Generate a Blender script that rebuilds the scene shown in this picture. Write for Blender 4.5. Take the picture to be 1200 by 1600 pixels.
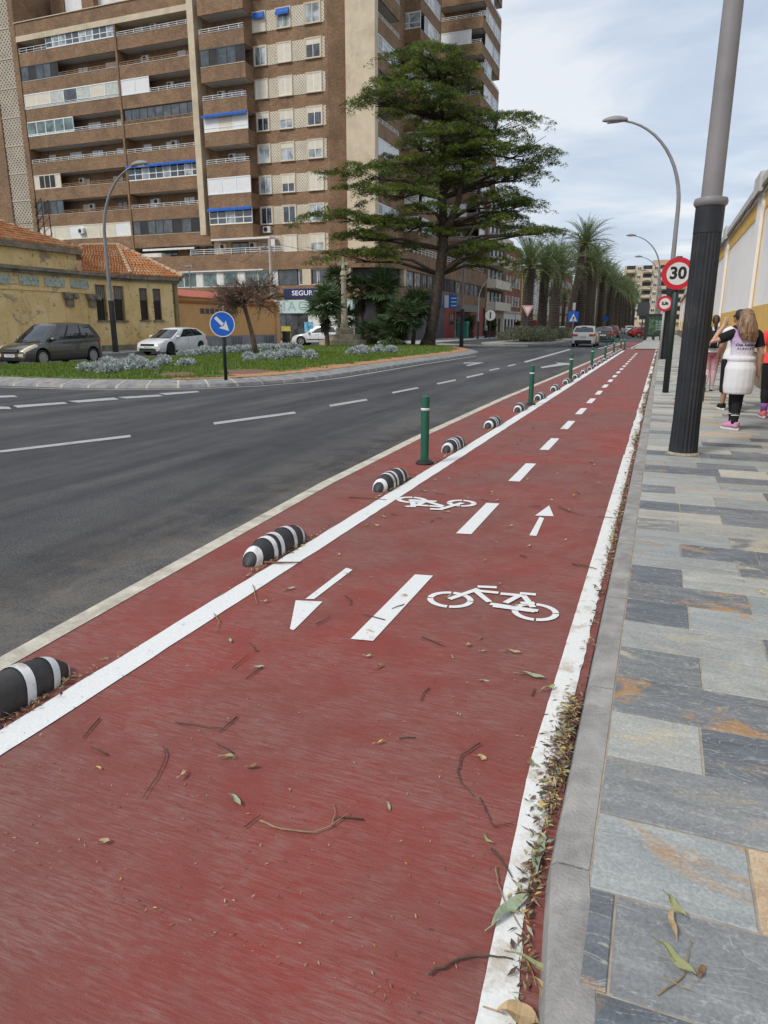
import bpy, bmesh, math, random
import numpy as np
from mathutils import Vector, Matrix
random.seed(11); rng=np.random.default_rng(11)
S=bpy.context.scene; COL=S.collection
for o in list(bpy.data.objects): bpy.data.objects.remove(o)
# ---------------------------------------------------------------- camera
PITCH=math.radians(15.0136); YAW=math.radians(21.2125); CH=1.55; FPX=1085.0
cam=bpy.data.cameras.new('camera'); camo=bpy.data.objects.new('camera',cam); COL.objects.link(camo)
camo.location=(0,0,CH); camo.rotation_euler=(math.pi/2-PITCH,0,YAW)
cam.sensor_fit='VERTICAL'; cam.sensor_height=24; cam.lens=24*FPX/1600; cam.clip_start=.05; cam.clip_end=3000
S.camera=camo
# ---------------------------------------------------------------- sky, sun, exposure
SUN_EL=math.radians(48); SUN_AZ=math.radians(212)   # azimuth clockwise from +Y: the sun stands behind the camera
W=bpy.data.worlds.new('World'); S.world=W; W.use_nodes=True
nt=W.node_tree; N=nt.nodes; L=nt.links; N.clear()
def wn(t,**k):
    n=N.new(t)
    for a,b in k.items(): setattr(n,a,b)
    return n
out=wn('ShaderNodeOutputWorld'); bg=wn('ShaderNodeBackground'); sky=wn('ShaderNodeTexSky',sky_type='NISHITA',sun_disc=False)
sky.sun_elevation=SUN_EL; sky.sun_rotation=SUN_AZ; sky.air_density=1.2; sky.dust_density=1.5
tc=wn('ShaderNodeTexCoord'); sep=wn('ShaderNodeSeparateXYZ'); L.new(tc.outputs['Generated'],sep.inputs[0])
zz=wn('ShaderNodeMath',operation='MAXIMUM'); L.new(sep.outputs[2],zz.inputs[0]); zz.inputs[1].default_value=0
za=wn('ShaderNodeMath',operation='ADD'); L.new(zz.outputs[0],za.inputs[0]); za.inputs[1].default_value=.16
dx=wn('ShaderNodeMath',operation='DIVIDE'); dy=wn('ShaderNodeMath',operation='DIVIDE')
L.new(sep.outputs[0],dx.inputs[0]); L.new(za.outputs[0],dx.inputs[1]); L.new(sep.outputs[1],dy.inputs[0]); L.new(za.outputs[0],dy.inputs[1])
cmb=wn('ShaderNodeCombineXYZ'); L.new(dx.outputs[0],cmb.inputs[0]); L.new(dy.outputs[0],cmb.inputs[1])
mp=wn('ShaderNodeMapping'); mp.inputs['Scale'].default_value=(.8,1.15,1); mp.inputs['Rotation'].default_value=(0,0,.35); mp.inputs['Location'].default_value=(5.3,2.9,0)
L.new(cmb.outputs[0],mp.inputs[0])
n1=wn('ShaderNodeTexNoise'); n1.inputs['Scale'].default_value=1.35; n1.inputs['Detail'].default_value=6; n1.inputs['Roughness'].default_value=.52; n1.inputs['Distortion'].default_value=.5
L.new(mp.outputs[0],n1.inputs['Vector'])
cr=wn('ShaderNodeValToRGB'); e=cr.color_ramp.elements
e[0].position=.37; e[0].color=(4.0,4.65,5.75,1); e[1].position=.60; e[1].color=(6.7,6.9,7.2,1)
em=cr.color_ramp.elements.new(.48); em.color=(4.9,5.55,6.5,1)
L.new(n1.outputs['Fac'],cr.inputs[0])
mixs=wn('ShaderNodeMix',data_type='RGBA'); mixs.inputs[0].default_value=.86
L.new(sky.outputs[0],mixs.inputs[6]); L.new(cr.outputs[0],mixs.inputs[7])
L.new(mixs.outputs[2],bg.inputs[0]); bg.inputs[1].default_value=.078; L.new(bg.outputs[0],out.inputs[0])
sun=bpy.data.lights.new('sun','SUN'); suno=bpy.data.objects.new('sun',sun); COL.objects.link(suno)
sun.energy=1.5; sun.angle=math.radians(14); sun.color=(1,.96,.9)
sd=Vector((math.sin(SUN_AZ)*math.cos(SUN_EL),math.cos(SUN_AZ)*math.cos(SUN_EL),math.sin(SUN_EL)))
suno.rotation_euler=sd.to_track_quat('Z','Y').to_euler()
vs=S.view_settings; vs.view_transform='Standard'; vs.look='None'; vs.exposure=0.78; vs.gamma=1; vs.use_curve_mapping=False
# ---------------------------------------------------------------- pixel helpers: a pixel is a direction, the surface it lies on gives the distance
_rt=np.array([math.cos(YAW),math.sin(YAW),0]); _fw=np.array([-math.sin(YAW)*math.cos(PITCH),math.cos(YAW)*math.cos(PITCH),-math.sin(PITCH)]); _up=np.cross(_rt,_fw)
def ray(x,y): return _rt*(x-600)/FPX+_up*(800-y)/FPX+_fw
def G(x,y,z=0):
    d=ray(x,y); t=(z-CH)/d[2]; return (d[0]*t,d[1]*t)
def PX(x,y,X):
    d=ray(x,y); t=X/d[0]; return (d[1]*t,CH+d[2]*t)
def PY(x,y,Y):
    d=ray(x,y); t=Y/d[1]; return (d[0]*t,CH+d[2]*t)
# ---------------------------------------------------------------- materials
def material(name): 
    m=bpy.data.materials.new(name); m.use_nodes=True
    n=m.node_tree.nodes; return m,n,m.node_tree.links,n['Principled BSDF']
def nn(n,t,**k):
    x=n.new(t)
    for a,b in k.items(): setattr(x,a,b)
    return x
def ramp(n,stops):
    r=nn(n,'ShaderNodeValToRGB'); e=r.color_ramp.elements
    while len(e)<len(stops): e.new(.5)
    for i,(p,c) in enumerate(stops): e[i].position=p; e[i].color=tuple(c)+(1,)
    return r
def noise(n,l,src,scale,detail=4,rough=.55,dist=0,sv=None,rot=None):
    x=nn(n,'ShaderNodeTexNoise'); x.inputs['Scale'].default_value=scale; x.inputs['Detail'].default_value=detail; x.inputs['Roughness'].default_value=rough; x.inputs['Distortion'].default_value=dist
    if sv or rot:
        m=nn(n,'ShaderNodeMapping'); m.inputs['Scale'].default_value=sv or (1,1,1); m.inputs['Rotation'].default_value=rot or (0,0,0); l.new(src,m.inputs[0]); src=m.outputs[0]
    l.new(src,x.inputs['Vector']); return x.outputs['Fac']
def mixc(n,l,fac,a,b,mode='MIX'):
    x=nn(n,'ShaderNodeMix',data_type='RGBA',blend_type=mode)
    for s,i in ((fac,0),(a,6),(b,7)):
        if hasattr(s,'links'): l.new(s,x.inputs[i])
        elif i==0: x.inputs[0].default_value=s
        else: x.inputs[i].default_value=tuple(s)+(1,)
    return x.outputs[2]
def bumpn(n,l,b,h,strength=.3,dist=.01):
    x=nn(n,'ShaderNodeBump'); x.inputs['Strength'].default_value=strength; x.inputs['Distance'].default_value=dist
    l.new(h,x.inputs['Height']); l.new(x.outputs[0],b.inputs['Normal'])
def coord(n,l,objrand=True,world=False):
    t=nn(n,'ShaderNodeTexCoord')
    if world: 
        g_=nn(n,'ShaderNodeNewGeometry'); return g_.outputs['Position']
    if not objrand: return t.outputs['Object']
    oi=nn(n,'ShaderNodeObjectInfo'); ml=nn(n,'ShaderNodeMath',operation='MULTIPLY'); l.new(oi.outputs['Random'],ml.inputs[0]); ml.inputs[1].default_value=37.
    a=nn(n,'ShaderNodeVectorMath',operation='ADD'); l.new(t.outputs['Object'],a.inputs[0]); l.new(ml.outputs[0],a.inputs[1]); return a.outputs[0]
_MC={}
def mat(name,c,rough=.7,var=.18,scale=4,metal=0,spec=.4,bump=0,bscale=60,dirt=None,dscale=1.2,world=False,coat=0,trans=0):
    """plain surface with mottling, optional second (worn/dirty) colour and fine relief"""
    if name in _MC: return _MC[name]
    m,n,l,b=material(name); v=coord(n,l,not world,world)
    f=noise(n,l,v,scale,5,.6)
    c=tuple(c); r=ramp(n,[(.3,[x*(1-var) for x in c]),(.7,[min(1,x*(1+var)) for x in c])]); l.new(f,r.inputs[0]); col=r.outputs[0]
    if dirt:
        f2=noise(n,l,v,dscale,6,.65,.4); r2=ramp(n,[(.5,(0,0,0)),(.66,(1,1,1))]); l.new(f2,r2.inputs[0]); col=mixc(n,l,r2.outputs[0],col,dirt)
    l.new(col,b.inputs['Base Color']); b.inputs['Roughness'].default_value=rough; b.inputs['Metallic'].default_value=metal
    b.inputs['Specular IOR Level'].default_value=spec; b.inputs['Coat Weight'].default_value=coat; b.inputs['Coat Roughness'].default_value=.06
    if bump: bumpn(n,l,b,noise(n,l,v,bscale,3),bump,.01)
    _MC[name]=m; return m
# ---------------------------------------------------------------- mesh builder
OFF={}
class MB:
    def __init__(s): s.v=[];s.f=[];s.m=[]
    def poly(s,p,m=0):
        i=len(s.v); s.v+= [tuple(q) for q in p]; s.f.append(tuple(range(i,i+len(p)))); s.m.append(m); return s
    def box(s,x0,x1,y0,y1,z0,z1,m=0,c=0):
        """box; c>0 chamfers the top edges"""
        i=len(s.v)
        if c:
            s.v+=[(x0,y0,z0),(x1,y0,z0),(x1,y1,z0),(x0,y1,z0),(x0,y0,z1-c),(x1,y0,z1-c),(x1,y1,z1-c),(x0,y1,z1-c),(x0+c,y0+c,z1),(x1-c,y0+c,z1),(x1-c,y1-c,z1),(x0+c,y1-c,z1)]
            F=[(3,2,1,0),(0,1,5,4),(1,2,6,5),(2,3,7,6),(3,0,4,7),(4,5,9,8),(5,6,10,9),(6,7,11,10),(7,4,8,11),(8,9,10,11)]
        else:
            s.v+=[(x0,y0,z0),(x1,y0,z0),(x1,y1,z0),(x0,y1,z0),(x0,y0,z1),(x1,y0,z1),(x1,y1,z1),(x0,y1,z1)]
            F=[(3,2,1,0),(0,1,5,4),(1,2,6,5),(2,3,7,6),(3,0,4,7),(4,5,6,7)]
        s.f+=[tuple(i+k for k in f) for f in F]; s.m+=[m]*len(F); return s
    def prism(s,pts,h,m=0):
        """extrude a polygon (list of 3-D points) by vector h"""
        k=len(pts); i=len(s.v); h=Vector(h)
        s.v+=[tuple(p) for p in pts]+[tuple(Vector(p)+h) for p in pts]
        s.f+=[tuple(range(i+k-1,i-1,-1)),tuple(range(i+k,i+2*k))]+[(i+a,i+(a+1)%k,i+k+(a+1)%k,i+k+a) for a in range(k)]
        s.m+=[m]*(k+2); return s
    def tube(s,P,R,n=8,m=0,cap=True):
        P=[Vector(p) for p in P]; 
        if not hasattr(R,'__len__'): R=[R]*len(P)
        i0=len(s.v); a=None
        for k,p in enumerate(P):
            t=(P[min(k+1,len(P)-1)]-P[max(k-1,0)]).normalized()
            if a is None: a=t.orthogonal().normalized()
            else:
                a=(a-t*a.dot(t)); a=a.normalized() if a.length>1e-6 else t.orthogonal().normalized()
            b=t.cross(a)
            for j in range(n):
                q=2*math.pi*j/n; s.v.append(tuple(p+(a*math.cos(q)+b*math.sin(q))*R[k]))
        for k in range(len(P)-1):
            for j in range(n):
                s.f.append((i0+k*n+j,i0+k*n+(j+1)%n,i0+(k+1)*n+(j+1)%n,i0+(k+1)*n+j)); s.m.append(m)
        if cap:
            s.f.append(tuple(i0+j for j in range(n-1,-1,-1))); s.f.append(tuple(i0+(len(P)-1)*n+j for j in range(n))); s.m+=[m,m]
        return s
    def lathe(s,prof,n=16,c=(0,0,0),m=0,flute=0):
        """prof: [(r,z)...] about a vertical axis; flute>0 cuts grooves on odd columns"""
        i0=len(s.v)
        for r,z in prof:
            for j in range(n):
                q=2*math.pi*j/n; rr=r*(1-flute*(j%2)); s.v.append((c[0]+rr*math.cos(q),c[1]+rr*math.sin(q),c[2]+z))
        for k in range(len(prof)-1):
            for j in range(n): s.f.append((i0+k*n+j,i0+k*n+(j+1)%n,i0+(k+1)*n+(j+1)%n,i0+(k+1)*n+j)); s.m.append(m)
        s.f.append(tuple(i0+j for j in range(n-1,-1,-1))); s.f.append(tuple(i0+(len(prof)-1)*n+j for j in range(n))); s.m+=[m,m]
        return s
    def mesh(s,name,mats,smooth=False,off=(0,0,0)):
        me=bpy.data.meshes.new(name); o=off
        v=s.v if o==(0,0,0) else [(a-o[0],b-o[1],c-o[2]) for a,b,c in s.v]
        me.from_pydata(v,[],s.f); mats=mats if isinstance(mats,(list,tuple)) else [mats]
        for q in mats: me.materials.append(q)
        if len(mats)>1: me.polygons.foreach_set('material_index',s.m)
        if smooth: me.polygons.foreach_set('use_smooth',[True]*len(s.f))
        if smooth and smooth!=True: me.set_sharp_from_angle(angle=math.radians(smooth))
        me.update(); return me
    def build(s,name,mats,parent=None,smooth=False,world=True):
        off=OFF.get(parent,(0,0,0)) if world else (0,0,0)
        return link(name,s.mesh(name,mats,smooth,off),parent)
def link(name,me,parent=None):
    o=bpy.data.objects.new(name,me); COL.objects.link(o)
    if parent is not None:
        o.parent=parent; OFF[o]=OFF.get(parent,(0,0,0))
    return o
def tag(o,label=None,cat=None,group=None,kind=None):
    if label: o['label']=label
    if cat: o['category']=cat
    if group: o['group']=group
    if kind: o['kind']=kind
    return o
def thing(name,label,cat,loc=(0,0,0),rz=0,group=None):
    o=bpy.data.objects.new(name,None); COL.objects.link(o); o.location=loc; o.rotation_euler=(0,0,rz); o.empty_display_size=.2
    OFF[o]=tuple(loc); return tag(o,label,cat,group)
def struct(name,mb,mats,smooth=False): return tag(mb.build(name,mats,None,smooth),kind='structure')
CHILD={}
def copy_tree(o,loc=None,rz=None,label=None,group=None,parent=None,scale=None):
    kids=[c for c in bpy.data.objects if c.parent is o] if o not in CHILD else CHILD[o]
    CHILD[o]=kids
    c=o.copy(); COL.objects.link(c)
    if parent is not None: c.parent=parent
    if loc is not None: c.location=loc
    if rz is not None: c.rotation_euler=(0,0,rz)
    if scale is not None: c.scale=(scale,)*3 if not hasattr(scale,'__len__') else scale
    if label: c['label']=label
    if group: c['group']=group
    for k in kids: copy_tree(k,parent=c)
    return c
def npmesh(name,v,f,mats,smooth=False,mi=None):
    """fast mesh from numpy verts (n,3) and faces (m,k)"""
    me=bpy.data.meshes.new(name); k=f.shape[1]
    me.vertices.add(len(v)); me.vertices.foreach_set('co',np.ascontiguousarray(v,dtype=np.float32).ravel())
    me.loops.add(f.size); me.loops.foreach_set('vertex_index',np.ascontiguousarray(f,dtype=np.int32).ravel())
    me.polygons.add(len(f)); me.polygons.foreach_set('loop_start',np.arange(0,f.size,k,dtype=np.int32)); me.polygons.foreach_set('loop_total',np.full(len(f),k,dtype=np.int32))
    for m in (mats if isinstance(mats,(list,tuple)) else [mats]): me.materials.append(m)
    if mi is not None: me.polygons.foreach_set('material_index',np.asarray(mi,dtype=np.int32))
    if smooth: me.polygons.foreach_set('use_smooth',np.ones(len(f),dtype=bool))
    me.update(calc_edges=True); me.validate(); return me
TMP=bpy.data.scenes.new('workshop')
def tmp_dg():
    with bpy.context.temp_override(scene=TMP,view_layer=TMP.view_layers[0]): dg=bpy.context.evaluated_depsgraph_get(); dg.update(); return dg
def textmesh(txt,size,extrude=.002,align='CENTER',bold=0,name='lettering',sx=1,space=1.):
    c=bpy.data.curves.new('t','FONT'); c.body=txt; c.size=size; c.extrude=extrude; c.align_x=align; c.align_y='CENTER'; c.offset=bold; c.resolution_u=3; c.space_character=space
    ob=bpy.data.objects.new('t',c); TMP.collection.objects.link(ob); dg=tmp_dg()
    me=bpy.data.meshes.new_from_object(ob.evaluated_get(dg)); me.name=name; bpy.data.objects.remove(ob); bpy.data.curves.remove(c)
    if sx!=1: me.transform(Matrix.Diagonal((sx,1,1,1)))
    return me
def put_text(txt,size,M,matl,parent,name='lettering',bold=0,extrude=.002,sx=1,space=1.):
    """M maps text plane (x right, y up, z out) to world; parent offset removed"""
    me=textmesh(txt,size,extrude,bold=bold,name=name,sx=sx,space=space); o_=OFF.get(parent,(0,0,0))
    me.transform(Matrix.Translation((-o_[0],-o_[1],-o_[2]))@M); me.materials.clear(); me.materials.append(matl); return link(name,me,parent)
def frame(o,x,y,z):
    m=Matrix.Identity(4)
    for i,c in enumerate((x,y,z)): m.col[i]=Vector(c).to_4d()
    for i in range(3): m[3][i]=0
    m.col[3]=Vector((*o,1)); return m
# ================================================================ ground surfaces
def ground_materials():
    D={}
    # asphalt: stone speckle, worn wheel tracks, patches
    m,n,l,b=material('asphalt'); v=coord(n,l,world=True)
    f=noise(n,l,v,62,6,.82); r=ramp(n,[(.36,(.028,.029,.032)),(.52,(.070,.071,.074)),(.68,(.18,.18,.18))]); l.new(f,r.inputs[0])
    f2=noise(n,l,v,.5,5,.6,.6,sv=(1.6,.25,1)); r2=ramp(n,[(.35,(.72,.72,.74)),(.65,(1.22,1.2,1.16))]); l.new(f2,r2.inputs[0])
    c=mixc(n,l,1.,r.outputs[0],r2.outputs[0],'MULTIPLY'); f4=noise(n,l,v,1.7,6,.7,.8); r4=ramp(n,[(.3,(.8,.8,.8)),(.7,(1.15,1.14,1.12))]); l.new(f4,r4.inputs[0])
    c=mixc(n,l,1.,c,r4.outputs[0],'MULTIPLY')
    f5=noise(n,l,v,.8,6,.7,1.); r5=ramp(n,[(.60,(0,0,0)),(.72,(.35,.35,.35))]); l.new(f5,r5.inputs[0]); c=mixc(n,l,r5.outputs[0],c,(.11,.10,.09))
    sx=nn(n,'ShaderNodeSeparateXYZ'); l.new(v,sx.inputs[0]); mr=nn(n,'ShaderNodeMapRange'); mr.inputs[1].default_value=-4.3; mr.inputs[2].default_value=-3.15; l.new(sx.outputs[0],mr.inputs[0])   # dust washed up against the concrete strip
    fd=noise(n,l,v,2.6,6,.7,.9); rd=ramp(n,[(.40,(0,0,0)),(.66,(.75,.75,.75))]); l.new(fd,rd.inputs[0]); c=mixc(n,l,mixc(n,l,1.,mr.outputs[0],rd.outputs[0],'MULTIPLY'),c,(.155,.135,.112))
    ft=noise(n,l,v,1.1,4,.6,.3,sv=(1.1,.10,1),rot=(0,0,-.25)); rt=ramp(n,[(.40,(.74,.74,.75)),(.52,(1,1,1)),(.66,(1.16,1.15,1.13))]); l.new(ft,rt.inputs[0]); c=mixc(n,l,1.,c,rt.outputs[0],'MULTIPLY')
    l.new(c,b.inputs['Base Color']); b.inputs['Roughness'].default_value=.85; b.inputs['Specular IOR Level'].default_value=.3
    bumpn(n,l,b,noise(n,l,v,110,3,.7),.55,.008); D['asphalt']=m
    # red cycle lane: brushed slurry, worn greyish centre, cleaner red in places, chips
    m,n,l,b=material('red_slurry'); v=coord(n,l,world=True)
    br=noise(n,l,v,48,6,.75,.5,sv=(.22,2.1,1),rot=(0,0,.22)); br2=noise(n,l,v,85,4,.75,.3,sv=(.16,2.,1),rot=(0,0,-.18))
    big=noise(n,l,v,.55,4,.55,.5); mid=noise(n,l,v,3.1,6,.65,.5)
    r=ramp(n,[(.36,(.245,.039,.028)),(.48,(.205,.046,.036)),(.62,(.175,.057,.046))]); l.new(big,r.inputs[0])
    rb=ramp(n,[(.40,(0,0,0)),(.66,(.78,.78,.78))]); l.new(br,rb.inputs[0]); 
    rm=ramp(n,[(.36,(.15,.15,.15)),(.58,(1,1,1))]); l.new(mid,rm.inputs[0]); fac=mixc(n,l,1.,rb.outputs[0],rm.outputs[0],'MULTIPLY')
    c=mixc(n,l,fac,r.outputs[0],(.25,.150,.132))
    r3=ramp(n,[(.55,(0,0,0)),(.72,(.55,.55,.55))]); l.new(br2,r3.inputs[0]); c=mixc(n,l,r3.outputs[0],c,(.12,.025,.021))
    sp=noise(n,l,v,210,2,.5); rs=ramp(n,[(.70,(0,0,0)),(.77,(.7,.7,.7))]); l.new(sp,rs.inputs[0]); c=mixc(n,l,rs.outputs[0],c,(.34,.20,.17))
    st=noise(n,l,v,2.3,4,.6,1.2); rst=ramp(n,[(.66,(0,0,0)),(.80,(.45,.45,.45))]); l.new(st,rst.inputs[0]); c=mixc(n,l,rst.outputs[0],c,(.085,.032,.028))
    l.new(c,b.inputs['Base Color']); b.inputs['Roughness'].default_value=.72; b.inputs['Specular IOR Level'].default_value=.35
    hm=mixc(n,l,.5,br,sp); bumpn(n,l,b,hm,.5,.006); D['red']=m
    # thermoplastic paint with wear showing through as grime
    for nm,base,dirtc,lo in (('white_paint',(.74,.745,.73),(.42,.39,.34),.60),('road_paint',(.40,.40,.39),(.12,.12,.12),.54),('edge_paint',(.74,.74,.715),(.40,.34,.26),.52)):
        m,n,l,b=material(nm); v=coord(n,l,world=True); f=noise(n,l,v,7,7,.72,.3); r=ramp(n,[(lo,(0,0,0)),(lo+.12,(.75,.75,.75))]); l.new(f,r.inputs[0])
        f3=noise(n,l,v,90,3,.6); r3=ramp(n,[(.3,[x*.86 for x in base]),(.7,base)]); l.new(f3,r3.inputs[0])
        l.new(mixc(n,l,r.outputs[0],r3.outputs[0],dirtc),b.inputs['Base Color']); b.inputs['Roughness'].default_value=.6; bumpn(n,l,b,f3,.35,.004); D[nm]=m
    D['cream']=mat('cream_concrete',(.50,.46,.38),.85,.22,9,bump=.5,bscale=70,dirt=(.33,.29,.23),dscale=3,world=True)
    D['kerb']=mat('kerb_concrete',(.29,.28,.265),.85,.25,7,bump=.5,bscale=90,dirt=(.20,.19,.18),dscale=3.2)
    D['mortar']=mat('pavement_mortar',(.33,.28,.22),.9,.3,9,bump=.6,bscale=50,world=True)
    return D
GM=ground_materials()
def slab_material(name,lo,hi,stain,amount,rot):
    m,n,l,b=material(name); v=coord(n,l)
    f=noise(n,l,v,2.2,7,.62,1.1,sv=(1,3.2,1),rot=(0,0,rot)); r=ramp(n,[(.28,lo),(.62,hi),(.8,[min(1,x*1.35) for x in hi])]); l.new(f,r.inputs[0])
    g1=noise(n,l,v,1.5,5,.6,1.6,sv=(1,2.0,1),rot=(0,0,rot+.3)); rr=ramp(n,[(amount,(0,0,0)),(amount+.09,(.85,.85,.85))]); l.new(g1,rr.inputs[0])
    c=mixc(n,l,rr.outputs[0],r.outputs[0],stain)
    vn=noise(n,l,v,3.4,4,.5,2.2,sv=(1,2.6,1),rot=(0,0,rot-.3)); rv=ramp(n,[(.485,(0,0,0)),(.5,(.42,.42,.42)),(.515,(0,0,0))]); l.new(vn,rv.inputs[0]); c=mixc(n,l,rv.outputs[0],c,(.47,.45,.40))
    sp=noise(n,l,v,85,3,.7); rs=ramp(n,[(.3,(.78,.78,.78)),(.7,(1.2,1.2,1.2))]); l.new(sp,rs.inputs[0]); c=mixc(n,l,1.,c,rs.outputs[0],'MULTIPLY')
    oi=nn(n,'ShaderNodeObjectInfo'); ro=ramp(n,[(0,(.95,.97,.99)),(1,(1.36,1.34,1.28))]); l.new(oi.outputs['Random'],ro.inputs[0]); c=mixc(n,l,1.,c,ro.outputs[0],'MULTIPLY')
    l.new(c,b.inputs['Base Color']); b.inputs['Roughness'].default_value=.62; b.inputs['Specular IOR Level'].default_value=.4
    bumpn(n,l,b,mixc(n,l,.6,f,sp),.45,.006); return m
SLAB={'D':slab_material('slab_dark_slate',(.075,.084,.095),(.140,.152,.168),(.29,.20,.13),.62,.35),
 'DO':slab_material('slab_slate_ochre',(.080,.088,.098),(.160,.170,.180),(.30,.175,.085),.54,.5),
 'P':slab_material('slab_pale_grey',(.205,.215,.212),(.300,.305,.290),(.34,.30,.23),.58,.15),
 'PO':slab_material('slab_grey_rust',(.205,.225,.230),(.290,.305,.300),(.34,.215,.125),.56,.8),
 'G':slab_material('slab_mid_grey',(.165,.170,.172),(.240,.243,.240),(.30,.265,.215),.58,-.3),
 'M':slab_material('slab_mottled',(.095,.104,.114),(.185,.192,.192),(.38,.34,.255),.53,1.2),
 'O':slab_material('slab_sandstone',(.30,.215,.135),(.40,.31,.215),(.24,.25,.25),.57,.6),
 'C':slab_material('slab_cream_grey',(.25,.245,.22),(.365,.35,.305),(.20,.215,.225),.60,.2)}
# big sheet to the horizon
mb=MB(); mb.poly([(-900,-200,-.03),(900,-200,-.03),(900,1500,-.03),(-900,1500,-.03)]); struct('ground',mb,mat('ground_earth',(.16,.14,.11),.9,.2,.3,world=True))
road=MB(); road.poly([(-110,-40,0),(3.0,-40,0),(3.0,600,0),(-110,600,0)]); road=struct('road',road,GM['asphalt'])
def strip(mb,L_,R_,z):   # two polylines [(x,y)] -> quads
    for i in range(len(L_)-1): mb.poly([(*L_[i],z),(*R_[i],z),(*R_[i+1],z),(*L_[i+1],z)])
    return mb
CREAM=[(-2.74,-3),(-2.74,0.5),(-2.83,2.18),(-2.95,3.9),(-3.10,6.2),(-3.19,9.4),(-3.20,15),(-3.05,24),(-2.95,34),(-2.85,49)]
cream_r=[(x+w,y) for (x,y),w in zip(CREAM,(.12,.12,.115,.12,.125,.13,.135,.14,.14,.14))]
lane=MB(); strip(lane,[(x+.06,y) for x,y in CREAM[:-1]]+[(-2.79,51.3)],[(.06,-3),(-.05,.5),(-.17,2.2),(-.17,3.9),(-.17,6.2),(-.17,9.4),(-.17,15),(-.17,24),(-.19,34),(-.25,51.3)],.004)
lane.poly([(-4.1,51.3,.004),(-2.0,51.3,.004),(-1.75,74,.004),(-3.6,74,.004)]); lane.poly([(-2.0,51.3,.004),(-.25,51.3,.004),(-.22,52.4,.004),(-1.98,53.4,.004)])
lane=struct('cycle_lane',lane,GM['red'])
cs=MB(); strip(cs,CREAM,cream_r,.008); cs.build('concrete_edging',GM['cream'],lane)
def mark(name,mb,m='white_paint',parent=None): return mb.build(name,GM[m],parent or lane)
def jag(mb,x0f,x1f,y0,y1,step,z,jr,jl=.004):
    """painted line with slightly ragged edges"""
    ys=np.arange(y0,y1+1e-6,step); Lp=[(x0f(y)+random.uniform(-jl,jl),y) for y in ys]; Rp=[(x1f(y)+random.uniform(-jr,jr),y) for y in ys]; strip(mb,Lp,Rp,z)
def kx(y): return max(0,(1.62-y))*.14     # the kerb swings out a little at the near end
mb=MB(); jag(mb,lambda y:-2.29-.0*y,lambda y:-2.145+.001*y,-2,14,.12,.0085,.004); jag(mb,lambda y:-2.29,lambda y:-2.13,14,48,.5,.0085,.004); mark('edge_line',mb)
mb=MB(); jag(mb,lambda y:-.305+max(0,2.3-y)*.05,lambda y:-.205+kx(y)*.8,-1,9,.05,.0085,.005,.0012); jag(mb,lambda y:-.30,lambda y:-.20,9,51.2,.4,.0085,.02,.01); mark('edge_line',mb,'edge_paint')
for i in range(21):
    y=2.97+i*2.0; 
    if i>11: y=2.97+22+(i-11)*2.0
    x=-1.27+.0*i; mb=MB(); mb.poly([(x-.065,y,.0085),(x+.05,y+.02,.0085),(x+.05,y+1.04,.0085),(x-.065,y+1.02,.0085)]); mark('lane_dash',mb)
for a,b in (((-3.55,52),(-3.2,73)),((-4.05,51.6),(-3.55,73.5)),((-1.98,53.4),(-1.72,73.5))):
    mb=MB(); mb.poly([(a[0]-.05,a[1],.0085),(a[0]+.06,a[1],.0085),(b[0]+.06,b[1],.0085),(b[0]-.05,b[1],.0085)]); mark('edge_line',mb)
mb=MB(); mb.poly([(-1.98,53.3,.0085),(-.2,52.3,.0085),(-.2,52.46,.0085),(-1.98,53.5,.0085)]); mark('edge_line',mb)
for y in (52.0,): 
    for k in range(6): mb=MB(); x=-3.0+k*.28; mb.poly([(x,y,.0085),(x+.14,y,.0085),(x+.14,y+.5,.0085),(x,y+.5,.0085)]); mark('crossing_block',mb)
def gp(pts,z=.0085): return [(*G(x,y),z) for x,y in pts]
mb=MB(); mb.poly(gp([(540,889),(551,892),(497,938),(504,941),(459,987),(453,985),(463,940),(477,940)])); 
mb=MB(); mb.poly(gp([(541,889),(551,892),(491,938),(477,938)])); mb.poly(gp([(462,940),(504,942),(459,987),(453,985)])); mark('arrow_symbol',mb)
mb=MB(); mb.poly(gp([(827,838),(838,839),(850,811),(843,809)])); mb.poly(gp([(836,807),(858,791),(865,808)])); mark('arrow_symbol',mb)
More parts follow.
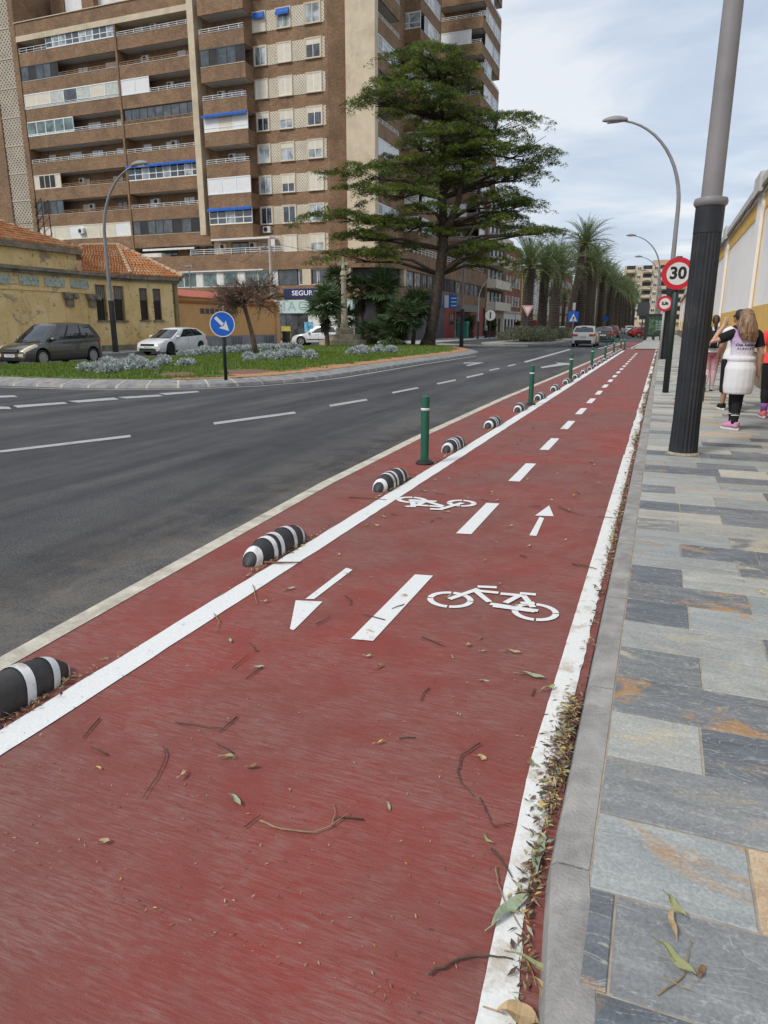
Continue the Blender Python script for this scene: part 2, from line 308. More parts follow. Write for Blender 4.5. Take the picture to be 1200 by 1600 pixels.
# bicycle symbols, drawn as strokes on the ground
_zc=[0.0085]
def _nz(): _zc[0]+=.00025; return _zc[0]
def stroke(mb,a,b,w,z=.0085):
    z=_nz(); a=np.array(a);b=np.array(b); d=(b-a)/np.linalg.norm(b-a); n_=np.array([-d[1],d[0]])*w/2; mb.poly([(*(a-n_),z),(*(b-n_),z),(*(b+n_),z),(*(a+n_),z)][::1]); return mb
def arc(mb,c,rx,ry,a0,a1,w,k=9,z=.0085):
    z=_nz(); A=[a0+(a1-a0)*i/k for i in range(k+1)]
    o=[(c[0]+rx*math.cos(t),c[1]+ry*math.sin(t)) for t in A]; q=[(c[0]+(rx-w)*math.cos(t),c[1]+(ry-w)*math.sin(t)) for t in A]
    for i in range(k): mb.poly([(*o[i],z),(*o[i+1],z),(*q[i+1],z),(*q[i],z)])
def bike(P,w,flip):
    mb=MB(); _zc[0]=.0085
    for (cx,cy,x0,x1,y0,y1) in P['wheels']:
        C=np.array(G(cx,cy)); rx=np.linalg.norm(np.array(G(x1,cy+ (x1-cx)*.12))-np.array(G(x0,cy-(cx-x0)*.12)))/2; ry=abs(G(cx,y0)[1]-G(cx,y1)[1])/2
        for a in np.arange(.15,6.2,math.pi/2): arc(mb,C,rx,ry,a+.05,a+math.pi/2-.05,w*.95)
    for a,b in P['strokes']: stroke(mb,G(*a),G(*b),w*(1.5 if (a,b) in P.get('fat',[]) else 1)) 
    mark('bicycle_symbol',mb)
def cz(x,y,ox,oy,s): return (ox+x/s,oy+y/s)
c6=lambda x,y:cz(x,y,640,850,4.615)
B1={'wheels':[(*c6(293,410),*[c6(130,0)[0],c6(458,0)[0]],c6(0,350)[1],c6(0,473)[1]),(*c6(905,500),*[c6(738,0)[0],c6(1080,0)[0]],c6(0,435)[1],c6(0,566)[1])],
 'strokes':[(c6(285,408),c6(495,335)),(c6(490,318),c6(628,324)),(c6(470,345),c6(575,430)),(c6(500,350),c6(640,364)),(c6(655,370),c6(800,383)),(c6(795,368),c6(910,377)),(c6(690,438),c6(800,378)),(c6(820,385),c6(890,470)),(c6(580,445),c6(925,496)),(c6(600,460),c6(900,500)),(c6(800,440),c6(900,440))]}
bike(B1,.037,False)
c7=lambda x,y:cz(x,y,600,760,7.5)
B2={'wheels':[(*c7(325,168),c7(150,0)[0],c7(490,0)[0],c7(0,128)[1],c7(0,205)[1]),(*c7(910,208),c7(745,0)[0],c7(1075,0)[0],c7(0,165)[1],c7(0,248)[1])],
 'strokes':[(c7(290,170),c7(615,188)),(c7(250,247),c7(375,247)),(c7(345,245),c7(330,180)),(c7(375,240),c7(480,190)),(c7(365,230),c7(520,242)),(c7(500,190),c7(690,245)),(c7(530,242),c7(690,256)),(c7(540,278),c7(690,285)),(c7(670,280),c7(920,207)),(c7(310,182),c7(600,192))]}
bike(B2,.05,True)
# carriageway markings
def rm(name,pts,m='road_paint'): mb=MB(); mb.poly(gp(pts,.006)); return mb.build(name,GM[m],road)
for q in ([(0,704.5),(203,680),(205,683.5),(0,708)],[(333,660.5),(460,643.5),(463,646.5),(335,664)],[(514,633),(572,623.5),(575,626),(516,636)],[(612,613),(652,605.2),(655,607),(614,615.3)],[(682,599),(711,593),(713,595),(684,601)],[(728,589),(754,583.2),(756,585),(730,591)],[(764,578.2),(779,575),(781,576.4),(766,579.8)],[(793,571.5),(804,568.8),(806,570),(795,573)]): rm('lane_dash',q)
rm('lane_line',[(818,565.2),(890,545.2),(892,546.5),(822,566.8)])
for q in ([(20,634),(100,628.5),(106,631),(28,637.5)],[(106,627),(178,621.5),(186,624.5),(122,629.5)],[(184,620.8),(248,617),(255,619.3),(198,623)],[(248,615),(308,611.3),(312,613),(260,617.5)],[(-40,634.5),(14,636),(18,639.5),(-40,640)],[(-60,620),(22,618),(28,620.5),(-50,624)]): rm('crossing_dash',q)
ISL=[(-26.5,16.2),(-24.0,14.9),(-20.5,14.15),(-16.5,13.85),(-14.3,13.95),(-12.5,14.35),(-11.2,15.1),(-10.2,16.25),(-9.6,17.9),(-9.4,19.9),(-9.45,24),(-9.5,28),(-9.45,33),(-9.45,37),(-9.9,41),(-11.2,44.6),(-13.3,48.6),(-16.5,50.2),(-20,50),(-23,47.5),(-24.2,43),(-24.0,38),(-22.6,32),(-21.2,26),(-21.0,22),(-22.0,19.2),(-24.5,17.8)]
def inset(P,d):
    out=[];k=len(P)
    for i in range(k):
        a=np.array(P[i-1]);b=np.array(P[i]);c=np.array(P[(i+1)%k]); n1=np.array([-(b-a)[1],(b-a)[0]]);n1/=np.linalg.norm(n1); n2=np.array([-(c-b)[1],(c-b)[0]]);n2/=np.linalg.norm(n2)
        n_=n1+n2; n_/=np.linalg.norm(n_); out.append(tuple(b+n_*d))
    return out
# painted line around the island's road side
o1=inset(ISL,-.42); o2=inset(ISL,-.30); mb=MB(); strip(mb,o1[2:14],o2[2:14],.006); mb.build('edge_line',GM['road_paint'],road)
# lane arrows on the carriageway
rm('arrow_symbol',[(844,573.6),(872,568.5),(868,566.6),(890,567.5),(893,571.5),(886,570.2),(847,575.5)]); rm('arrow_symbol',[(725,566.5),(757,566.5),(732,572.2),(727,571),(742,568),(724,568.2)])
# ---------------------------------------------------------------- kerb and pavement on the right
pav=MB(); pav.box(-.05,2.45,1.6,51.2,0.0,.0785); pav.box(-.01,2.45,-2,1.6,0,.0785); pav.box(-1.7,2.45,51.2,130,0,.0785); pav=struct('pavement',pav,GM['mortar'])
y=-1.5; k=0
while y<51:
    ln=1.07; xs=kx(y) ; xe=kx(y+ln)
    mb=MB(); c=.012; g_=.004
    z1=.082
    P=lambda yy,sx:[(-.164+sx*.8,yy,0),(-.152+sx*.85,yy,z1-.016),(-.138+sx*.87,yy,z1),(-.05+sx,yy,z1),(-.05+sx,yy,0)]
    A=P(y+g_,xs);B=P(y+ln-g_,xe); 
    for i in range(4): mb.poly([A[i+1],A[i],B[i],B[i+1]])
    mb.poly(A); mb.poly(B[::-1])
    mb.build('kerb_stone',GM['kerb'],pav); y+=ln
rows=[(.75,1.05,[('G',9,0)]),(1.05,1.34,[('D',.55,0),('S',9,0)]),(1.34,1.65,[('D',.025,0),('G',9,0)]),(1.65,1.97,[('PO',.37,0),('O',9,0)]),(1.97,2.292,[('G',9,0)])]
j3=lambda x,y:G(800+x/3,700+y/3,.085)[0]
for a,b,q in ((2.292,2.608,[('P',(890,1400)),('D',0)]),(2.608,2.915,[('DO',0)]),(2.915,3.225,[('M',(885,1020)),('P',0)]),(3.225,3.548,[('P',(1175,900)),('D',0)]),(3.548,3.863,[('D',(828,775)),('PO',0)]),(3.863,4.151,[('DO',(1110,715)),('PO',0)]),(4.151,4.481,[('D',(800,600)),('P',0)]),(4.481,4.761,[('P',(1065,575)),('M',0)]),(4.761,5.045,[('PO',(790,460)),('D',0)]),(5.045,5.347,[('P',(1020,430)),('M',0)]),(5.347,5.687,[('M',(780,355)),('C',0)]),(5.687,5.97,[('C',(980,325)),('D',0)]),(5.97,6.284,[('D',(785,270)),('D',0)]),(6.284,6.63,[('P',(950,240)),('P',0)]),(6.63,6.962,[('D',(765,190)),('PO',0)])):
    rows.append((a,b,[(t,j3(*p) if p else 9,0) for t,p in q]))
y=6.962
while y<34:
    d=random.choice((.30,.32,.34,.42,.28)); x=random.uniform(.25,.7); q=[]
    q.append((random.choice('PPCDGCM'),x,0)); q.append((random.choice(('P','C','PO','C','D','C','O')),9,0)); rows.append((y,y+d,q)); y+=d
nslab=0; far=MB(); SM=[SLAB[k] for k in SLAB]; SI={k:i for i,k in enumerate(SLAB)}
for (a,b,q) in rows:
    x=-.046 if a>1.6 else -.046+kx(b)+.005
    segs=[]
    for t,xe,_ in q:
        while x<2.44:
            if xe<9: x2=xe
            else: x2=x+random.uniform(.42,1.05)
            x2=min(x2,2.44)
            if 2.44-x2<.15: x2=2.44
            segs.append((t,x,x2)); x=x2
            if xe<9: break
            t=random.choice(('P','P','G','D','C','PO','M'))
    for t,x0,x1 in segs:
        t='G' if t=='S' else t; jz=random.uniform(-.002,.002); g_=.0035
        if a<16 and nslab<290 :
            mb=MB(); cx,cy=(x0+x1)/2,(a+b)/2; mb.box(x0+g_-cx,x1-g_-cx,a+g_-cy,b-g_-cy,-.03,.0+jz,0,.003)
            o=mb.build('paving_slab',SLAB[t],pav,world=False); o.location=(cx,cy,.083); o.rotation_euler=(random.uniform(-.003,.003),random.uniform(-.002,.002),0); nslab+=1
        else: far.box(x0+g_,x1-g_,a+g_,b-g_,.05,.083+jz,SI[t],.003)
while y<128:
    d=.33; 
    for k in range(4):
        x0=(-.05 if y<51 else -1.65)+k*(.62 if y<51 else 1.02); far.box(x0,x0+(.615 if y<51 else 1.01),y,y+d-.006,.05,.083,SI[random.choice(('P','P','C','G','P'))])
    y+=d
tag(far.build('distant_paving',SM,pav),kind='stuff')
# ---------------------------------------------------------------- roundabout island
KM=mat('island_kerb_stone',(.22,.22,.22),.85,.3,5,bump=.5,bscale=60,dirt=(.30,.27,.23),dscale=2.5); KJ=mat('island_kerb_joint',(.44,.40,.34),.9,.2,8)
gm,n,l,b=material('turf'); v=coord(n,l,world=True)
f=noise(n,l,v,1.1,6,.65,.6); r=ramp(n,[(.30,(.075,.115,.022)),(.48,(.10,.165,.026)),(.62,(.14,.20,.038)),(.74,(.20,.17,.09))]); l.new(f,r.inputs[0])
f2=noise(n,l,v,38,4,.75); r2=ramp(n,[(.3,(.45,.45,.45)),(.7,(1.55,1.5,1.3))]); l.new(f2,r2.inputs[0]); l.new(mixc(n,l,1.,r.outputs[0],r2.outputs[0],'MULTIPLY'),b.inputs['Base Color']); b.inputs['Roughness'].default_value=.9; bumpn(n,l,b,f2,1.,.05)
TURF=gm
i1=inset(ISL,.62)
isl=MB(); isl.poly([(x,y_,.165) for x,y_ in inset(ISL,.55)]); isl.poly([(x,y_,.0) for x,y_ in inset(ISL,.05)]); isl=struct('roundabout_island',isl,KJ)
def along(P,step):
    P=[np.array(p,dtype=float) for p in P]; P.append(P[0]); outp=[]; carry=0.
    for a,b_ in zip(P[:-1],P[1:]):
        Ls=np.linalg.norm(b_-a); t=carry
        while t<Ls: outp.append(tuple(a+(b_-a)*t/Ls)); t+=step
        carry=t-Ls
    return outp
ko=along(ISL,.78); ki=[]
def nrm(P,i):
    a=np.array(P[i-1]);b_=np.array(P[(i+1)%len(P)]); d=(b_-a)/np.linalg.norm(b_-a); return np.array([-d[1],d[0]])
for i in range(len(ko)):
    a=np.array(ko[i]);b_=np.array(ko[(i+1)%len(ko)]); na=nrm(ko,i);nb=nrm(ko,(i+1)%len(ko)); d=(b_-a)/np.linalg.norm(b_-a)
    for (u,w,m_) in ((0,.06,KJ),(.06,np.linalg.norm(b_-a),KM)):
        lift=.0 if m_ is KJ else .006
        p0=a+d*u; p1=a+d*w; n0=na;n1=nb if w>.1 else na
        mb=MB(); sec=lambda p,n_:[(*p,0),(*(p+n_*.04),.07+lift),(*(p+n_*.60),.178+lift),(*(p+n_*.60),.05)]
        A=sec(p0,n0);B=sec(p1,n1)
        for k in range(3): mb.poly([A[k],B[k],B[k+1],A[k+1]])
        mb.poly(A[::-1]);mb.poly(B)
        mb.build('kerb_stone' if m_ is KM else 'kerb_joint',m_,isl)
def inpoly(x,y,P):
    c=False;j=len(P)-1
    for i in range(len(P)):
        if (P[i][1]>y)!=(P[j][1]>y) and x<(P[j][0]-P[i][0])*(y-P[i][1])/(P[j][1]-P[i][1])+P[i][0]: c=not c
        j=i
    return c
def turf_z(x,y):
    """gently mounded lawn"""
    P=inset(ISL,.58); d=min(np.hypot(x-p[0],y-p[1]) for p in along(P,1.2)); return .17+.10*min(1,d/3.5)
TR=along(inset(ISL,.58),1.2); TRA=np.array(TR)
def turf_z(x,y): return .172+.10*min(1,np.min(np.hypot(TRA[:,0]-x,TRA[:,1]-y))/3.5)
from mathutils.geometry import delaunay_2d_cdt
def lawn_mesh():
    B=along(inset(ISL,.585),.6); pts=[Vector(p) for p in B]; nb=len(pts)
    for x in np.arange(-27,-9,.8):
        for y_ in np.arange(13,51,.8):
            if inpoly(x,y_,inset(ISL,1.0)): pts.append(Vector((x+random.uniform(-.2,.2),y_+random.uniform(-.2,.2))))
    v,e_,f,*_=delaunay_2d_cdt(pts,[],[list(range(nb))],1,1e-4)
    mb=MB(); mb.v=[(p.x,p.y,turf_z(p.x,p.y)) for p in v]; mb.f=[tuple(q) for q in f]; mb.m=[0]*len(mb.f); return mb
struct('lawn',lawn_mesh(),TURF,True)
# strip of bare reddish soil just inside the kerb on the road side and small bare patches
SOIL=mat('red_soil',(.42,.205,.105),.95,.35,14,bump=.8,bscale=25,dirt=(.20,.13,.07),dscale=5,world=True); SOIL2=mat('brown_soil',(.17,.10,.06),.95,.35,14,bump=.8,bscale=25,world=True)
sl=MB(); aa=along(inset(ISL,.57),.35); 
for i in range(len(aa)):
    p=aa[i]; q=aa[(i+1)%len(aa)]; 
    if p[1]<15.2 and p[0]<-11.5 : continue
    if p[0]<-13: continue
    n_=nrm(aa,i); w=random.uniform(.5,.95)*(1 if p[1]>16.5 else .45); n2=nrm(aa,(i+1)%len(aa))
    sl.poly([(*p,.186),(*q,.186),(*(np.array(q)+n2*w),turf_z(*(np.array(q)+n2*w))+.012),(*(np.array(p)+n_*w),turf_z(*(np.array(p)+n_*w))+.012)])
tag(sl.build('soil_strip',SOIL),'strip of bare reddish soil inside the island kerb','soil',kind='stuff')
def patch(cx,cy,rx,ry,name,m,lab):
    mb=MB(); P=[(cx+rx*random.uniform(.8,1.1)*math.cos(t),cy+ry*random.uniform(.8,1.1)*math.sin(t)) for t in np.linspace(0,2*math.pi,26)[:-1]]
    zc=turf_z(cx,cy)+.03
    for i in range(len(P)): a=P[i];b_=P[(i+1)%len(P)]; mb.poly([(cx,cy,zc),(*a,turf_z(*a)+.006),(*b_,turf_z(*b_)+.006)])
    tag(mb.build(name,m),lab,'soil',kind='stuff')
patch(*G(275,585,.22),.55,.8,'soil_patch',SOIL2,'round bare brown soil patch in the lawn beside silver shrubs')
patch(*G(385,579,.25),.8,1.1,'soil_patch',SOIL2,'bare brown soil patch in the lawn beside the blue sign')
# ---------------------------------------------------------------- pavements on the far sides (pale paving)
PALE=mat('pale_paving',(.36,.34,.31),.85,.15,3,bump=.3,bscale=30,dirt=(.27,.25,.23),dscale=.8,world=True)
mb=MB(); mb.box(-30,-27.6,10,52.5,0,.13,0,.02); mb.box(-60,-27,52.5,62,0,.13,0,.02); mb.box(-27,-18.6,56.5,300,0,.131,0,.02); struct('pavement_left',mb,PALE)
mb=MB(); 
for y in np.arange(12,52,1.0): mb.box(-27.6,-27.45,y,y+.985,0,.15,0,.02)
for y in np.arange(58,200,1.0): mb.box(-18.6,-18.45,y,y+.985,0,.15,0,.02)
struct('kerb_left',mb,GM['kerb'])
# splitter nose with pale cobbled apron and the planted median
mb=MB(); P=[(-14.6,61.0),(-13.4,58.6),(-11.8,57.6),(-10.2,58.6),(-9.0,61),(-8.6,66),(-8.5,75),(-8.3,300),(-13.9,300),(-14.4,75)]
mb.prism([(x,y,0) for x,y in P],(0,0,.14)); struct('median',mb,PALE)
mb=MB(); P=[(-18,56.2),(-13.9,52.6),(-11.5,52.2),(-9.3,53.8),(-9.9,55.3),(-12,54.6),(-14,55.4),(-17.3,58.2)]; mb.prism([(x,y,0) for x,y in P],(0,0,.10)); struct('splitter_kerb',mb,PALE)
# ================================================================ buildings
def brick_mat(name,c1,c2,mort,bump=.35,sx=1.):
    m,n,l,b=material(name); v=coord(n,l,world=True); s=nn(n,'ShaderNodeSeparateXYZ'); l.new(v,s.inputs[0])
    ad=nn(n,'ShaderNodeMath',operation='ADD'); l.new(s.outputs[0],ad.inputs[0]); l.new(s.outputs[1],ad.inputs[1]); cb=nn(n,'ShaderNodeCombineXYZ'); l.new(ad.outputs[0],cb.inputs[0]); l.new(s.outputs[2],cb.inputs[1])
    bt=nn(n,'ShaderNodeTexBrick'); l.new(cb.outputs[0],bt.inputs['Vector']); bt.inputs['Color1'].default_value=(*c1,1); bt.inputs['Color2'].default_value=(*c2,1); bt.inputs['Mortar'].default_value=(*mort,1)
    bt.inputs['Scale'].default_value=1; bt.inputs['Brick Width'].default_value=.27*sx; bt.inputs['Row Height'].default_value=.085*sx; bt.inputs['Mortar Size'].default_value=.008*sx; bt.inputs['Bias'].default_value=.1
    f=noise(n,l,v,.55,6,.65,.5); r=ramp(n,[(.3,(.72,.72,.74)),(.7,(1.25,1.22,1.18))]); l.new(f,r.inputs[0]); c=mixc(n,l,1.,bt.outputs[0],r.outputs[0],'MULTIPLY')
    f2=noise(n,l,v,9,4,.7); r2=ramp(n,[(.3,(.75,.75,.75)),(.7,(1.25,1.25,1.25))]); l.new(f2,r2.inputs[0]); c=mixc(n,l,1.,c,r2.outputs[0],'MULTIPLY')
    st=noise(n,l,v,1.3,5,.6,.3,sv=(1,1,.16)); rs=ramp(n,[(.56,(0,0,0)),(.72,(.4,.4,.4))]); l.new(st,rs.inputs[0]); c=mixc(n,l,rs.outputs[0],c,[x*.55 for x in c1])
    l.new(c,b.inputs['Base Color']); b.inputs['Roughness'].default_value=.85; b.inputs['Specular IOR Level'].default_value=.25; bumpn(n,l,b,bt.outputs['Fac'],-bump,.01); return m
BRICK=brick_mat('brown_brick',(.190,.112,.062),(.27,.168,.098),(.19,.145,.105))
BRICKR=brick_mat('red_brick',(.25,.085,.045),(.30,.11,.06),(.2,.13,.1))
CREAMW=mat('cream_render',(.56,.47,.34),.85,.10,1.2,dirt=(.45,.37,.26),dscale=.5,bump=.3,bscale=20,world=True)
WHITEW=mat('white_render',(.66,.65,.62),.8,.08,2,dirt=(.5,.49,.46),dscale=.8,world=True)
SOFFIT=mat('soffit_plaster',(.48,.47,.45),.9,.1,2,world=True)
ALU=mat('white_aluminium',(.74,.75,.75),.45,.06,3)
DARKALU=mat('dark_aluminium',(.045,.045,.047),.45,.15,3)
SHUT=mat('cream_shutter',(.62,.57,.46),.6,.08,2)
SHUTW=mat('white_shutter',(.70,.71,.71),.55,.06,2)
CURT=mat('curtain',(.47,.50,.46),.8,.2,2.5)
BLUEA=mat('blue_awning',(.012,.10,.42),.7,.2,3)
WHITEA=mat('white_awning',(.66,.66,.63),.7,.12,3)
RAILW=mat('white_rail',(.68,.68,.66),.5,.08,3); RAILB=mat('wood_rail',(.33,.20,.11),.6,.2,4)
ACM=mat('air_conditioner_casing',(.62,.62,.59),.5,.08,3); BLACK=mat('black_grille',(.02,.02,.022),.5,.2,4)
ROOM=mat('dark_interior',(.035,.035,.038),.8,.3,1,world=True)  # near-black tone for rooms, also painted as shade above far balconies
def glass_mat(name,c,rough=.06,spec=.9):
    m,n,l,b=material(name); v=coord(n,l); f=noise(n,l,v,1.2,3,.5,.6); r=ramp(n,[(.35,[x*.45 for x in c]),(.65,[x*1.6 for x in c])]); l.new(f,r.inputs[0]); l.new(r.outputs[0],b.inputs['Base Color'])
    b.inputs['Roughness'].default_value=rough; b.inputs['Specular IOR Level'].default_value=spec; b.inputs['IOR'].default_value=1.52; return m
GLASS=glass_mat('window_glass',(.045,.055,.065)); GLASSG=glass_mat('greenish_glass',(.10,.15,.14)); GLASSP=glass_mat('pale_glass',(.30,.34,.35),.12)
def lattice_mat(name,c,h,s=5.2):
    m,n,l,b=material(name); v=coord(n,l,world=True); sp_=nn(n,'ShaderNodeSeparateXYZ'); l.new(v,sp_.inputs[0]); cb=nn(n,'ShaderNodeCombineXYZ')
    a=nn(n,'ShaderNodeMath',operation='ADD'); d=nn(n,'ShaderNodeMath',operation='SUBTRACT'); xy=nn(n,'ShaderNodeMath',operation='ADD'); l.new(sp_.outputs[0],xy.inputs[0]); l.new(sp_.outputs[1],xy.inputs[1])
    l.new(xy.outputs[0],a.inputs[0]); l.new(sp_.outputs[2],a.inputs[1]); l.new(xy.outputs[0],d.inputs[0]); l.new(sp_.outputs[2],d.inputs[1])
    def tri(src):
        w=nn(n,'ShaderNodeMath',operation='PINGPONG'); l.new(src,w.inputs[0]); w.inputs[1].default_value=.5/s*1.; return w.outputs[0]
    t1,t2=tri(a.outputs[0]),tri(d.outputs[0]); mn=nn(n,'ShaderNodeMath',operation='MINIMUM'); l.new(t1,mn.inputs[0]); l.new(t2,mn.inputs[1])
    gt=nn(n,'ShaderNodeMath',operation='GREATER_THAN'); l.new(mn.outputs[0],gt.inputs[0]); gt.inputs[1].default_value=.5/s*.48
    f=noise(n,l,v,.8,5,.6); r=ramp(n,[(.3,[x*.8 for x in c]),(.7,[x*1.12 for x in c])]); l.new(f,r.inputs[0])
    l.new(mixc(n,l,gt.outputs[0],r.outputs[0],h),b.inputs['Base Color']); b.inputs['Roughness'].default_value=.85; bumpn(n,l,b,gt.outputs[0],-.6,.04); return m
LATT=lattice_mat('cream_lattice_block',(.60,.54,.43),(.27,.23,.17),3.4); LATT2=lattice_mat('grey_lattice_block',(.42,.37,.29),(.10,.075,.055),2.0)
# facade frames: T(u,w,d): u along, w up, d outwards
def FY(Y): return lambda u,w,d:(u,Y-d,w)
def FX(X): return lambda u,w,d:(X+d,u,w)
def fb(mb,T,u0,u1,w0,w1,d0,d1,m=0):
    a=T(u0,w0,d0);b=T(u1,w1,d1); return mb.box(min(a[0],b[0]),max(a[0],b[0]),min(a[1],b[1]),max(a[1],b[1]),min(a[2],b[2]),max(a[2],b[2]),m)
def P_(name,T,args,m,par): mb=MB(); fb(mb,T,*args); return mb.build(name,m,par)
def window(par,T,u0,u1,w0,w1,d=0,fr=None,gl=None,leaves=2,shut=0,shm=None,sill=True,name='window'):
    """frame proud of the wall, panes set back, optional roller shutter part way down"""
    fr=fr or ALU; gl=gl or GLASS; f=.06; mb=MB()
    fb(mb,T,u0,u0+f,w0,w1,d-.02,d+.05); fb(mb,T,u1-f,u1,w0,w1,d-.02,d+.05); fb(mb,T,u0+f,u1-f,w0,w0+f,d-.02,d+.05); fb(mb,T,u0+f,u1-f,w1-f,w1,d-.02,d+.05)
    for i in range(1,leaves): c=u0+(u1-u0)*i/leaves; fb(mb,T,c-f*.55,c+f*.55,w0+f,w1-f,d-.02,d+.045)
    o=mb.build(name,fr,par)
    for i in range(leaves):
        a=u0+f+(u1-u0-2*f)*i/leaves; b=u0+f+(u1-u0-2*f)*(i+1)/leaves; P_('pane',T,(a,b,w0+f,w1-f,d-.01,d+.015),gl if not isinstance(gl,list) else random.choice(gl),o)
    if shut: P_('shutter',T,(u0+f*.6,u1-f*.6,w1-(w1-w0)*shut,w1-f*.4,d+.02,d+.042),shm or SHUT,o)
    if sill: P_('sill',T,(u0-.08,u1+.08,w0-.08,w0,d-.02,d+.12),CREAMW,o)
    return o
def railing(par,T,u0,u1,w,d,m,h=.32,bars=3,step=1.1):
    mb=MB()
    for k in range(bars): z=w+h*(k+1)/bars; fb(mb,T,u0,u1,z-.04,z,d-.06,d-.02)
    for u in np.arange(u0,u1,step): fb(mb,T,u,u+.04,w,w+h-.045,d-.062,d-.018)
    return mb.build('railing',m,par)
def acunit(par,T,u,w,d):
    mb=MB(); fb(mb,T,u,u+.8,w,w+.58,d,d+.32); o=mb.build('air_conditioner',ACM,par)
    mb=MB(); c=T(u+.3,w+.29,d+.33); P=[T(u+.3+.22*math.cos(t),w+.29+.22*math.sin(t),d+.322) for t in np.linspace(0,2*math.pi,15)[:-1]]; a=Vector(T(0,0,.02))-Vector(T(0,0,0)); mb.prism(P,a); mb.build('fan_grille',BLACK,o); return o
def awning(par,T,u0,u1,w,d,m,drop=.35,out=.7):
    mb=MB(); P=[T(u0,w,d),T(u1,w,d),T(u1,w-drop,d+out),T(u0,w-drop,d+out)]; mb.prism(P,(0,0,.03)); fb(mb,T,u0,u1,w-drop-.16,w-drop,d+out-.015,d+out+.015); return mb.build('awning',m,par)
FH=2.84
def PT(k): return 31.3-FH*k
def enclosure(par,T,u0,u1,w0,w1,d,fr,panes,gl,split=.35,th=.1):
    mb=MB(); fb(mb,T,u0,u1,w0,w0+.09,d-th,d); fb(mb,T,u0,u1,w1-.1,w1,d-th,d); us=np.linspace(u0,u1,panes+1)
    for u in us: fb(mb,T,max(u0,u-.045),min(u1,u+.045),w0+.09,w1-.1,d-th,d-.003)
    zs=w0+(w1-w0)*split
    if split: 
        for i in range(panes): fb(mb,T,us[i]+.045,us[i+1]-.045,zs-.035,zs+.035,d-th,d-.006)
    o=mb.build('window_enclosure',fr,par)
    for i in range(panes): g_=gl if not isinstance(gl,(list,tuple)) else gl[i%len(gl)]; P_('pane',T,(us[i]+.04,us[i+1]-.04,w0+.06,w1-.08,d-.07,d-.03),g_,o)
    return o
def balcony(par,T,u0,u1,k,depth,parts,brick=None,z=None,wallwin=True):
    """one storey of a balcony strip. parts: list of (fraction,kind) along u"""
    z=PT(k) if z is None else z; brick=brick or BRICK
    mb=MB(); fb(mb,T,u0,u1,z-1.28,z,depth-.14,depth); fb(mb,T,u0,u0+.12,z-1.28,z,0,depth-.14); fb(mb,T,u1-.12,u1,z-1.28,z,0,depth-.14); b_=mb.build('balcony',brick,par)
    P_('floor_slab',T,(u0+.12,u1-.12,z-1.28,z-1.05,0,depth-.14),SOFFIT,b_)
    P_('coping',T,(u0,u1,z,z+.05,depth-.17,depth+.03),CREAMW if random.random()<.5 else SOFFIT,b_)
    w1=z+FH-1.28; zf=z+.05; u=u0
    for fr,kind in parts:
        ue=u+(u1-u0)*fr; L_=ue-u
        if kind.startswith('open'):
            rm_=RAILB if 'b' in kind[4:] else RAILW
            railing(b_,T,u+.05,ue-.05,zf,depth,rm_,.36 if 'h' not in kind else .5,2)
            nwin=max(1,int(L_/3.2))
            if wallwin:
                for i in range(nwin):
                    c=u+L_*(i+.5)/nwin+random.uniform(-.3,.3); hw=random.choice((.5,.75,.85))
                    window(par,T,max(u+.1,c-hw),min(ue-.1,c+hw),z-.95,z+1.12,0,random.choice((ALU,ALU,DARKALU)),random.choice((GLASS,GLASS,GLASSP)),2,random.choice((0,.3,.6,1)),random.choice((SHUTW,SHUT)),False)
            if 'a' in kind[4:] or random.random()<.3: acunit(par,T,u+L_*random.uniform(.15,.8),z+.55,.02)
        elif kind=='white': enclosure(b_,T,u,ue,zf,w1,depth,ALU,max(2,int(L_/.95)),[GLASS,GLASSP,GLASSP,GLASS])
        elif kind=='shutw': enclosure(b_,T,u,ue,zf,w1,depth,ALU,max(2,int(L_/1.4)),SHUTW,0)
        elif kind=='shutb': 
            enclosure(b_,T,u,ue,zf,w1,depth,ALU,max(2,int(L_/1.5)),[SHUTW,SHUT],.22); awning(b_,T,u-.05,ue+.05,w1+.02,depth,BLUEA,.18,.35)
        elif kind=='winb': 
            enclosure(b_,T,u,ue,zf,w1,depth,ALU,max(2,int(L_/.9)),[GLASS,GLASS,GLASSP],.4); awning(b_,T,u-.05,ue+.05,w1+.02,depth,BLUEA,.16,.3)
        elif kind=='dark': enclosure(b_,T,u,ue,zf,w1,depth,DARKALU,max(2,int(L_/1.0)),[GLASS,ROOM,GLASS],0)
        elif kind=='darkr':
            enclosure(b_,T,u,ue,zf,w1,depth-.1,DARKALU,max(2,int(L_/1.0)),[GLASS],0); railing(b_,T,u,ue,zf,depth,RAILB,.34,3)
        elif kind=='curt': enclosure(b_,T,u,ue,zf,w1,depth,ALU,max(2,int(L_/1.9)),[SHUT,SHUT,CURT,GLASS,CURT,SHUT,CURT],0); railing(b_,T,u,ue,zf,depth+.07,RAILW,.3,2)
        elif kind=='grey': enclosure(b_,T,u,ue,zf,w1,depth,ALU,max(2,int(L_/1.15)),[GLASSG],.12)
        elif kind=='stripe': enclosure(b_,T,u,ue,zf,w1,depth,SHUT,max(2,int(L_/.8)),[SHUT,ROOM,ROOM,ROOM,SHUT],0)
        elif kind=='panel': enclosure(b_,T,u,ue,zf,w1,depth,SHUT,max(2,int(L_/2.0)),[SHUT,SHUT,SHUTW],0); acunit(par,T,u+L_*.45,z+.55,depth); acunit(par,T,u+L_*.2,z-.6,depth)
        elif kind=='wall': P_('panel_wall',T,(u,ue,zf,w1,depth-.12,depth),SHUTW,b_)
        u=ue
    return b_
# ---------------------------------------------------------------- the brick apartment block
AP=thing('apartment_block','tall brown brick apartment block with stacked balconies above a podium','building',(-45,75,0))
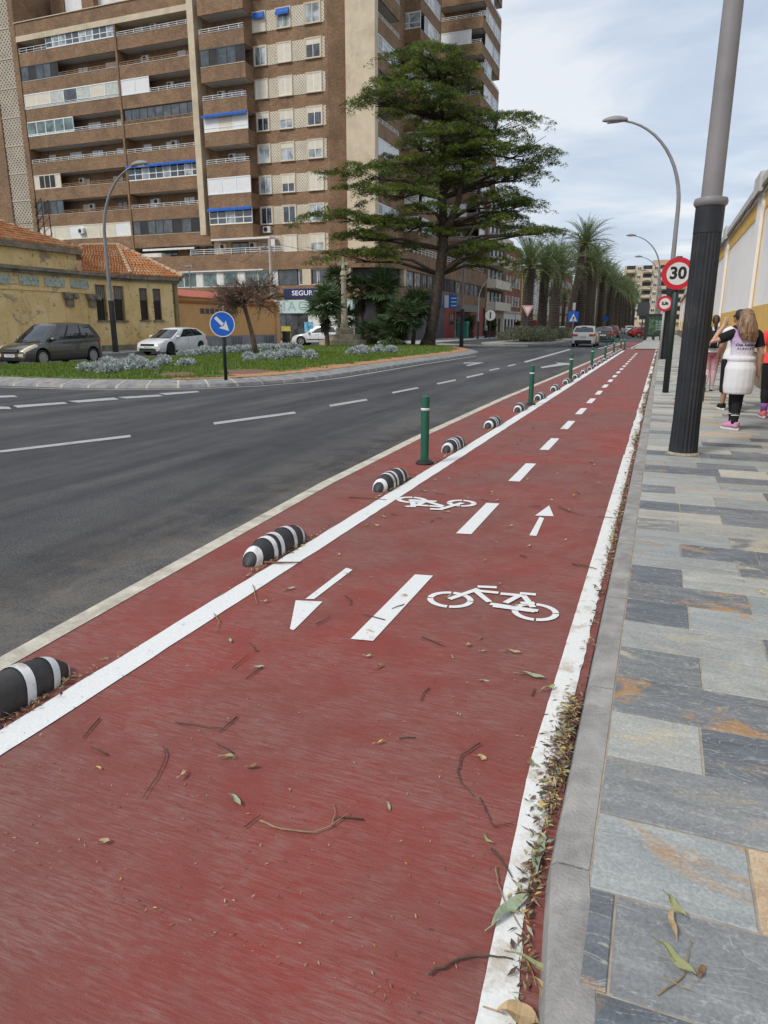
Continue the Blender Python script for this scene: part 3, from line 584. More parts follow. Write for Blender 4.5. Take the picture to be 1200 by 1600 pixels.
# wing walls
WX0,WXM,WX1=-71.1,-57.3,-46.75
P_('wall',FY(70),(WX0,WX1,0,34.2,-14,0),BRICK,AP)
P_('fascia',FY(70),(WX0,WX1,32.45,33.0,0,1.62),CREAMW,AP); P_('roof_parapet',FY(70),(WX0,WX1,33.0,34.3,0,1.55),BRICK,AP); P_('roof_coping',FY(70),(WX0-.1,WX1,34.3,34.38,0,1.65),CREAMW,AP)
P_('divider',FY(70),(WXM-.12,WXM+.12,8,33,0,1.6),BRICK,AP)
A_=[[(.3,'openh'),(.7,'white')],[(.4,'dark'),(.6,'openb')],[(1,'curt')],[(.5,'grey'),(.5,'open')],[(1,'open')],[(.3,'stripe'),(.7,'openb')],[(.3,'dark'),(.7,'openba')],[(1,'panel')]]
B_=[[(1,'opena')],[(.92,'openba'),(.08,'wall')],[(.36,'shutw'),(.55,'opena'),(.09,'wall')],[(1,'darkr')],[(1,'open')],[(1,'winb')],[(.9,'opena'),(.1,'wall')],[(.4,'dark'),(.24,'dark'),(.36,'dark')]]
for k in range(8):
    balcony(AP,FY(70),WX0+.05,WXM-.13,k,1.5,A_[k]); balcony(AP,FY(70),WXM+.13,WX1-.02,k,1.5,B_[k])
window(AP,FY(70),-66,-63,8.4,10,0,DARKALU,GLASS,3); awning(AP,FY(70),-56,-49,10.2,.1,WHITEA,.3,1.5); P_('roof_shed',FY(70),(-57,-53,8.3,9.4,.5,2.2),WHITEW,AP)
for u in (-54,-51,-48.5): window(AP,FY(70),u,u+1.6,8.5,10.1,0,DARKALU,GLASS,2,0,None,False)
# penthouse set back above the wing
P_('penthouse',FY(74),(-69.5,-52,34.2,39,-6,0),WHITEW,AP); P_('penthouse_pier',FY(73.6),(-70.2,-68.2,34.2,39,-5,.4),BRICK,AP); P_('penthouse_lattice',FY(73.2),(-68.2,-65.6,34.3,36.1,-.3,0),LATT,AP); P_('penthouse_blind',FY(73.3),(-68.1,-65.7,36.1,39,-.3,0),SHUTW,AP); P_('penthouse_pier',FY(73.6),(-65.6,-63.9,34.2,39,-5,.4),BRICK,AP)
window(AP,FY(74),-60.2,-59.4,35.0,36.4,.0,DARKALU,GLASS,1,0,None,False); acunit(AP,FY(73.2),-70.0,34.6,.05)
# white fin, projecting bay and the windowed tower front
P_('fin',FY(66.6),(-45.45,-44.75,10.6,42,-3.6,1.9),CREAMW,AP)
P_('wall',FY(66.2),(-44.75,-31.3,0,42,-20,0),BRICK,AP)
Tb=FY(66.2); BK=[[(1,'open')],[(1,'open')],[(1,'dark')],[(1,'opena')],[(1,'shutb')],[(1,'opena')],[(1,'shutw')],[(1,'winb')]]
for k in range(-2,8): balcony(AP,Tb,-44.1,-39.1,k,1.7,BK[k] if k>=0 else [(1,'open')])
P_('bay_soffit',Tb,(-44.1,-37.2,9.95,10.13,0,1.7),WHITEW,AP); P_('bay_wall',Tb,(-44.75,-39.1,8.3,10,0,.2),LATT,AP); window(AP,Tb,-42.6,-40.6,8.4,9.9,.2,DARKALU,GLASS,2,0,None,False); acunit(AP,Tb,-40.3,9.2,.2); acunit(AP,Tb,-43.9,9.2,.2)
cols=[(-39.0,-37.75),(-36.5,-35.1),(-33.5,-32.0)]
for k in range(-2,9):
    z=PT(k)+.08
    if k==8: z=8.75
    P_('lattice_panel',Tb,(-39.05,-31.55,z-.06,z+1.62,0,.035),LATT,AP)
    for i,(a,b) in enumerate(cols):
        dr=random.random(); gl=random.choice((GLASS,GLASSP,GLASSP)); sh=0 if dr<.45 else random.choice((.3,.5,1.)); 
        if k==3: sh=1.
        window(AP,Tb,a,b,z,z+1.55,.045,ALU if random.random()<.8 else SHUT,gl,2,sh,SHUT,True)
        if k==1 and i<2: awning(AP,Tb,a,b,z+1.6,.1,BLUEA,.45,.25)
        mb=MB(); fb(mb,Tb,a-.12,a-.002,z-.1,z+1.68,0,.12); fb(mb,Tb,b+.002,b+.12,z-.1,z+1.68,0,.12); fb(mb,Tb,a-.002,b+.002,z+1.552,z+1.68,0,.12); mb.build('window_surround',CREAMW,AP)
acunit(AP,Tb,-38.7,PT(7)-.75,.06)
# chamfered brick pier, cream gable and sides
mb=MB(); mb.prism([(-31.3,66.2,0),(-29.45,67.0,0),(-29.45,80,0),(-31.3,80,0)],(0,0,42)); mb.build('wall',BRICK,AP)
mb=MB(); mb.prism([(-29.45,66.1,6.5),(-26.55,66.1,6.5),(-26.55,66.9,6.5),(-29.45,66.9,6.5)],(0,0,36)); mb.build('gable_wall',CREAMW,AP)
P_('wall',FX(-28.3),(66.9,92,0,42,-2,0),BRICK,AP)
S1=FX(-28.3); SK=['shutw','open','open','open','white','open','open','shutw','open','white']
for k in range(-2,8): balcony(AP,S1,66.95,72.6,k,1.75,[(1,SK[(k+2)%10])])
# second projecting bay: balconies with front and side glazing
P_('wall',FY(80.5),(-31,-28.31,0,42,-5.5,0),BRICK,AP)
for k in range(-3,8):
    kd=['white','dark','white','open','white','open','shutw'][k%7]; balcony(AP,FY(80.5),-30.4,-26.6,k,1.4,[(1,kd)],z=PT(k)+.4); balcony(AP,S1,80.52,86,k,1.72,[(1,'white' if kd!='open' else 'open')],z=PT(k)+.4)
P_('pier',FY(88.8),(-30.4,-28.7,0,48,-1,0),brick_mat('tan_brick',(.36,.22,.13),(.42,.27,.17),(.3,.22,.16)),AP)
# third tower, farther along the street
P_('wall',FY(97),(-36,-26.01,0,52,-9,0),BRICK,AP); 
for k in range(-6,8):
    kd=['open','dark','open','dark','shutw','open','shutw'][k%7]; z=PT(k)+1.1
    balcony(AP,FY(97),-29.6,-24.0,k,1.8,[(.75,kd),(.25,'open')],z=z,wallwin=False); balcony(AP,FX(-26),97.02,105.4,k,2.0,[(.45,'shutw' if k%2 else 'white'),(.55,'white' if k%3 else 'open')],z=z,wallwin=False)
acunit(AP,FY(95.2),-29.4,PT(0)+1.2,.02)
# podium with shops
PO=FY(62); PX_=FX(-23.6)
def podium():
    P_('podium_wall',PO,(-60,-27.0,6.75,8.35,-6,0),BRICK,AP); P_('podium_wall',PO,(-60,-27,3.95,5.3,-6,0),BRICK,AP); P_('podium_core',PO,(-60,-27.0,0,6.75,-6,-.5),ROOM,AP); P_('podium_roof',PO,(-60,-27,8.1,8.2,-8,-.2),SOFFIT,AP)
    mb=MB()
    R=3.4; cx,cy=-27.0,65.4
    for (z0,z1,rr) in ((6.75,8.35,R),(3.95,5.3,R)):
        A=[(cx+rr*math.sin(t),cy-rr*math.cos(t)) for t in np.linspace(0,math.pi/2,9)]
        for a,b in zip(A[:-1],A[1:]): mb.poly([(*a,z0),(*b,z0),(*b,z1),(*a,z1)]); mb.poly([(*a,z1),(*b,z1),(cx,cy,z1)]); mb.poly([(*b,z0),(*a,z0),(cx,cy,z0)])
    mb.build('podium_corner',BRICK,AP)
    P_('podium_wall',PX_,(65.4,100,6.75,8.5,-4,0),BRICK,AP); P_('podium_wall',PX_,(65.4,100,3.95,5.3,-4,0),BRICK,AP); P_('podium_core',PX_,(65.4,100,0,6.75,-4,-.5),ROOM,AP)
    mb=MB(); A=[(cx+2.9*math.sin(t),cy-2.9*math.cos(t)) for t in np.linspace(0,math.pi/2,9)]
    for a,b in zip(A[:-1],A[1:]): mb.poly([(*a,0),(*b,0),(*b,6.8),(*a,6.8)])
    mb.build('podium_corner_core',ROOM,AP)
    for u,w in ((-32.4,-31.5),(-28.6,-27.4)): P_('pier',PO,(u,w,5.3,6.75,-.5,-.02),CREAMW,AP)
    P_('pier',PX_,(66.2,66.9,5.3,6.75,-.5,-.02),CREAMW,AP)
    u=-47.6
    for wd,fr,gl,lv in ((3.1,ALU,GLASSG,2),(1.7,ALU,GLASSG,1),(1.7,ALU,GLASSG,1),(3.0,ALU,GLASSG,2),(2.1,DARKALU,GLASS,1),(2.0,ALU,GLASS,1),(2.4,ALU,GLASS,2)):
        window(AP,PO,u,u+wd,5.32,6.73,-.25,fr,gl,lv,0,None,False)
        if fr is ALU and gl is GLASSG: P_('panel_wall',PO,(u+wd,u+wd+.75,5.3,6.75,-.4,-.15),WHITEW,AP)
        u+=wd+(.75 if gl is GLASSG else .12)
    P_('strip_cornice',PO,(-48.5,-36.6,6.75,6.87,-.1,.06),WHITEW,AP)
    for u in np.arange(-31.4,-28.8,1.3): window(AP,PO,u,u+1.28,5.32,6.73,-.45,DARKALU,GLASS,1,0,None,False)
    for u in np.arange(67.2,98,2.2): window(AP,PX_,u,u+1.9,5.32,6.73,-.12,DARKALU,random.choice((GLASS,GLASSP)),3,0,None,False); P_('pier',PX_,(u+1.9,u+2.2,5.3,6.75,-.5,-.02),brick_mat('podium_pier_brick',(.17,.075,.04),(.20,.09,.05),(.14,.1,.08)) if u<67.3 else bpy.data.materials['podium_pier_brick'],AP)
    # terrace railings
    railing(AP,PO,-45,-33.5,8.35,-.1,RAILW,.55,3,1.6); railing(AP,PX_,67,99,8.5,-.1,RAILW,.7,3,1.2)
    # pharmacy front, white shop walls
    P_('shop_fascia',PO,(-39.4,-27.2,2.72,3.95,-.5,.06),mat('mint_fascia',(.46,.60,.56),.4,.05,2),AP)
    P_('shop_wall',PO,(-30.6,-27.2,0,2.72,-.5,0),WHITEW,AP); P_('shop_wall',PO,(-60,-36,0,3.95,-.5,0),WHITEW,AP)
    o=window(AP,PO,-35.6,-31.9,.1,2.7,-.15,DARKALU,GLASS,3,0,None,False,'shop_front'); 
    P_('shop_poster',PO,(-34.9,-33.9,.35,1.5,-.12,-.1),mat('yellow_poster',(.42,.33,.06),.6,.2,3),o); P_('shop_poster',PO,(-32.3,-31.4,.15,1.9,.01,.04),mat('blue_poster',(.12,.35,.5),.5,.8,3),AP)
    P_('shop_wall',PO,(-31.9,-30.6,0,2.72,-.5,-.01),WHITEW,AP)
    put_text('FARMACIA',1.25,frame((-34.3,61.93,3.33),(1,0,0),(0,0,1),(0,-1,0)),mat('grey_lettering',(.30,.36,.36),.4,.05),AP,sx=1.1,space=1.28)
    sg=P_('shop_sign',PO,(-34.4,-29.4,4.12,4.98,0,.14),mat('navy_sign',(.012,.022,.10),.5,.1),AP)
    put_text('SEGUROS',.62,frame((-31.9,61.845,4.55),(1,0,0),(0,0,1),(0,-1,0)),mat('white_lettering',(.8,.8,.8),.5,.02),sg,sx=1.2,bold=.008)
    # street side: red shop, grey shop, blue banner sign
    P_('shop_wall',PX_,(67.5,80,0,3.95,-.5,0),mat('dark_shop',(.08,.08,.085),.5,.2,1,world=True),AP)
    P_('shop_wall',PX_,(80,98.9,0,3.95,-.5,0),mat('red_shop',(.28,.06,.05),.7,.15,1,world=True),AP)
    for u in (82,88,93): window(AP,PX_,u,u+1.9,1.7,3.0,.0,DARKALU,GLASS,2,0,None,False); 
    window(AP,PX_,82,83.9,3.9-.0,5.2,.02,DARKALU,GLASS,2,0,None,False)
    P_('shop_door',PX_,(85,87,.1,2.6,0,.05),GLASS,AP); P_('canopy',PX_,(84,92,3.2,4.0,0,1.2),mat('grey_canopy',(.2,.19,.18),.6),AP)
    bs=P_('blue_sign',FY(79.6),(-23.55,-22.05,3.5,4.95,-.18,0),mat('sign_blue',(.02,.16,.50),.5,.05),AP); P_('sign_stripe',FY(79.6),(-23.5,-23.0,3.55,4.9,.002,.012),mat('sign_white',(.7,.72,.74),.5,.05),bs)
    for i in range(3): P_('sign_stripe',FY(79.6),(-22.7,-22.1,3.7+i*.4,3.82+i*.4,.002,.012),bpy.data.materials['sign_white'],bs)
    bs=P_('blue_sign',FY(74.6),(-23.55,-22.3,3.6,5.2,-.18,0),bpy.data.materials['sign_blue'],AP)
podium()
# ---------------------------------------------------------------- corner tower with the lattice strip at the left edge
LT=thing('lattice_tower','brown brick tower with full height grey lattice block strip','building',(-78,66,0))
xa=PY(20,333,68.4)[0]; xb=PY(50,333,68.4)[0]; xc=-71.12
P_('wall',FY(68.4),(xb,xc,0,46,-10,0),BRICK,LT); P_('wall',FY(68.4),(xa-18,xa,0,46,-10,0),BRICK,LT); P_('lattice_strip',FY(68.4),(xa,xb,0,46,-9.8,-.15),LATT2,LT)
for z in np.arange(4,44,3.0): P_('string_course',FY(68.4),(xa,xb,z,z+.16,-.15,-.1),mat('lattice_course',(.45,.38,.29),.85,.1,2),LT)
# ---------------------------------------------------------------- old ochre building
mbm,n,l,b=material('ochre_plaster'); v=coord(n,l,world=True)
f=noise(n,l,v,.7,7,.65,.5); r=ramp(n,[(.3,(.62,.42,.165)),(.5,(.74,.53,.24)),(.7,(.79,.61,.33))]); l.new(f,r.inputs[0])
f2=noise(n,l,v,.55,8,.7,.9); r2=ramp(n,[(.575,(0,0,0)),(.63,(.8,.8,.8))]); l.new(f2,r2.inputs[0]); c=mixc(n,l,r2.outputs[0],r.outputs[0],(.27,.205,.15))
f3=noise(n,l,v,3.2,7,.75,.4); r3=ramp(n,[(.58,(0,0,0)),(.64,(.8,.8,.8))]); l.new(f3,r3.inputs[0]); c=mixc(n,l,r3.outputs[0],c,(.20,.13,.075))
f4=noise(n,l,v,1.4,6,.7,.2,sv=(1,1,.2)); r4=ramp(n,[(.55,(0,0,0)),(.75,(.5,.5,.5))]); l.new(f4,r4.inputs[0]); c=mixc(n,l,r4.outputs[0],c,(.30,.22,.12))
l.new(c,b.inputs['Base Color']); b.inputs['Roughness'].default_value=.9; bumpn(n,l,b,mixc(n,l,.5,f2,f3),.6,.03); OCH=mbm
STONE=mat('weathered_cornice',(.24,.20,.15),.9,.35,3,bump=.6,bscale=18,dirt=(.12,.10,.08),dscale=1.5,world=True)
OB=thing('old_ochre_building','old ochre plastered building with peeling walls and clay tile roofs','building',(-34,28,0))
plan=[(-30,8),(-30,35.1),(-28.6,37.9)]
def plan_box(name,p,q,d0,d1,z0,z1,m,par,ext=0):
    p=np.array(p,float);q=np.array(q,float); t=(q-p)/np.linalg.norm(q-p); n_=np.array([t[1],-t[0]]); p=p-t*ext;q=q+t*ext
    mb=MB(); mb.prism([(*(p+n_*d0),z0),(*(p+n_*d1),z0),(*(q+n_*d1),z0),(*(q+n_*d0),z0)],(0,0,z1-z0)); return mb.build(name,m,par)
def tt(p,q): 
    p=Vector((*p,0));q=Vector((*q,0)); t=(q-p).normalized(); n_=Vector((t.y,-t.x,0)); return lambda u,w,d: tuple(p+t*u+n_*d+Vector((0,0,w)))
W1=(plan[0],plan[1]); W2=(plan[1],plan[2]); W3=(plan[2],(-34,40.6))
def wall_holes(name,p,q,holes,zt,m,par,th=.35):
    """wall with real window openings; holes=(u0,u1,z0,z1)"""
    T=tt(p,q); Ln=math.dist(p,q); us=sorted({0,Ln}|{h[0] for h in holes}|{h[1] for h in holes}); mb=MB()
    for a,b_ in zip(us[:-1],us[1:]):
        hs=[h for h in holes if h[0]<=a+1e-6 and h[1]>=b_-1e-6]; segs=[(0,zt)] if not hs else [(0,hs[0][2]),(hs[0][3],zt)]
        for z0,z1 in segs: mb.prism([T(a,z0,-th),T(a,z0,0),T(b_,z0,0),T(b_,z0,-th)],(0,0,z1-z0))
    return mb.build(name,m,par)
def barred(par,T,u0,u1,z0,z1):
    mb=MB(); mb.prism([T(u0,z0,-.30),T(u0,z0,-.22),T(u1,z0,-.22),T(u1,z0,-.30)],(0,0,(z1-z0)*.62)); w=mb.build('window',mat('old_dark_glass',(.03,.032,.03),.35,.3,2),par)
    mb=MB(); mb.prism([T(u0,z0+(z1-z0)*.62,-.28),T(u0,z0+(z1-z0)*.62,-.14),T(u1,z0+(z1-z0)*.62,-.14),T(u1,z0+(z1-z0)*.62,-.28)],(0,0,(z1-z0)*.38)); mb.build('shutter_panel',mat('grey_board',(.28,.26,.23),.8,.25,6),w)
    for k in range(6):
        u=u0+(u1-u0)*(k+.5)/6; mb=MB(); mb.tube([T(u,z0,-.08),T(u,z1,-.08)],.014,5); mb.build('bar',mat('rusty_bar',(.07,.05,.04),.7,.3,8),w)
    mb=MB(); mb.prism([T(u0-.1,z0-.09,-.05),T(u0-.1,z0-.09,.1),T(u1+.1,z0-.09,.1),T(u1+.1,z0-.09,-.05)],(0,0,.09)); mb.build('sill',STONE,w)
uy=lambda x,y:PX(x,y,-30)[0]-8
hw=[(uy(150,470),uy(167,470),1.85,3.80),(uy(178,470),uy(195,470),1.85,3.80)]
wall_holes('wall',*W1,hw,4.1,OCH,OB); T1_=tt(*W1)
for h in hw: barred(OB,T1_,*h)
Ln2=math.dist(*W2); h2=[(.75*Ln2*.36,.36*Ln2+.28,1.9,3.75),(.58*Ln2,.58*Ln2+.55,1.9,3.75)]; h2=[(.62,1.12,1.9,3.75),(1.48,1.98,1.9,3.75)]
wall_holes('wall',*W2,h2,4.1,OCH,OB); T2_=tt(*W2)
for h in h2: barred(OB,T2_,*h)
wall_holes('wall',*W3,[],4.1,OCH,OB)
mb=MB(); mb.poly([(-33.5,8,.1),(-30.34,8,.1),(-30.34,35.2,.1),(-29,37.9,.1),(-33.5,39.5,.1)]); mb.prism([(-34.5,8,0),(-33.5,8,0),(-33.5,39.5,0),(-34.5,39.5,0)],(0,0,4.1)); mb.build('interior',ROOM,OB)
for (p,q) in (W1,W2,W3): 
    plan_box('cornice',p,q,-.35,.16,4.1,4.24,STONE,OB,.0); plan_box('cornice',p,q,-.35,.30,4.24,4.42,STONE,OB,.06); plan_box('plinth',p,q,0,.05,0,.45,STONE,OB)
plan_box('string_course',W1[0],(-30,31.6),0,.06,3.28,3.36,OCH,OB)
FR=mat('green_ceramic_frieze',(.40,.43,.36),.5,.3,9,dirt=(.10,.17,.12),dscale=5)
for a,b_ in ((-15,16),(28,59),(68,99),(108,136)):
    y0=PX(a,430,-30)[0] if a>-1 else 24.8; y1=PX(b_,432,-30)[0]; P_('frieze_panel',FX(-30),(y0,y1,3.52,3.98,0,.05),FR,OB)
for xx in (107,142):
    yc=PX(xx,470,-30)[0]; o=P_('pilaster',FX(-30),(yc-.28,yc+.28,0,2.55,0,.045),OCH,OB); mb=MB(); fb(mb,FX(-30),yc-.24,yc+.24,2.55,2.95,0,.16); fb(mb,FX(-30),yc-.34,yc+.34,2.95,3.22,0,.22); fb(mb,FX(-30),yc-.4,yc+.4,3.16,3.26,.0,.26); mb.build('capital',STONE,OB)
    mb=MB()
    for s in (-1,1): mb.tube([(-29.76,yc+s*.3-.02,3.06),(-29.60,yc+s*.3+.02,3.06)],.13,10)
    mb.build('volute',STONE,OB)
P_('upper_wall',FX(-30.7),(8,31.9,4.4,5.35,-.4,0),OCH,OB); P_('eave',FX(-30.7),(8,32.1,5.35,5.62,-.5,.25),STONE,OB)
TILE=mat('clay_tile',(.43,.17,.065),.85,.35,2.6,bump=.4,bscale=30,dirt=(.46,.30,.17),dscale=1.4,world=True)
def tiles(name,a,b_,c,d,par,courses,wave=.22):
    """stepped courses of barrel tiles between eave a-b and ridge d-c"""
    a,b_,c,d=[np.array(p,float) for p in (a,b_,c,d)]; nrm_=np.cross(b_-a,d-a); nrm_/=np.linalg.norm(nrm_); nrm_=nrm_ if nrm_[2]>0 else -nrm_; V=[];F=[]
    for k in range(courses):
        t0,t1=k/courses,(k+1.25)/courses; t1=min(t1,1)
        p0,p1=a+(d-a)*t0,b_+(c-b_)*t0; q0,q1=a+(d-a)*t1,b_+(c-b_)*t1; m_=max(2,int(np.linalg.norm(p1-p0)/wave)*4); i0=len(V); jx=random.uniform(0,1)
        for s in range(m_+1):
            f_=s/m_; hh=.055*math.cos((s/4+jx)*2*math.pi)+random.uniform(-.008,.008); V.append(p0+(p1-p0)*f_+nrm_*(.13+hh)); V.append(q0+(q1-q0)*f_+nrm_*(.05+hh)); V.append(p0+(p1-p0)*f_+nrm_*(.02))
        for s in range(m_): i=i0+3*s; F.append((i,i+3,i+4,i+1)); F.append((i+2,i+5,i+3,i))
    me=npmesh(name,np.array(V)-np.array(OFF[par]),np.array(F),TILE); o=link(name,me,par); tag(o,kind='stuff'); return o
def ridge(par,p,q): mb=MB(); n_=int(math.dist(p,q)/.45); 
def ridge(par,p,q):
    p=Vector(p);q=Vector(q); n_=max(2,int((q-p).length/.45)); mb=MB()
    for i in range(n_): mb.tube([p+(q-p)*(i/n_),p+(q-p)*((i+1.1)/n_)],[.17,.13],7)
    return mb.build('ridge_tiles',mat('ridge_mortar',(.42,.30,.19),.9,.25,4),par)
e0,e1=(-30.45,8,5.6),(-30.45,32.1,5.6); r1=(-35,27.0,7.75); r0=(-35,8,7.75)
tiles('roof_tiles',e0,e1,r1,r0,OB,14); tiles('roof_tiles',e1,(-39.5,32.1,5.6),r1,r1,OB,14); ridge(OB,e1,r1); ridge(OB,r1,r0)
q1=(-29.75,31.2,4.42);q2=(-29.72,35.05,4.42);q3=(-28.25,38.05,4.42);q4=(-34.3,41.2,4.42)
ap=(-33.2,*PX(183,383,-33.2)); aq=(-33.2,*PX(126,384,-33.2))
tiles('roof_tiles',q1,q2,ap,aq,OB,13); tiles('roof_tiles',q2,q3,ap,ap,OB,13); tiles('roof_tiles',q3,q4,ap,ap,OB,13); ridge(OB,(q2[0],q2[1],q2[2]+.1),ap); ridge(OB,ap,aq); ridge(OB,(q3[0],q3[1],q3[2]+.1),ap)
# ---------------------------------------------------------------- orange single storey building
OR=thing('orange_building','low orange rendered building with grey plinth beside the pharmacy','building',(-35,46,0))
ORM=mat('orange_render',(.70,.40,.16),.85,.08,1.0,dirt=(.62,.34,.135),dscale=.5,bump=.2,bscale=20,world=True)
P_('wall',FX(-30),(39.2,52.4,.85,3.2,-9,0),ORM,OR); P_('plinth',FX(-30),(39.2,52.4,0,.85,-9,.05),mat('grey_plinth',(.27,.27,.28),.85,.2,2,bump=.4,bscale=20,world=True),OR)
P_('eave_band',FX(-30),(39.1,52.5,3.02,3.1,-9,.08),mat('red_band',(.40,.13,.05),.8,.1,2),OR); P_('eave_band',FX(-30),(39.0,52.6,3.2,3.36,-9,.16),ORM,OR)
mb=MB(); mb.prism([(-29.7,38.9,3.36),(-29.7,52.7,3.36),(-34,52.7,4.1),(-34,38.9,4.1)],(0,0,.08)); mb.build('roof',mat('red_roof_sheet',(.40,.12,.075),.8,.15,2,world=True),OR)
o=P_('window',FX(-30),(42,46.2,2.35,2.72,-.1,.01),mat('vent_grille',(.10,.095,.09),.7,.2,5),OR)
for y in np.arange(42,46.3,.6): P_('mullion',FX(-30),(y-.04,y+.04,2.33,2.74,.0,.03),ORM,o)
for y0 in (45.6,50.4): 
    o=P_('vent',FX(-29.95),(y0,y0+1.5,.15,.8,-.05,.01),bpy.data.materials['grey_plinth'],OR)
    for y in np.arange(y0+.1,y0+1.5,.22): P_('slat',FX(-29.95),(y,y+.05,.18,.78,.012,.03),DARKALU,o)
P_('corner_pier',FX(-29.9),(52.41,53.0,0,3.3,-1,0),ORM,OR)
# ---------------------------------------------------------------- houses along the far side of the avenue
def house(label,y0,y1,h,wallm,X=-23.6,win=True,fl=3.0,gf=None,name='town_house',bal=None,step=2.6,grp=None):
    o=thing(name,label,'building',(X-5,(y0+y1)/2,0)); T=FX(X); P_('wall',T,(y0,y1,0,h,-10,0),wallm,o); P_('roof_parapet',T,(y0-.05,y1+.05,h,h+.35,-10,.15),CREAMW,o); P_('cornice',T,(y0,y1,3.6,3.85,0,.25),CREAMW,o)
    P_('ground_floor',T,(y0,y1,0,3.6,-.1,.06),gf or CREAMW,o)
    for u in np.arange(y0+.8,y1-1.6,step): window(o,T,u,u+1.2,.2,2.6,.08,DARKALU,GLASS,2,0,None,False,'shop_front')
    z=4.6
    while z+1.8<h:
        if bal:
            P_('balcony',T,(y0+.5,y1-.5,z-.9,z+.25,.0,1.3),bal,o); P_('recess',T,(y0+.8,y1-.8,z+.25,z+1.9,0,.02),ROOM,o)  # flat dark sheet on the wall: balcony shade put into colour, no real hollow
        for u in np.arange(y0+.9,y1-1.5,step): window(o,T,u,u+1.1,z,z+1.6,.03,ALU,random.choice((GLASS,GLASSP)),2,random.choice((0,.4,0)),SHUT,True)
        z+=fl
    return o
TAN=mat('tan_render',(.40,.33,.24),.85,.1,1,world=True); YEL=mat('yellow_render',(.62,.45,.17),.85,.08,1,world=True)
house('brown apartment house with long cream balconies next to the red shop',100.2,112.5,19,BRICK,bal=SHUT,gf=TAN)
house('red brick house between the cream balconies and the yellow house',112.7,127,13.5,BRICKR,gf=WHITEW)
house('narrow yellow rendered house beside the red brick house',127.2,134,11,YEL,gf=WHITEW)
for i,(a,b_,h,m_) in enumerate(((134.2,146,10.5,WHITEW),(146.2,158,12,CREAMW),(158.2,175,11,WHITEW),(175.2,200,14,BRICKR),(200.2,240,12,CREAMW))):
    house(('white house behind the first palm trunks','cream house beyond the white one behind palms','long white house deep in the palm avenue','red brick block deep in the palm avenue','cream block at the far end of palm avenue')[i],a,b_,h,m_)
# closing block at the end of the avenue
EB=thing('beige_apartment_block','beige apartment block with many balconies closing the avenue','building',(-4,300,0)); T=FY(300)
BG=mat('beige_render',(.50,.41,.30),.85,.08,.4,world=True); P_('wall',T,(-16,9,0,24,-14,0),BG,EB); P_('roof_house',T,(-6,6,24,26.0,-10,-2),mat('ochre_top',(.46,.33,.22),.85,.1,.5,world=True),EB)
for k in range(7):
    z=2.8+k*3.1
    for j in range(4):
        u=-15.2+j*6.1; P_('balcony',T,(u,u+3.2,z,z+1.1,0,1.2),CREAMW,EB); P_('recess',T,(u,u+3.2,z+1.1,z+2.6,0,.03),ROOM,EB); window(EB,T,u+4.0,u+5.4,z+.9,z+2.4,.03,ALU,GLASS,2,.3,SHUT,False)  # dark sheet over each parapet paints the balcony's shade on a flat wall
EB2=thing('tan_apartment_block','tan apartment block behind the white wall at avenue end','building',(24,230,0)); T=FY(215); P_('wall',T,(6,34,0,14,-14,0),TAN,EB2)
for k in range(4):
    for j in range(5): window(EB2,T,8+j*5,9.6+j*5,2+k*3.1,3.6+k*3.1,.03,ALU,GLASS,2,0,None,False)
hm=MB(); xs=np.linspace(-500,500,40); prev=None
for x in xs:
    hz=30+32*math.exp(-((x+90)/120)**2)+6*math.sin(x*.02)+4*math.sin(x*.07); cur=(x,1050,hz)
    if prev: hm.poly([(prev[0],1000,-1),(x,1000,-1),cur,prev]); hm.poly([prev,cur,(x,1250,0),(prev[0],1250,0)])
    prev=cur
struct('hills',hm,mat('hill_scrub',(.12,.13,.10),.95,.2,.02,world=True))
# ---------------------------------------------------------------- long white and yellow wall on the right
WL=thing('boundary_wall','long white rendered wall with yellow bands and stone plinth','wall',(2.6,60,0)); TW=lambda u,w,d:(2.38-d,u,w)
YB=mat('yellow_band_paint',(.66,.42,.115),.85,.08,1.5,dirt=(.55,.36,.12),dscale=1,world=True); WW=mat('white_wall_paint',(.82,.81,.79),.85,.03,.8,dirt=(.74,.73,.70),dscale=.4,bump=.25,bscale=14,world=True)
RUB=mat('rubble_plinth',(.20,.155,.11),.9,.5,6,bump=.9,bscale=9,dirt=(.12,.09,.065),dscale=4,world=True)
P_('wall',TW,(2,130,.9,5.2,-.5,0),WW,WL); P_('plinth',TW,(2,130,0,.9,-.5,.06),RUB,WL); P_('plinth_ledge',TW,(2,130,.9,.98,0,.09),CREAMW,WL)
pil=[y_ for y_ in np.arange(12.3,130,11.9)]
P_('dado',TW,(2,pil[0]-.75,.98,2.08,0,.02),YB,WL); P_('top_band',TW,(2,pil[0]-.55,4.72,5.2,0,.02),YB,WL); mb=MB(); fb(mb,TW,2,pil[0]-.72,5.2,5.34,-.5,.08); fb(mb,TW,2,pil[0]-.72,5.34,5.56,-.5,.18); mb.build('cornice',SOFFIT,WL)
for i,y0 in enumerate(pil):
    P_('pilaster',TW,(y0-.55,y0+.55,.98,5.2,0,.10),WW,WL); P_('border',TW,(y0-.75,y0-.55,.98,4.72,0,.02),YB,WL); P_('border',TW,(y0+.55,y0+.75,.98,4.72,0,.02),YB,WL); P_('capstone',TW,(y0-.72,y0+.72,5.2,5.72,-.55,.24),SOFFIT,WL)
    y1=pil[i+1] if i+1<len(pil) else 130
    P_('dado',TW,(y0+.75,y1-.75,.98,2.08,0,.02),YB,WL); P_('top_band',TW,(y0+.55,y1-.55,4.72,5.2,0,.02),YB,WL)
    mb=MB(); fb(mb,TW,y0+.72,y1-.72,5.2,5.34,-.5,.08); fb(mb,TW,y0+.72,y1-.72,5.34,5.56,-.5,.18); mb.build('cornice',SOFFIT,WL)
mb=MB(); 
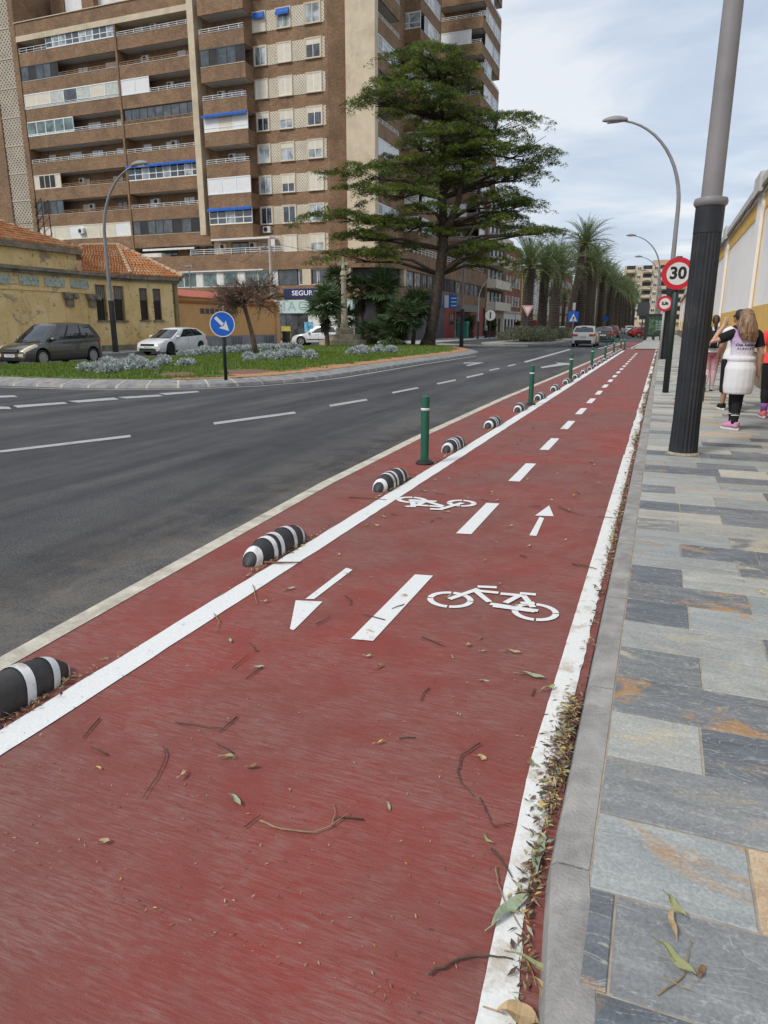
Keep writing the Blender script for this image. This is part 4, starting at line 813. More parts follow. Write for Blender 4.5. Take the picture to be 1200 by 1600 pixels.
for i in range(40):
    y=3+i*3; mb.tube([(2.17,y,5.12+.06*math.sin(i)),(2.15,y+1.5,5.04),(2.17,y+3,5.12+.06*math.sin(i+1))],.022,5)
mb.build('cable',BLACK,WL)
P_('flue',TW,(31.6,31.85,5.5,6.9,-.9,-.65),BLACK,WL)
# ================================================================ vegetation
def foliage_mat(name,cols,trans=.3,rough=.6):
    m,n,l,b=material(name); g_=nn(n,'ShaderNodeNewGeometry'); r=ramp(n,[(i/(len(cols)-1),c) for i,c in enumerate(cols)]); l.new(g_.outputs['Random Per Island'],r.inputs[0])
    b.inputs['Roughness'].default_value=rough; b.inputs['Specular IOR Level'].default_value=.25; l.new(r.outputs[0],b.inputs['Base Color'])
    t=nn(n,'ShaderNodeBsdfTranslucent'); l.new(r.outputs[0],t.inputs[0]); mx=nn(n,'ShaderNodeMixShader'); mx.inputs[0].default_value=trans; l.new(b.outputs[0],mx.inputs[1]); l.new(t.outputs[0],mx.inputs[2]); l.new(mx.outputs[0],n['Material Output'].inputs[0]); return m
def blades(C,D,Ln,Wd,up=None,taper=.15):
    """narrow quads: base centre C, direction D, length, width -> verts, faces"""
    k=len(C); D=D/np.linalg.norm(D,axis=1,keepdims=True); U=rng.normal(size=(k,3)) if up is None else up
    Sd=np.cross(D,U); Sd/=np.linalg.norm(Sd,axis=1,keepdims=True)+1e-9; Wd=np.broadcast_to(Wd,(k,))[:,None]; Ln=np.broadcast_to(Ln,(k,))[:,None]
    v=np.empty((k,4,3)); v[:,0]=C-Sd*Wd*.5; v[:,1]=C+Sd*Wd*.5; v[:,2]=C+D*Ln+Sd*Wd*.5*taper; v[:,3]=C+D*Ln-Sd*Wd*.5*taper
    return v.reshape(-1,3),np.arange(4*k).reshape(k,4)
BARK=mat('cedar_bark',(.050,.036,.027),.95,.4,5,bump=1.,bscale=14,dirt=(.085,.065,.05),dscale=5)
def cedar():
    base=np.array([-15.0,47.3]); r0=np.linalg.norm(base); nh=base/r0; zb=turf_z(*base)-.05
    def wp(x,y,dd=0):
        d=ray(x,y); t=(r0+dd)/(d[:2]@nh); return np.array([d[0]*t,d[1]*t,CH+d[2]*t])
    o=thing('cedar_tree','large dark green cedar with flat layered tiers growing on the lawn','tree',(base[0],base[1],zb))
    sc=3.; cp=lambda x,y:(480+x/sc,50+y/sc)
    tr=MB(); P0=[wp(*p) for p in ((668,548),(673,522),(680,480),(687,430),(692,390),(693,350))]; P0[0][2]=zb
    tr.tube(P0,[.50,.40,.37,.35,.34,.28],14); tr.tube([P0[0]+np.array([0,0,-.1]),P0[0]+np.array([0,0,.5])],[.68,.42],14)
    st1=[wp(693,355),wp(692,310),wp(691,250,.2),wp(692,190,.2),wp(688,130),wp(684,88)]; st2=[wp(693,372),wp(704,345,-.3),wp(716,315,-.3),wp(724,270,-.2),wp(728,230)]
    tr.tube(st1,[.30,.24,.2,.15,.09,.03],10); tr.tube(st2,[.28,.24,.2,.14,.06],10)
    pads=[(590,105,150,42),(440,125,95,32),(700,185,105,40),(560,195,170,50),(395,230,85,32),(470,300,225,55),(320,325,105,36),(610,325,110,60),(700,245,95,28),(560,375,180,42),(930,425,165,42),(780,400,105,50),(640,480,160,48),(1020,575,165,45),(850,560,170,50),(690,560,140,50),(290,660,210,42),(450,615,140,36),(1010,670,120,46),(860,690,170,50),(420,760,195,42),(650,700,150,44),(240,735,105,34),(560,835,140,34),(1000,815,110,42),(880,795,140,48),(140,870,190,36),(250,960,140,34),(470,915,170,40),(640,945,90,40),(900,890,140,50),(230,1055,180,40),(360,1035,75,34),(830,1015,130,40),(860,1085,110,36),(760,1040,75,34),(1090,938,120,16),(1000,930,90,30),(520,540,90,34),(560,470,90,40),(760,480,120,50),(920,500,120,40),(1080,610,80,30),(930,760,100,40),(730,640,150,44),(330,890,120,34),(480,1010,60,26),(600,620,120,40)]
    Vs=[];Fs=[];n0=0; bm_=MB()
    Ms=[]
    def addpad(c,a,b_,h,dens):
        """a flat tier: many small tufted sprays on a lobed, slightly domed plate with a drooping rim"""
        nonlocal n0
        ns=int(math.pi*a*b_*dens)+14; ex=np.cross(nh_,[0,0,1]); p1,p2,p3=rng.uniform(0,6,3)
        th=rng.uniform(0,2*math.pi,ns); rr=np.sqrt(rng.uniform(0,1,ns))*(1+.24*np.sin(th*4+p1)+.16*np.sin(th*9+p2))
        x=rr*a*np.cos(th); y=rr*b_*np.sin(th); z=h*(.55*(1-rr**2)+.33*np.sin(x*2.6+p1)*np.sin(y*2.4+p2))-.05*rr*rr*a+rng.normal(0,.06,ns)
        SC=c+np.outer(x,ex)+np.outer(y,nh_)+np.outer(z,[0,0,1]); kb=46; rad=rng.uniform(.20,.40,ns)
        q=rng.uniform(0,2*math.pi,(ns,kb)); r_=np.sqrt(rng.uniform(0,1,(ns,kb)))*rad[:,None]
        P=np.empty((ns,kb,3)); P[...,0]=SC[:,None,0]+r_*np.cos(q); P[...,1]=SC[:,None,1]+r_*np.sin(q); P[...,2]=SC[:,None,2]+.09*(1-(r_/rad[:,None])**2)-.10*(r_/rad[:,None])**2+rng.normal(0,.025,(ns,kb))
        D=np.stack([np.cos(q)*.8,np.sin(q)*.8,rng.uniform(-.15,.75,(ns,kb))],-1)+rng.normal(0,.35,(ns,kb,3)); k=ns*kb
        v,f=blades(P.reshape(-1,3),D.reshape(-1,3),rng.uniform(.06,.15,k),rng.uniform(.022,.05,k),taper=.35); Vs.append(v);Fs.append(f+n0);n0+=len(v); Ms.append(np.repeat(rng.choice(3,ns,p=[.34,.4,.26]),kb))
    nh_=np.array([nh[0],nh[1],0])
    for i,(x,y,hw,hh) in enumerate(pads):
        px_,py_=cp(x,y); s=(r0/ (FPX*math.cos(.28)))/sc*1.0
        a=hw*s; h=hh*s; edge=abs(px_-690)/130.; dd=rng.uniform(-2.6,.6)*(1-min(edge,1)*.75) if i not in (36,) else -1
        c=wp(px_,py_,dd); addpad(c,a*.98,a*.72,h*.95,8)
        j=min(range(len(P0)+len(st1)),key=lambda q:abs((P0+st1)[q][2]-(c[2]-.12*np.linalg.norm(c[:2]-base)-.4))); s0=(P0+st1)[j]
        mid=(s0+c)/2+np.array([0,0,.25]); bm_.tube([s0,mid,c-np.array([0,0,h*.5])],[.13,.09,.03],6)
        for q in range(6):
            e=c+rng.normal(0,1,3)*np.array([a*.45,a*.45,h*.25]); bm_.tube([mid*.3+c*.7-np.array([0,0,h*.3]),e],[.035,.012],4)
        if i%3==0 and hw>90:   # the side away from the camera
            c2=wp(px_,py_,abs(dd)+rng.uniform(1.5,3.5)*(1-min(edge,.9))); addpad(c2,a*.8,a*.8,h*.85,5); bm_.tube([s0,c2],[.11,.03],6)
    tr.build('trunk',BARK,o,True); bm_.build('branches',BARK,o,True)
    V=np.concatenate(Vs)-np.array(OFF[o]); F=np.concatenate(Fs)
    cm=[foliage_mat('cedar_needles_dark',[(.026,.042,.013),(.045,.070,.018),(.068,.095,.024)],.25),foliage_mat('cedar_needles',[(.068,.100,.020),(.11,.150,.027),(.145,.185,.036)],.3),foliage_mat('cedar_needles_young',[(.14,.185,.030),(.20,.240,.042),(.27,.30,.060)],.35)]
    tag(link('crown',npmesh('crown',V,F,cm,mi=np.concatenate(Ms)),o),kind='stuff')
cedar()
# ---------------------------------------------------------------- date palms in the median
FROND=foliage_mat('palm_leaflet',[(.075,.118,.048),(.115,.168,.068),(.155,.212,.092),(.20,.245,.115)],.25,.45)
RACH=mat('palm_rachis',(.16,.15,.05),.6,.2,3)
def frond_mesh(name,length,droop,k=34):
    ts=np.linspace(0,1,14); ang=.0-droop*ts**1.6; seg=length/13; P=[np.array([0.,0,0])]
    for t in ts[1:]: a=-droop*t**1.5; P.append(P[-1]+seg*np.array([math.cos(a),0,math.sin(a)]))
    P=np.array(P); mb=MB(); mb.tube([Vector(p) for p in P],list(np.linspace(.035,.008,14)),4)
    tt_=np.linspace(.10,.99,k); C=np.stack([np.interp(tt_,ts,P[:,i]) for i in range(3)],1); A=-droop*tt_**1.5
    D0=np.stack([np.cos(A),0*A,np.sin(A)],1); V=[np.array(mb.v)];F=[np.array([f for f in mb.f if len(f)==4])];n0=len(mb.v); mi=[np.zeros(len(F[0]))]
    Lf=.52*np.sin(np.clip(tt_*1.05+.12,0,1)*math.pi)**.6+.06
    for sgn in (1,-1):
        N_=np.stack([-np.sin(A),0*A,np.cos(A)],1); D=D0*.75+np.array([0,sgn,0])*.75+N_*.35+rng.normal(0,.10,(k,3)); v,f=blades(C,D,Lf,.042,up=N_+rng.normal(0,.2,(k,3)),taper=.12); V.append(v);F.append(f+n0);n0+=len(v); mi.append(np.ones(k))
    return npmesh(name,np.concatenate(V),np.concatenate(F),[RACH,FROND],mi=np.concatenate(mi))
FR_M=[frond_mesh('frond',3.6,1.15),frond_mesh('frond',3.8,.8),frond_mesh('frond',3.3,1.35)]
PBARK=mat('palm_bark',(.050,.038,.029),.95,.4,6,bump=.8,bscale=20); PSTUB=mat('palm_leaf_base',(.125,.098,.072),.95,.4,6)
def palm_trunk(h,r,lean=(0,0)):
    mb=MB(); zs=np.linspace(-.1,h,12); ax=lambda z:Vector((lean[0]*(z/h)**1.5,lean[1]*(z/h)**1.5,z))
    mb.tube([ax(max(z,0)) if z>0 else Vector((0,0,z)) for z in zs],[r*(1.12-.25*min(1,z/h*2)+.22*max(0,(z/h-.8)*5)) for z in zs],14)
    rows_=int(h/.24)
    for i in range(rows_):
        z=.1+i*.24; c=ax(z); rr=r*(1.1-.25*min(1,z/h*2)+.22*max(0,(z/h-.8)*5))
        for j in range(13):
            q=2*math.pi*(j+.5*(i%2))/13+random.uniform(-.08,.08); u=Vector((math.cos(q),math.sin(q),0)); t=Vector((-math.sin(q),math.cos(q),0)); w=.09; p=c+u*(rr-.02); k_=.10+random.uniform(0,.07)+(.08 if z>h*.86 else 0)
            a,b_,tp=p-t*w,p+t*w,p+u*k_+Vector((0,0,.13)); mb.poly([a,b_,tp],1); mb.poly([b_,p+Vector((0,0,.16)),tp],1); mb.poly([p+Vector((0,0,.16)),a,tp],1)
    return mb
def crown_spec(nf):
    sp=[]
    for i in range(nf):
        t=(i+.5)/nf; el=math.radians(86-100*t)+random.uniform(-.1,.1); az=i*2.39996+random.uniform(-.2,.2); sp.append((az,el,random.choice((0,1,2)) if el<.6 else 1,random.uniform(.85,1.1)*(1 if el<1.1 else .85)))
    return sp
def fr_matrix(az,el,s,top): return Matrix.Translation(top)@Matrix.Rotation(az,4,'Z')@Matrix.Rotation(-el,4,'Y')@Matrix.Scale(s,4)
PLABEL=['thick trunked date palm at the near end of the median hedge','date palm just behind the first palm in the median','third date palm of the median row with dark trunk','tall leaning date palm rising above the avenue','date palm between the leaning palm and blue crossing sign','date palm behind the white car in the median','dark trunked date palm behind the red car','date palm beside the black car in the median']
PSPEC=[(-11.9,67.5,6.5,.56,(0,0)),(-11.0,70.5,6.4,.48,(.1,0)),(-10.9,77,6.9,.48,(.35,.2)),(-10.4,87,10.2,.45,(1.3,0)),(-12.6,92,7.0,.42,(0,0)),(-10.0,95,9.0,.55,(0,0)),(-9.9,103,9.0,.5,(.2,0)),(-10.2,112,10.0,.45,(0,0))]
for i,(x,y,h,r,ln) in enumerate(PSPEC):
    o=thing('date_palm',PLABEL[i],'palm',(x,y,.12),random.uniform(0,6) if ln==(0,0) else 0,'date palms in the median'); palm_trunk(h,r,ln).build('trunk',[PBARK,PSTUB],o,world=False)
    top=Vector((ln[0],ln[1],h+.05))
    for az,el,vi,s in crown_spec(58): f=link('frond',FR_M[vi],o); f.matrix_local=fr_matrix(az,el,s*1.08,top+Vector((0,0,random.uniform(0,.4))))
def joined_crown(name,nf):
    V=[];F=[];mi=[];n0=0
    src=[]
    for me in FR_M:
        v=np.empty(len(me.vertices)*3); me.vertices.foreach_get('co',v); f=np.empty(len(me.loops),dtype=np.int64); me.loops.foreach_get('vertex_index',f); q=np.empty(len(me.polygons),dtype=np.int32); me.polygons.foreach_get('material_index',q); src.append((v.reshape(-1,3),f.reshape(-1,4),q))
    for az,el,vi,s in crown_spec(nf):
        v,f,q=src[vi]; M_=np.array(fr_matrix(az,el,s*.95,Vector((0,0,random.uniform(0,.4))))); V.append(v@M_[:3,:3].T+M_[:3,3]); F.append(f+n0); n0+=len(v); mi.append(q)
    return npmesh(name,np.concatenate(V),np.concatenate(F),[RACH,FROND],mi=np.concatenate(mi))
CR=[joined_crown('crown',50),joined_crown('crown',46)]; TK=[palm_trunk(7,.42).mesh('trunk',[PBARK,PSTUB]),palm_trunk(6,.45).mesh('trunk',[PBARK,PSTUB])]
def far_palm(x,y,vi,s,label,grp):
    o=thing('date_palm',label,'palm',(x,y,.1),random.uniform(0,6),grp); link('trunk',TK[vi],o); c=link('crown',CR[random.randint(0,1)],o); c.location=(0,0,(7,6)[vi]+.05); o.scale=(s*.8,s*.8,s)
y=118; i=0
while y<262: far_palm(-9.7+random.uniform(-.4,.4) if i%2 else -12.9+random.uniform(-.4,.4),y,i%2,random.uniform(1.35,1.65),'date palm in the dense far part of the median avenue','date palms far along the median'); y+=6.2; i+=1
for x,y in ((-17,118),(-17.2,135),(-17,155),(-17,180)): far_palm(x,y,1,.95,'date palm by the far pavement in front of the houses','date palms by the houses')
far_palm(5.5,118,1,1.0,'lone palm rising behind the white boundary wall','palms behind the wall'); far_palm(6.5,70,1,.62,'short palm whose tips show above the wall coping','palms behind the wall')
# ---------------------------------------------------------------- fan palms around the stone cross
FANM=foliage_mat('fan_palm_leaf',[(.035,.062,.026),(.060,.100,.040),(.095,.142,.060),(.14,.185,.09)],.2,.5); DEADM=foliage_mat('dead_palm_leaf',[(.035,.028,.018),(.075,.055,.035),(.05,.04,.025)],.1,.9)
def fan_mesh(name,R,stalk,k=20,m=None,droopy=.0):
    th=np.linspace(-1.95,1.95,k); D=np.stack([np.cos(th),np.sin(th),-.12-.25*np.abs(th)*.3-droopy*np.ones(k)],1)+rng.normal(0,.05,(k,3)); C=np.tile(np.array([stalk,0,0]),(k,1)); v,f=blades(C,D,R*(1-.18*np.abs(th)/1.95),.075,up=np.tile([0,0,1.],(k,1))+rng.normal(0,.35,(k,3)),taper=.25)
    mb=MB(); mb.tube([(0,0,0),(stalk*.5,0,.03),(stalk,0,0)],[.02,.015,.012],4); q=np.array([g_ for g_ in mb.f if len(g_)==4]); return npmesh(name,np.concatenate([np.array(mb.v),v]),np.concatenate([q,f+len(mb.v)]),[RACH,m or FANM],mi=np.r_[np.zeros(len(q)),np.ones(k)])
FANS=[fan_mesh('fan_leaf',.62,.55),fan_mesh('fan_leaf',.56,.7,22),fan_mesh('fan_leaf',.6,.5,18,None,.25)]; FDEAD=fan_mesh('dead_leaf',.55,.45,14,DEADM,.7)
def fan_palm(base,top,nf,s,label,skirt=18):
    z=turf_z(*base)-.03; o=thing('fan_palm',label,'palm',(base[0],base[1],z),0,'fan palms around the stone cross'); t=Vector((top[0]-base[0],top[1]-base[1],top[2]-z))
    mb=MB(); mb.tube([(0,0,-.05),t*.35+Vector((0,0,.05)),t*.7,t],[.17,.14,.14,.16],9); mb.build('trunk',mat('fan_palm_trunk',(.075,.055,.04),.95,.4,8,bump=.9,bscale=25),o,world=False)
    for i in range(nf):
        u=(i+.5)/nf; el=math.radians(78-118*u)+random.uniform(-.15,.15); f=link('fan_leaf',FANS[i%3],o); f.matrix_local=Matrix.Translation(t+Vector((0,0,random.uniform(-.1,.2))))@Matrix.Rotation(i*2.39996,4,'Z')@Matrix.Rotation(-el,4,'Y')@Matrix.Rotation(random.uniform(-.5,.5),4,'X')@Matrix.Scale(s*random.uniform(.85,1.15),4)
    for i in range(skirt):
        el=math.radians(random.uniform(-55,-80)); f=link('dead_leaf',FDEAD,o); f.matrix_local=Matrix.Translation(t-Vector((0,0,random.uniform(.05,.8))))@Matrix.Rotation(i*2.39996,4,'Z')@Matrix.Rotation(-el,4,'Y')@Matrix.Scale(s,4)
def ppt(x,y,Y): X,z=PY(x,y,Y); return (X,Y,z)
FP=[((512,541),(508,480),42.2,58,1.25,'bushy fan palm beside the white parked car, left of the cross'),((533,540),(528,440),46.5,36,1.15,'fan palm with its crown rising just left of the cross'),((566,540),(564,455),47.0,38,1.1,'slim upright fan palm directly right of the stone cross'),((585,540),(598,452),46.6,60,1.35,'large leaning fan palm with a thick dead leaf skirt'),((622,541),(628,497),45.6,48,1.3,'low fan palm under the leaning one'),((645,541),(652,477),47.4,46,1.2,'fan palm nearest to the cedar trunk'),((578,542),(577,524),45.9,34,1.0,'stemless fan palm clump behind the cross steps'),((622,543),(614,527),45.2,36,1.05,'stemless fan palm clump before the large fan palm'),((600,541),(606,498),46.8,36,1.1,'fan palm in the dark middle of the clump'),((540,541),(540,500),47.2,34,1.1,'fan palm behind the cross shaft')]
for bp,tp,Y,nf,s,lab in FP:
    b3=ppt(*bp,Y); fan_palm((b3[0],Y),ppt(*tp,Y),nf,s,lab,26 if 'skirt' in lab else 14)
# ---------------------------------------------------------------- bare pollarded tree
def bare_tree():
    bx,by=G(400,552,.3); z=turf_z(bx,by)-.05; o=thing('bare_tree','leafless umbrella shaped tree with dense brown twigs on the lawn','tree',(bx,by,z)); tr=MB(); tw=MB()
    top=Vector((-.55,0,2.35)); tr.tube([(0,0,0),(-.12,0,.8),(-.33,0,1.6),top],[.15,.105,.09,.10],9)
    def grow(p,d,L_,r,dep):
        k=3; P=[p]; dd=d.copy()
        for _ in range(k): dd=(dd+Vector((random.gauss(0,.16),random.gauss(0,.16),random.gauss(-.02,.10)))).normalized(); P.append(P[-1]+dd*L_/k)
        (tr if dep<2 else tw).tube(P,[r*(1-.4*i/k) for i in range(k+1)],5 if dep<2 else 3,cap=False)
        if dep<4:
            for _ in range(5 if dep<2 else 4):
                t=random.uniform(.25,1); q=P[min(k,int(t*k))]; nd=(dd+Vector((random.gauss(0,.7),random.gauss(0,.7),random.gauss(.0,.42)))).normalized(); grow(q,nd,L_*random.uniform(.5,.78),r*.55,dep+1)
    for i in range(9):
        a=i*2*math.pi/9+random.uniform(-.2,.2); grow(top,Vector((math.cos(a),math.sin(a),random.uniform(-.05,.75))).normalized(),random.uniform(1.15,1.5),.055,0)
    BT=mat('bare_bark',(.13,.085,.055),.9,.3,8); tr.build('trunk',BT,o,True,world=False); tag(tw.build('twigs',mat('bare_twig',(.13,.085,.062),.9,.3,8),o,world=False),kind='stuff')
bare_tree()
# ---------------------------------------------------------------- silver shrubs, hedges, grass
SILV=foliage_mat('silver_leaf',[(.30,.34,.33),(.42,.46,.45),(.55,.58,.57),(.36,.40,.38)],.2,.8)
def shrub_mesh(seed):
    k=420; th=rng.uniform(0,2*math.pi,k); ph=np.arccos(rng.uniform(-.1,1,k)); u=np.stack([np.sin(ph)*np.cos(th),np.sin(ph)*np.sin(th),np.cos(ph)],1); C=u*rng.uniform(.12,.27,(k,1))*np.array([1.1,1.1,1])+np.array([0,0,.08])
    v,f=blades(C,u+rng.normal(0,.5,(k,3)),rng.uniform(.08,.14,k),rng.uniform(.04,.07,k),taper=.7); 
    return npmesh('silver_shrub',v,f,SILV)
SHM=[shrub_mesh(i) for i in range(3)]
def bed(pts,lab,grp,s=1.):
    for (px_,py_) in pts:
        x,y=G(px_,py_,.3); x+=random.uniform(-.25,.25); y+=random.uniform(-.4,.4)
        if not inpoly(x,y,inset(ISL,.5)): continue
        o=link('silver_shrub',random.choice(SHM)); o.location=(x,y,turf_z(x,y)-.02); o.rotation_euler=(0,0,random.uniform(0,6)); k=s*random.uniform(.55,.85); o.scale=(k,k,k*random.uniform(.9,1.2)); tag(o,lab,'shrub',grp)
bed([(148+i*7.2,574+random.uniform(-3,5)-(i*.3)) for i in range(20)],'silver leaved dusty shrub in the bed before the grey car','silver shrubs before the grey car',1.05)
bed([(288+i*6,553.5-i*.30+random.uniform(-1,1.6)) for i in range(30)],'silver leaved shrub in the long bed behind the blue sign','silver shrubs behind the sign',1.25)
bed([(394+i*6.4,560.5+random.uniform(-2.5,3)-i*.2) for i in range(14)],'silver leaved shrub in the oval bed below the bare tree','silver shrubs below the bare tree',1.1)
bed([(550+i*5.6,553.5-i*.55+random.uniform(-1.5,1.5)) for i in range(11)],'silver leaved shrub in the row before the stone cross','silver shrubs before the cross',1.2)
HED=foliage_mat('hedge_leaf',[(.075,.090,.05),(.12,.135,.08),(.17,.18,.12),(.22,.22,.16)],.2,.8)
def hedge(x0,x1,y0,y1,h,k,lab,name='median_hedge'):
    x=rng.uniform(x0,x1,k); y=rng.uniform(y0,y1,k); hh=h*(.72+.2*np.sin(x*2.1+y*1.3)+.16*np.sin(y*3.3+x))*np.clip(np.minimum(np.minimum(x-x0,x1-x),np.minimum(y-y0,y1-y))/.35+.45,.4,1); z=.13+hh*np.sqrt(rng.uniform(0.05,1,k))
    v,f=blades(np.stack([x,y,z],1),np.stack([rng.normal(0,.5,k),rng.normal(0,.5,k),np.abs(rng.normal(.7,.4,k))],1),rng.uniform(.15,.32,k),rng.uniform(.03,.06,k)); tag(link(name,npmesh(name,v,f,HED)),lab,'hedge')
hedge(-13.6,-9.1,62.2,74,1.25,26000,'grey green low hedge at the near end of the palm median'); hedge(-13.2,-8.9,78,128,1.1,26000,'low hedge strip running on along the palm median')
k=70000; gx=rng.uniform(-26,-9,k*2); gy=rng.uniform(13.8,50,k*2); PI_=inset(ISL,.75)
ii=[i for i in range(len(gx)) if inpoly(gx[i],gy[i],PI_) and (gy[i]<32 or i%3==0)][:k]
def tz(x,y): return .172+.10*np.minimum(1,np.min(np.hypot(TRA[None,:,0]-x[:,None],TRA[None,:,1]-y[:,None]),axis=1)/3.5)
gx=gx[ii];gy=gy[ii]
PAT=[(*G(275,585,.22),.55),(*G(385,579,.25),.85)]
keep=np.ones(len(gx),bool)
for (a,b_,r_) in PAT: keep&=np.hypot(gx-a,gy-b_)>r_
dd_=np.min(np.hypot(TRA[None,:,0]-gx[:,None],TRA[None,:,1]-gy[:,None]),axis=1); keep&=~((dd_<.85+.25*np.sin(gy*2.3))&(gx>-13)&(gy>16.5))
gx=gx[keep];gy=gy[keep]; gz=tz(gx,gy)-.01; v,f=blades(np.stack([gx,gy,gz],1),np.stack([rng.normal(0,.35,len(gx)),rng.normal(0,.35,len(gx)),np.ones(len(gx))],1),rng.uniform(.05,.13,len(gx)),rng.uniform(.02,.04,len(gx)))
tag(link('grass',npmesh('grass',v,f,foliage_mat('grass_blade',[(.07,.115,.018),(.115,.185,.026),(.16,.235,.038),(.21,.25,.065)],.3,.7))),'short green lawn grass on the roundabout island','grass',kind='stuff')
# ================================================================ lane separators and bollards
RUBB=None
m,n,l,b=material('black_rubber'); v=coord(n,l); vo=nn(n,'ShaderNodeTexVoronoi'); vo.inputs['Scale'].default_value=75; l.new(v,vo.inputs['Vector']); r=ramp(n,[(.0,(.030,.031,.034)),(1,(.018,.018,.020))]); l.new(vo.outputs['Distance'],r.inputs[0])
f=noise(n,l,v,6,5,.6); rr=ramp(n,[(.5,(0,0,0)),(.75,(.5,.5,.5))]); l.new(f,rr.inputs[0]); l.new(mixc(n,l,rr.outputs[0],r.outputs[0],(.09,.075,.06)),b.inputs['Base Color']); b.inputs['Roughness'].default_value=.6; bumpn(n,l,b,vo.outputs['Distance'],-.8,.012); RUBB=m
RWHITE=mat('white_reflective_band',(.68,.69,.70),.4,.08,8,dirt=(.42,.40,.37),dscale=9,bump=.2,bscale=150)
def sep_pt(t,a,k=1.0):
    """t 0..1 along, a 0..pi around"""
    e=1-abs(2*t-1)**3.2; w=.105*max(0,e)**.5*k; h=.135*max(0,e)**.62*k; return (-w*math.cos(a)*1.0,(t-.5)*.78,h*math.sin(a)**.85 if 0<a<math.pi else 0)
def sep_grid(t0,t1,k,nt,skew=0,lift=0):
    mb=MB(); na=14; G_=[]
    for i in range(nt+1):
        row=[]
        for j in range(na+1):
            a=math.pi*j/na; t=t0+(t1-t0)*i/nt+skew*(math.sin(a)-.5)*.5; t=min(max(t,0.002),.998); p=sep_pt(t,a,k); row.append((p[0],p[1],p[2]+(lift if 0<j<na else 0)))
        G_.append(row)
    for i in range(nt):
        for j in range(na): mb.poly([G_[i][j],G_[i][j+1],G_[i+1][j+1],G_[i+1][j]])
    return mb
def weld(me,d=1e-4):
    bm=bmesh.new(); bm.from_mesh(me); bmesh.ops.remove_doubles(bm,verts=bm.verts,dist=d); bmesh.ops.recalc_face_normals(bm,faces=bm.faces); bm.to_mesh(me); bm.free(); return me
SEPB=weld(sep_grid(0,1,1,30).mesh('body',RUBB,True)); SEPS=[weld(sep_grid(a,b_,1.03,5,.11,.002).mesh('reflective_band',RWHITE,True)) for a,b_ in ((.06,.125),(.27,.33),(.385,.445),(.62,.68),(.81,.865),(.955,.985))]
SL=['first','second','third','fourth','fifth','sixth','seventh','eighth','ninth','tenth']
y=1.82; i=0
while y<50:
    lab='black and white striped rubber lane separator in the long row past the bollards' if i>6 else ('striped rubber lane separator cut off by the frame, farthest from any bollard','striped rubber lane separator with a forked stick lying against it','striped rubber lane separator before the tall first green bollard','striped rubber lane separator just past the first green bollard','striped rubber lane separator midway between first and second bollards','striped rubber lane separator touching the second green bollard','striped rubber lane separator just past the second green bollard')[i]
    x=-2.44+.004*min(y,20) if y>1.9 else -2.45
    o=thing('lane_separator',lab,'lane separator',(x,y,.004),math.radians(random.uniform(-1.5,1.5)),'striped lane separators along the cycle lane'); link('body',SEPB,o)
    for s_ in SEPS: link('reflective_band',s_,o)
    y+=2.3; i+=1
GRN=mat('green_plastic',(.008,.105,.062),.38,.12,4,spec=.5,dirt=(.03,.09,.06),dscale=6); GW=mat('bollard_band_white',(.66,.68,.66),.4,.06,5)
def bollard_parts(o):
    MB().lathe([(.036*1.35,.03),(.049,.05),(.049,.755),(.046,.775),(.03,.782)],18).build('post',GRN,o,35,world=False); MB().lathe([(.0505,.615),(.0505,.645)],18).build('band',GW,o,True,world=False); MB().lathe([(.105,0),(.105,.018),(.085,.036),(.05,.045)],12).build('base',mat('bollard_base_rubber',(.02,.02,.022),.7,.2,5),o,35,world=False)
BL=[(-2.43,7.56),(-2.35,14.24),(-2.33,20.7),(-2.36,27.63),(-2.34,34.0),(-2.40,41.2),(-2.5,50.1),(-2.3,51.0),(-4.05,64.7),(-3.95,58),(-4.2,72),(-4.3,82)]
BLL=['nearest tall green flexible bollard with one white band','second green bollard along the cycle lane edge','third green bollard along the cycle lane edge','fourth green bollard along the cycle lane edge','fifth green bollard along the cycle lane edge','sixth green bollard beside the lane jog','green bollard of the close pair where the lane jogs','other green bollard of the close pair where the lane jogs']
b0=None
for i,(x,y) in enumerate(BL):
    lab=BLL[i] if i<8 else 'small green bollard past the lane jog near the red car'
    if i==0: lab='green flexible bollard before the kerb strip, tallest of the row'; b0=thing('bollard',lab,'bollard',(x,y,.004),0,'green bollards along the cycle lane'); bollard_parts(b0)
    else: copy_tree(b0,(x,y,.004),random.uniform(0,6),lab)
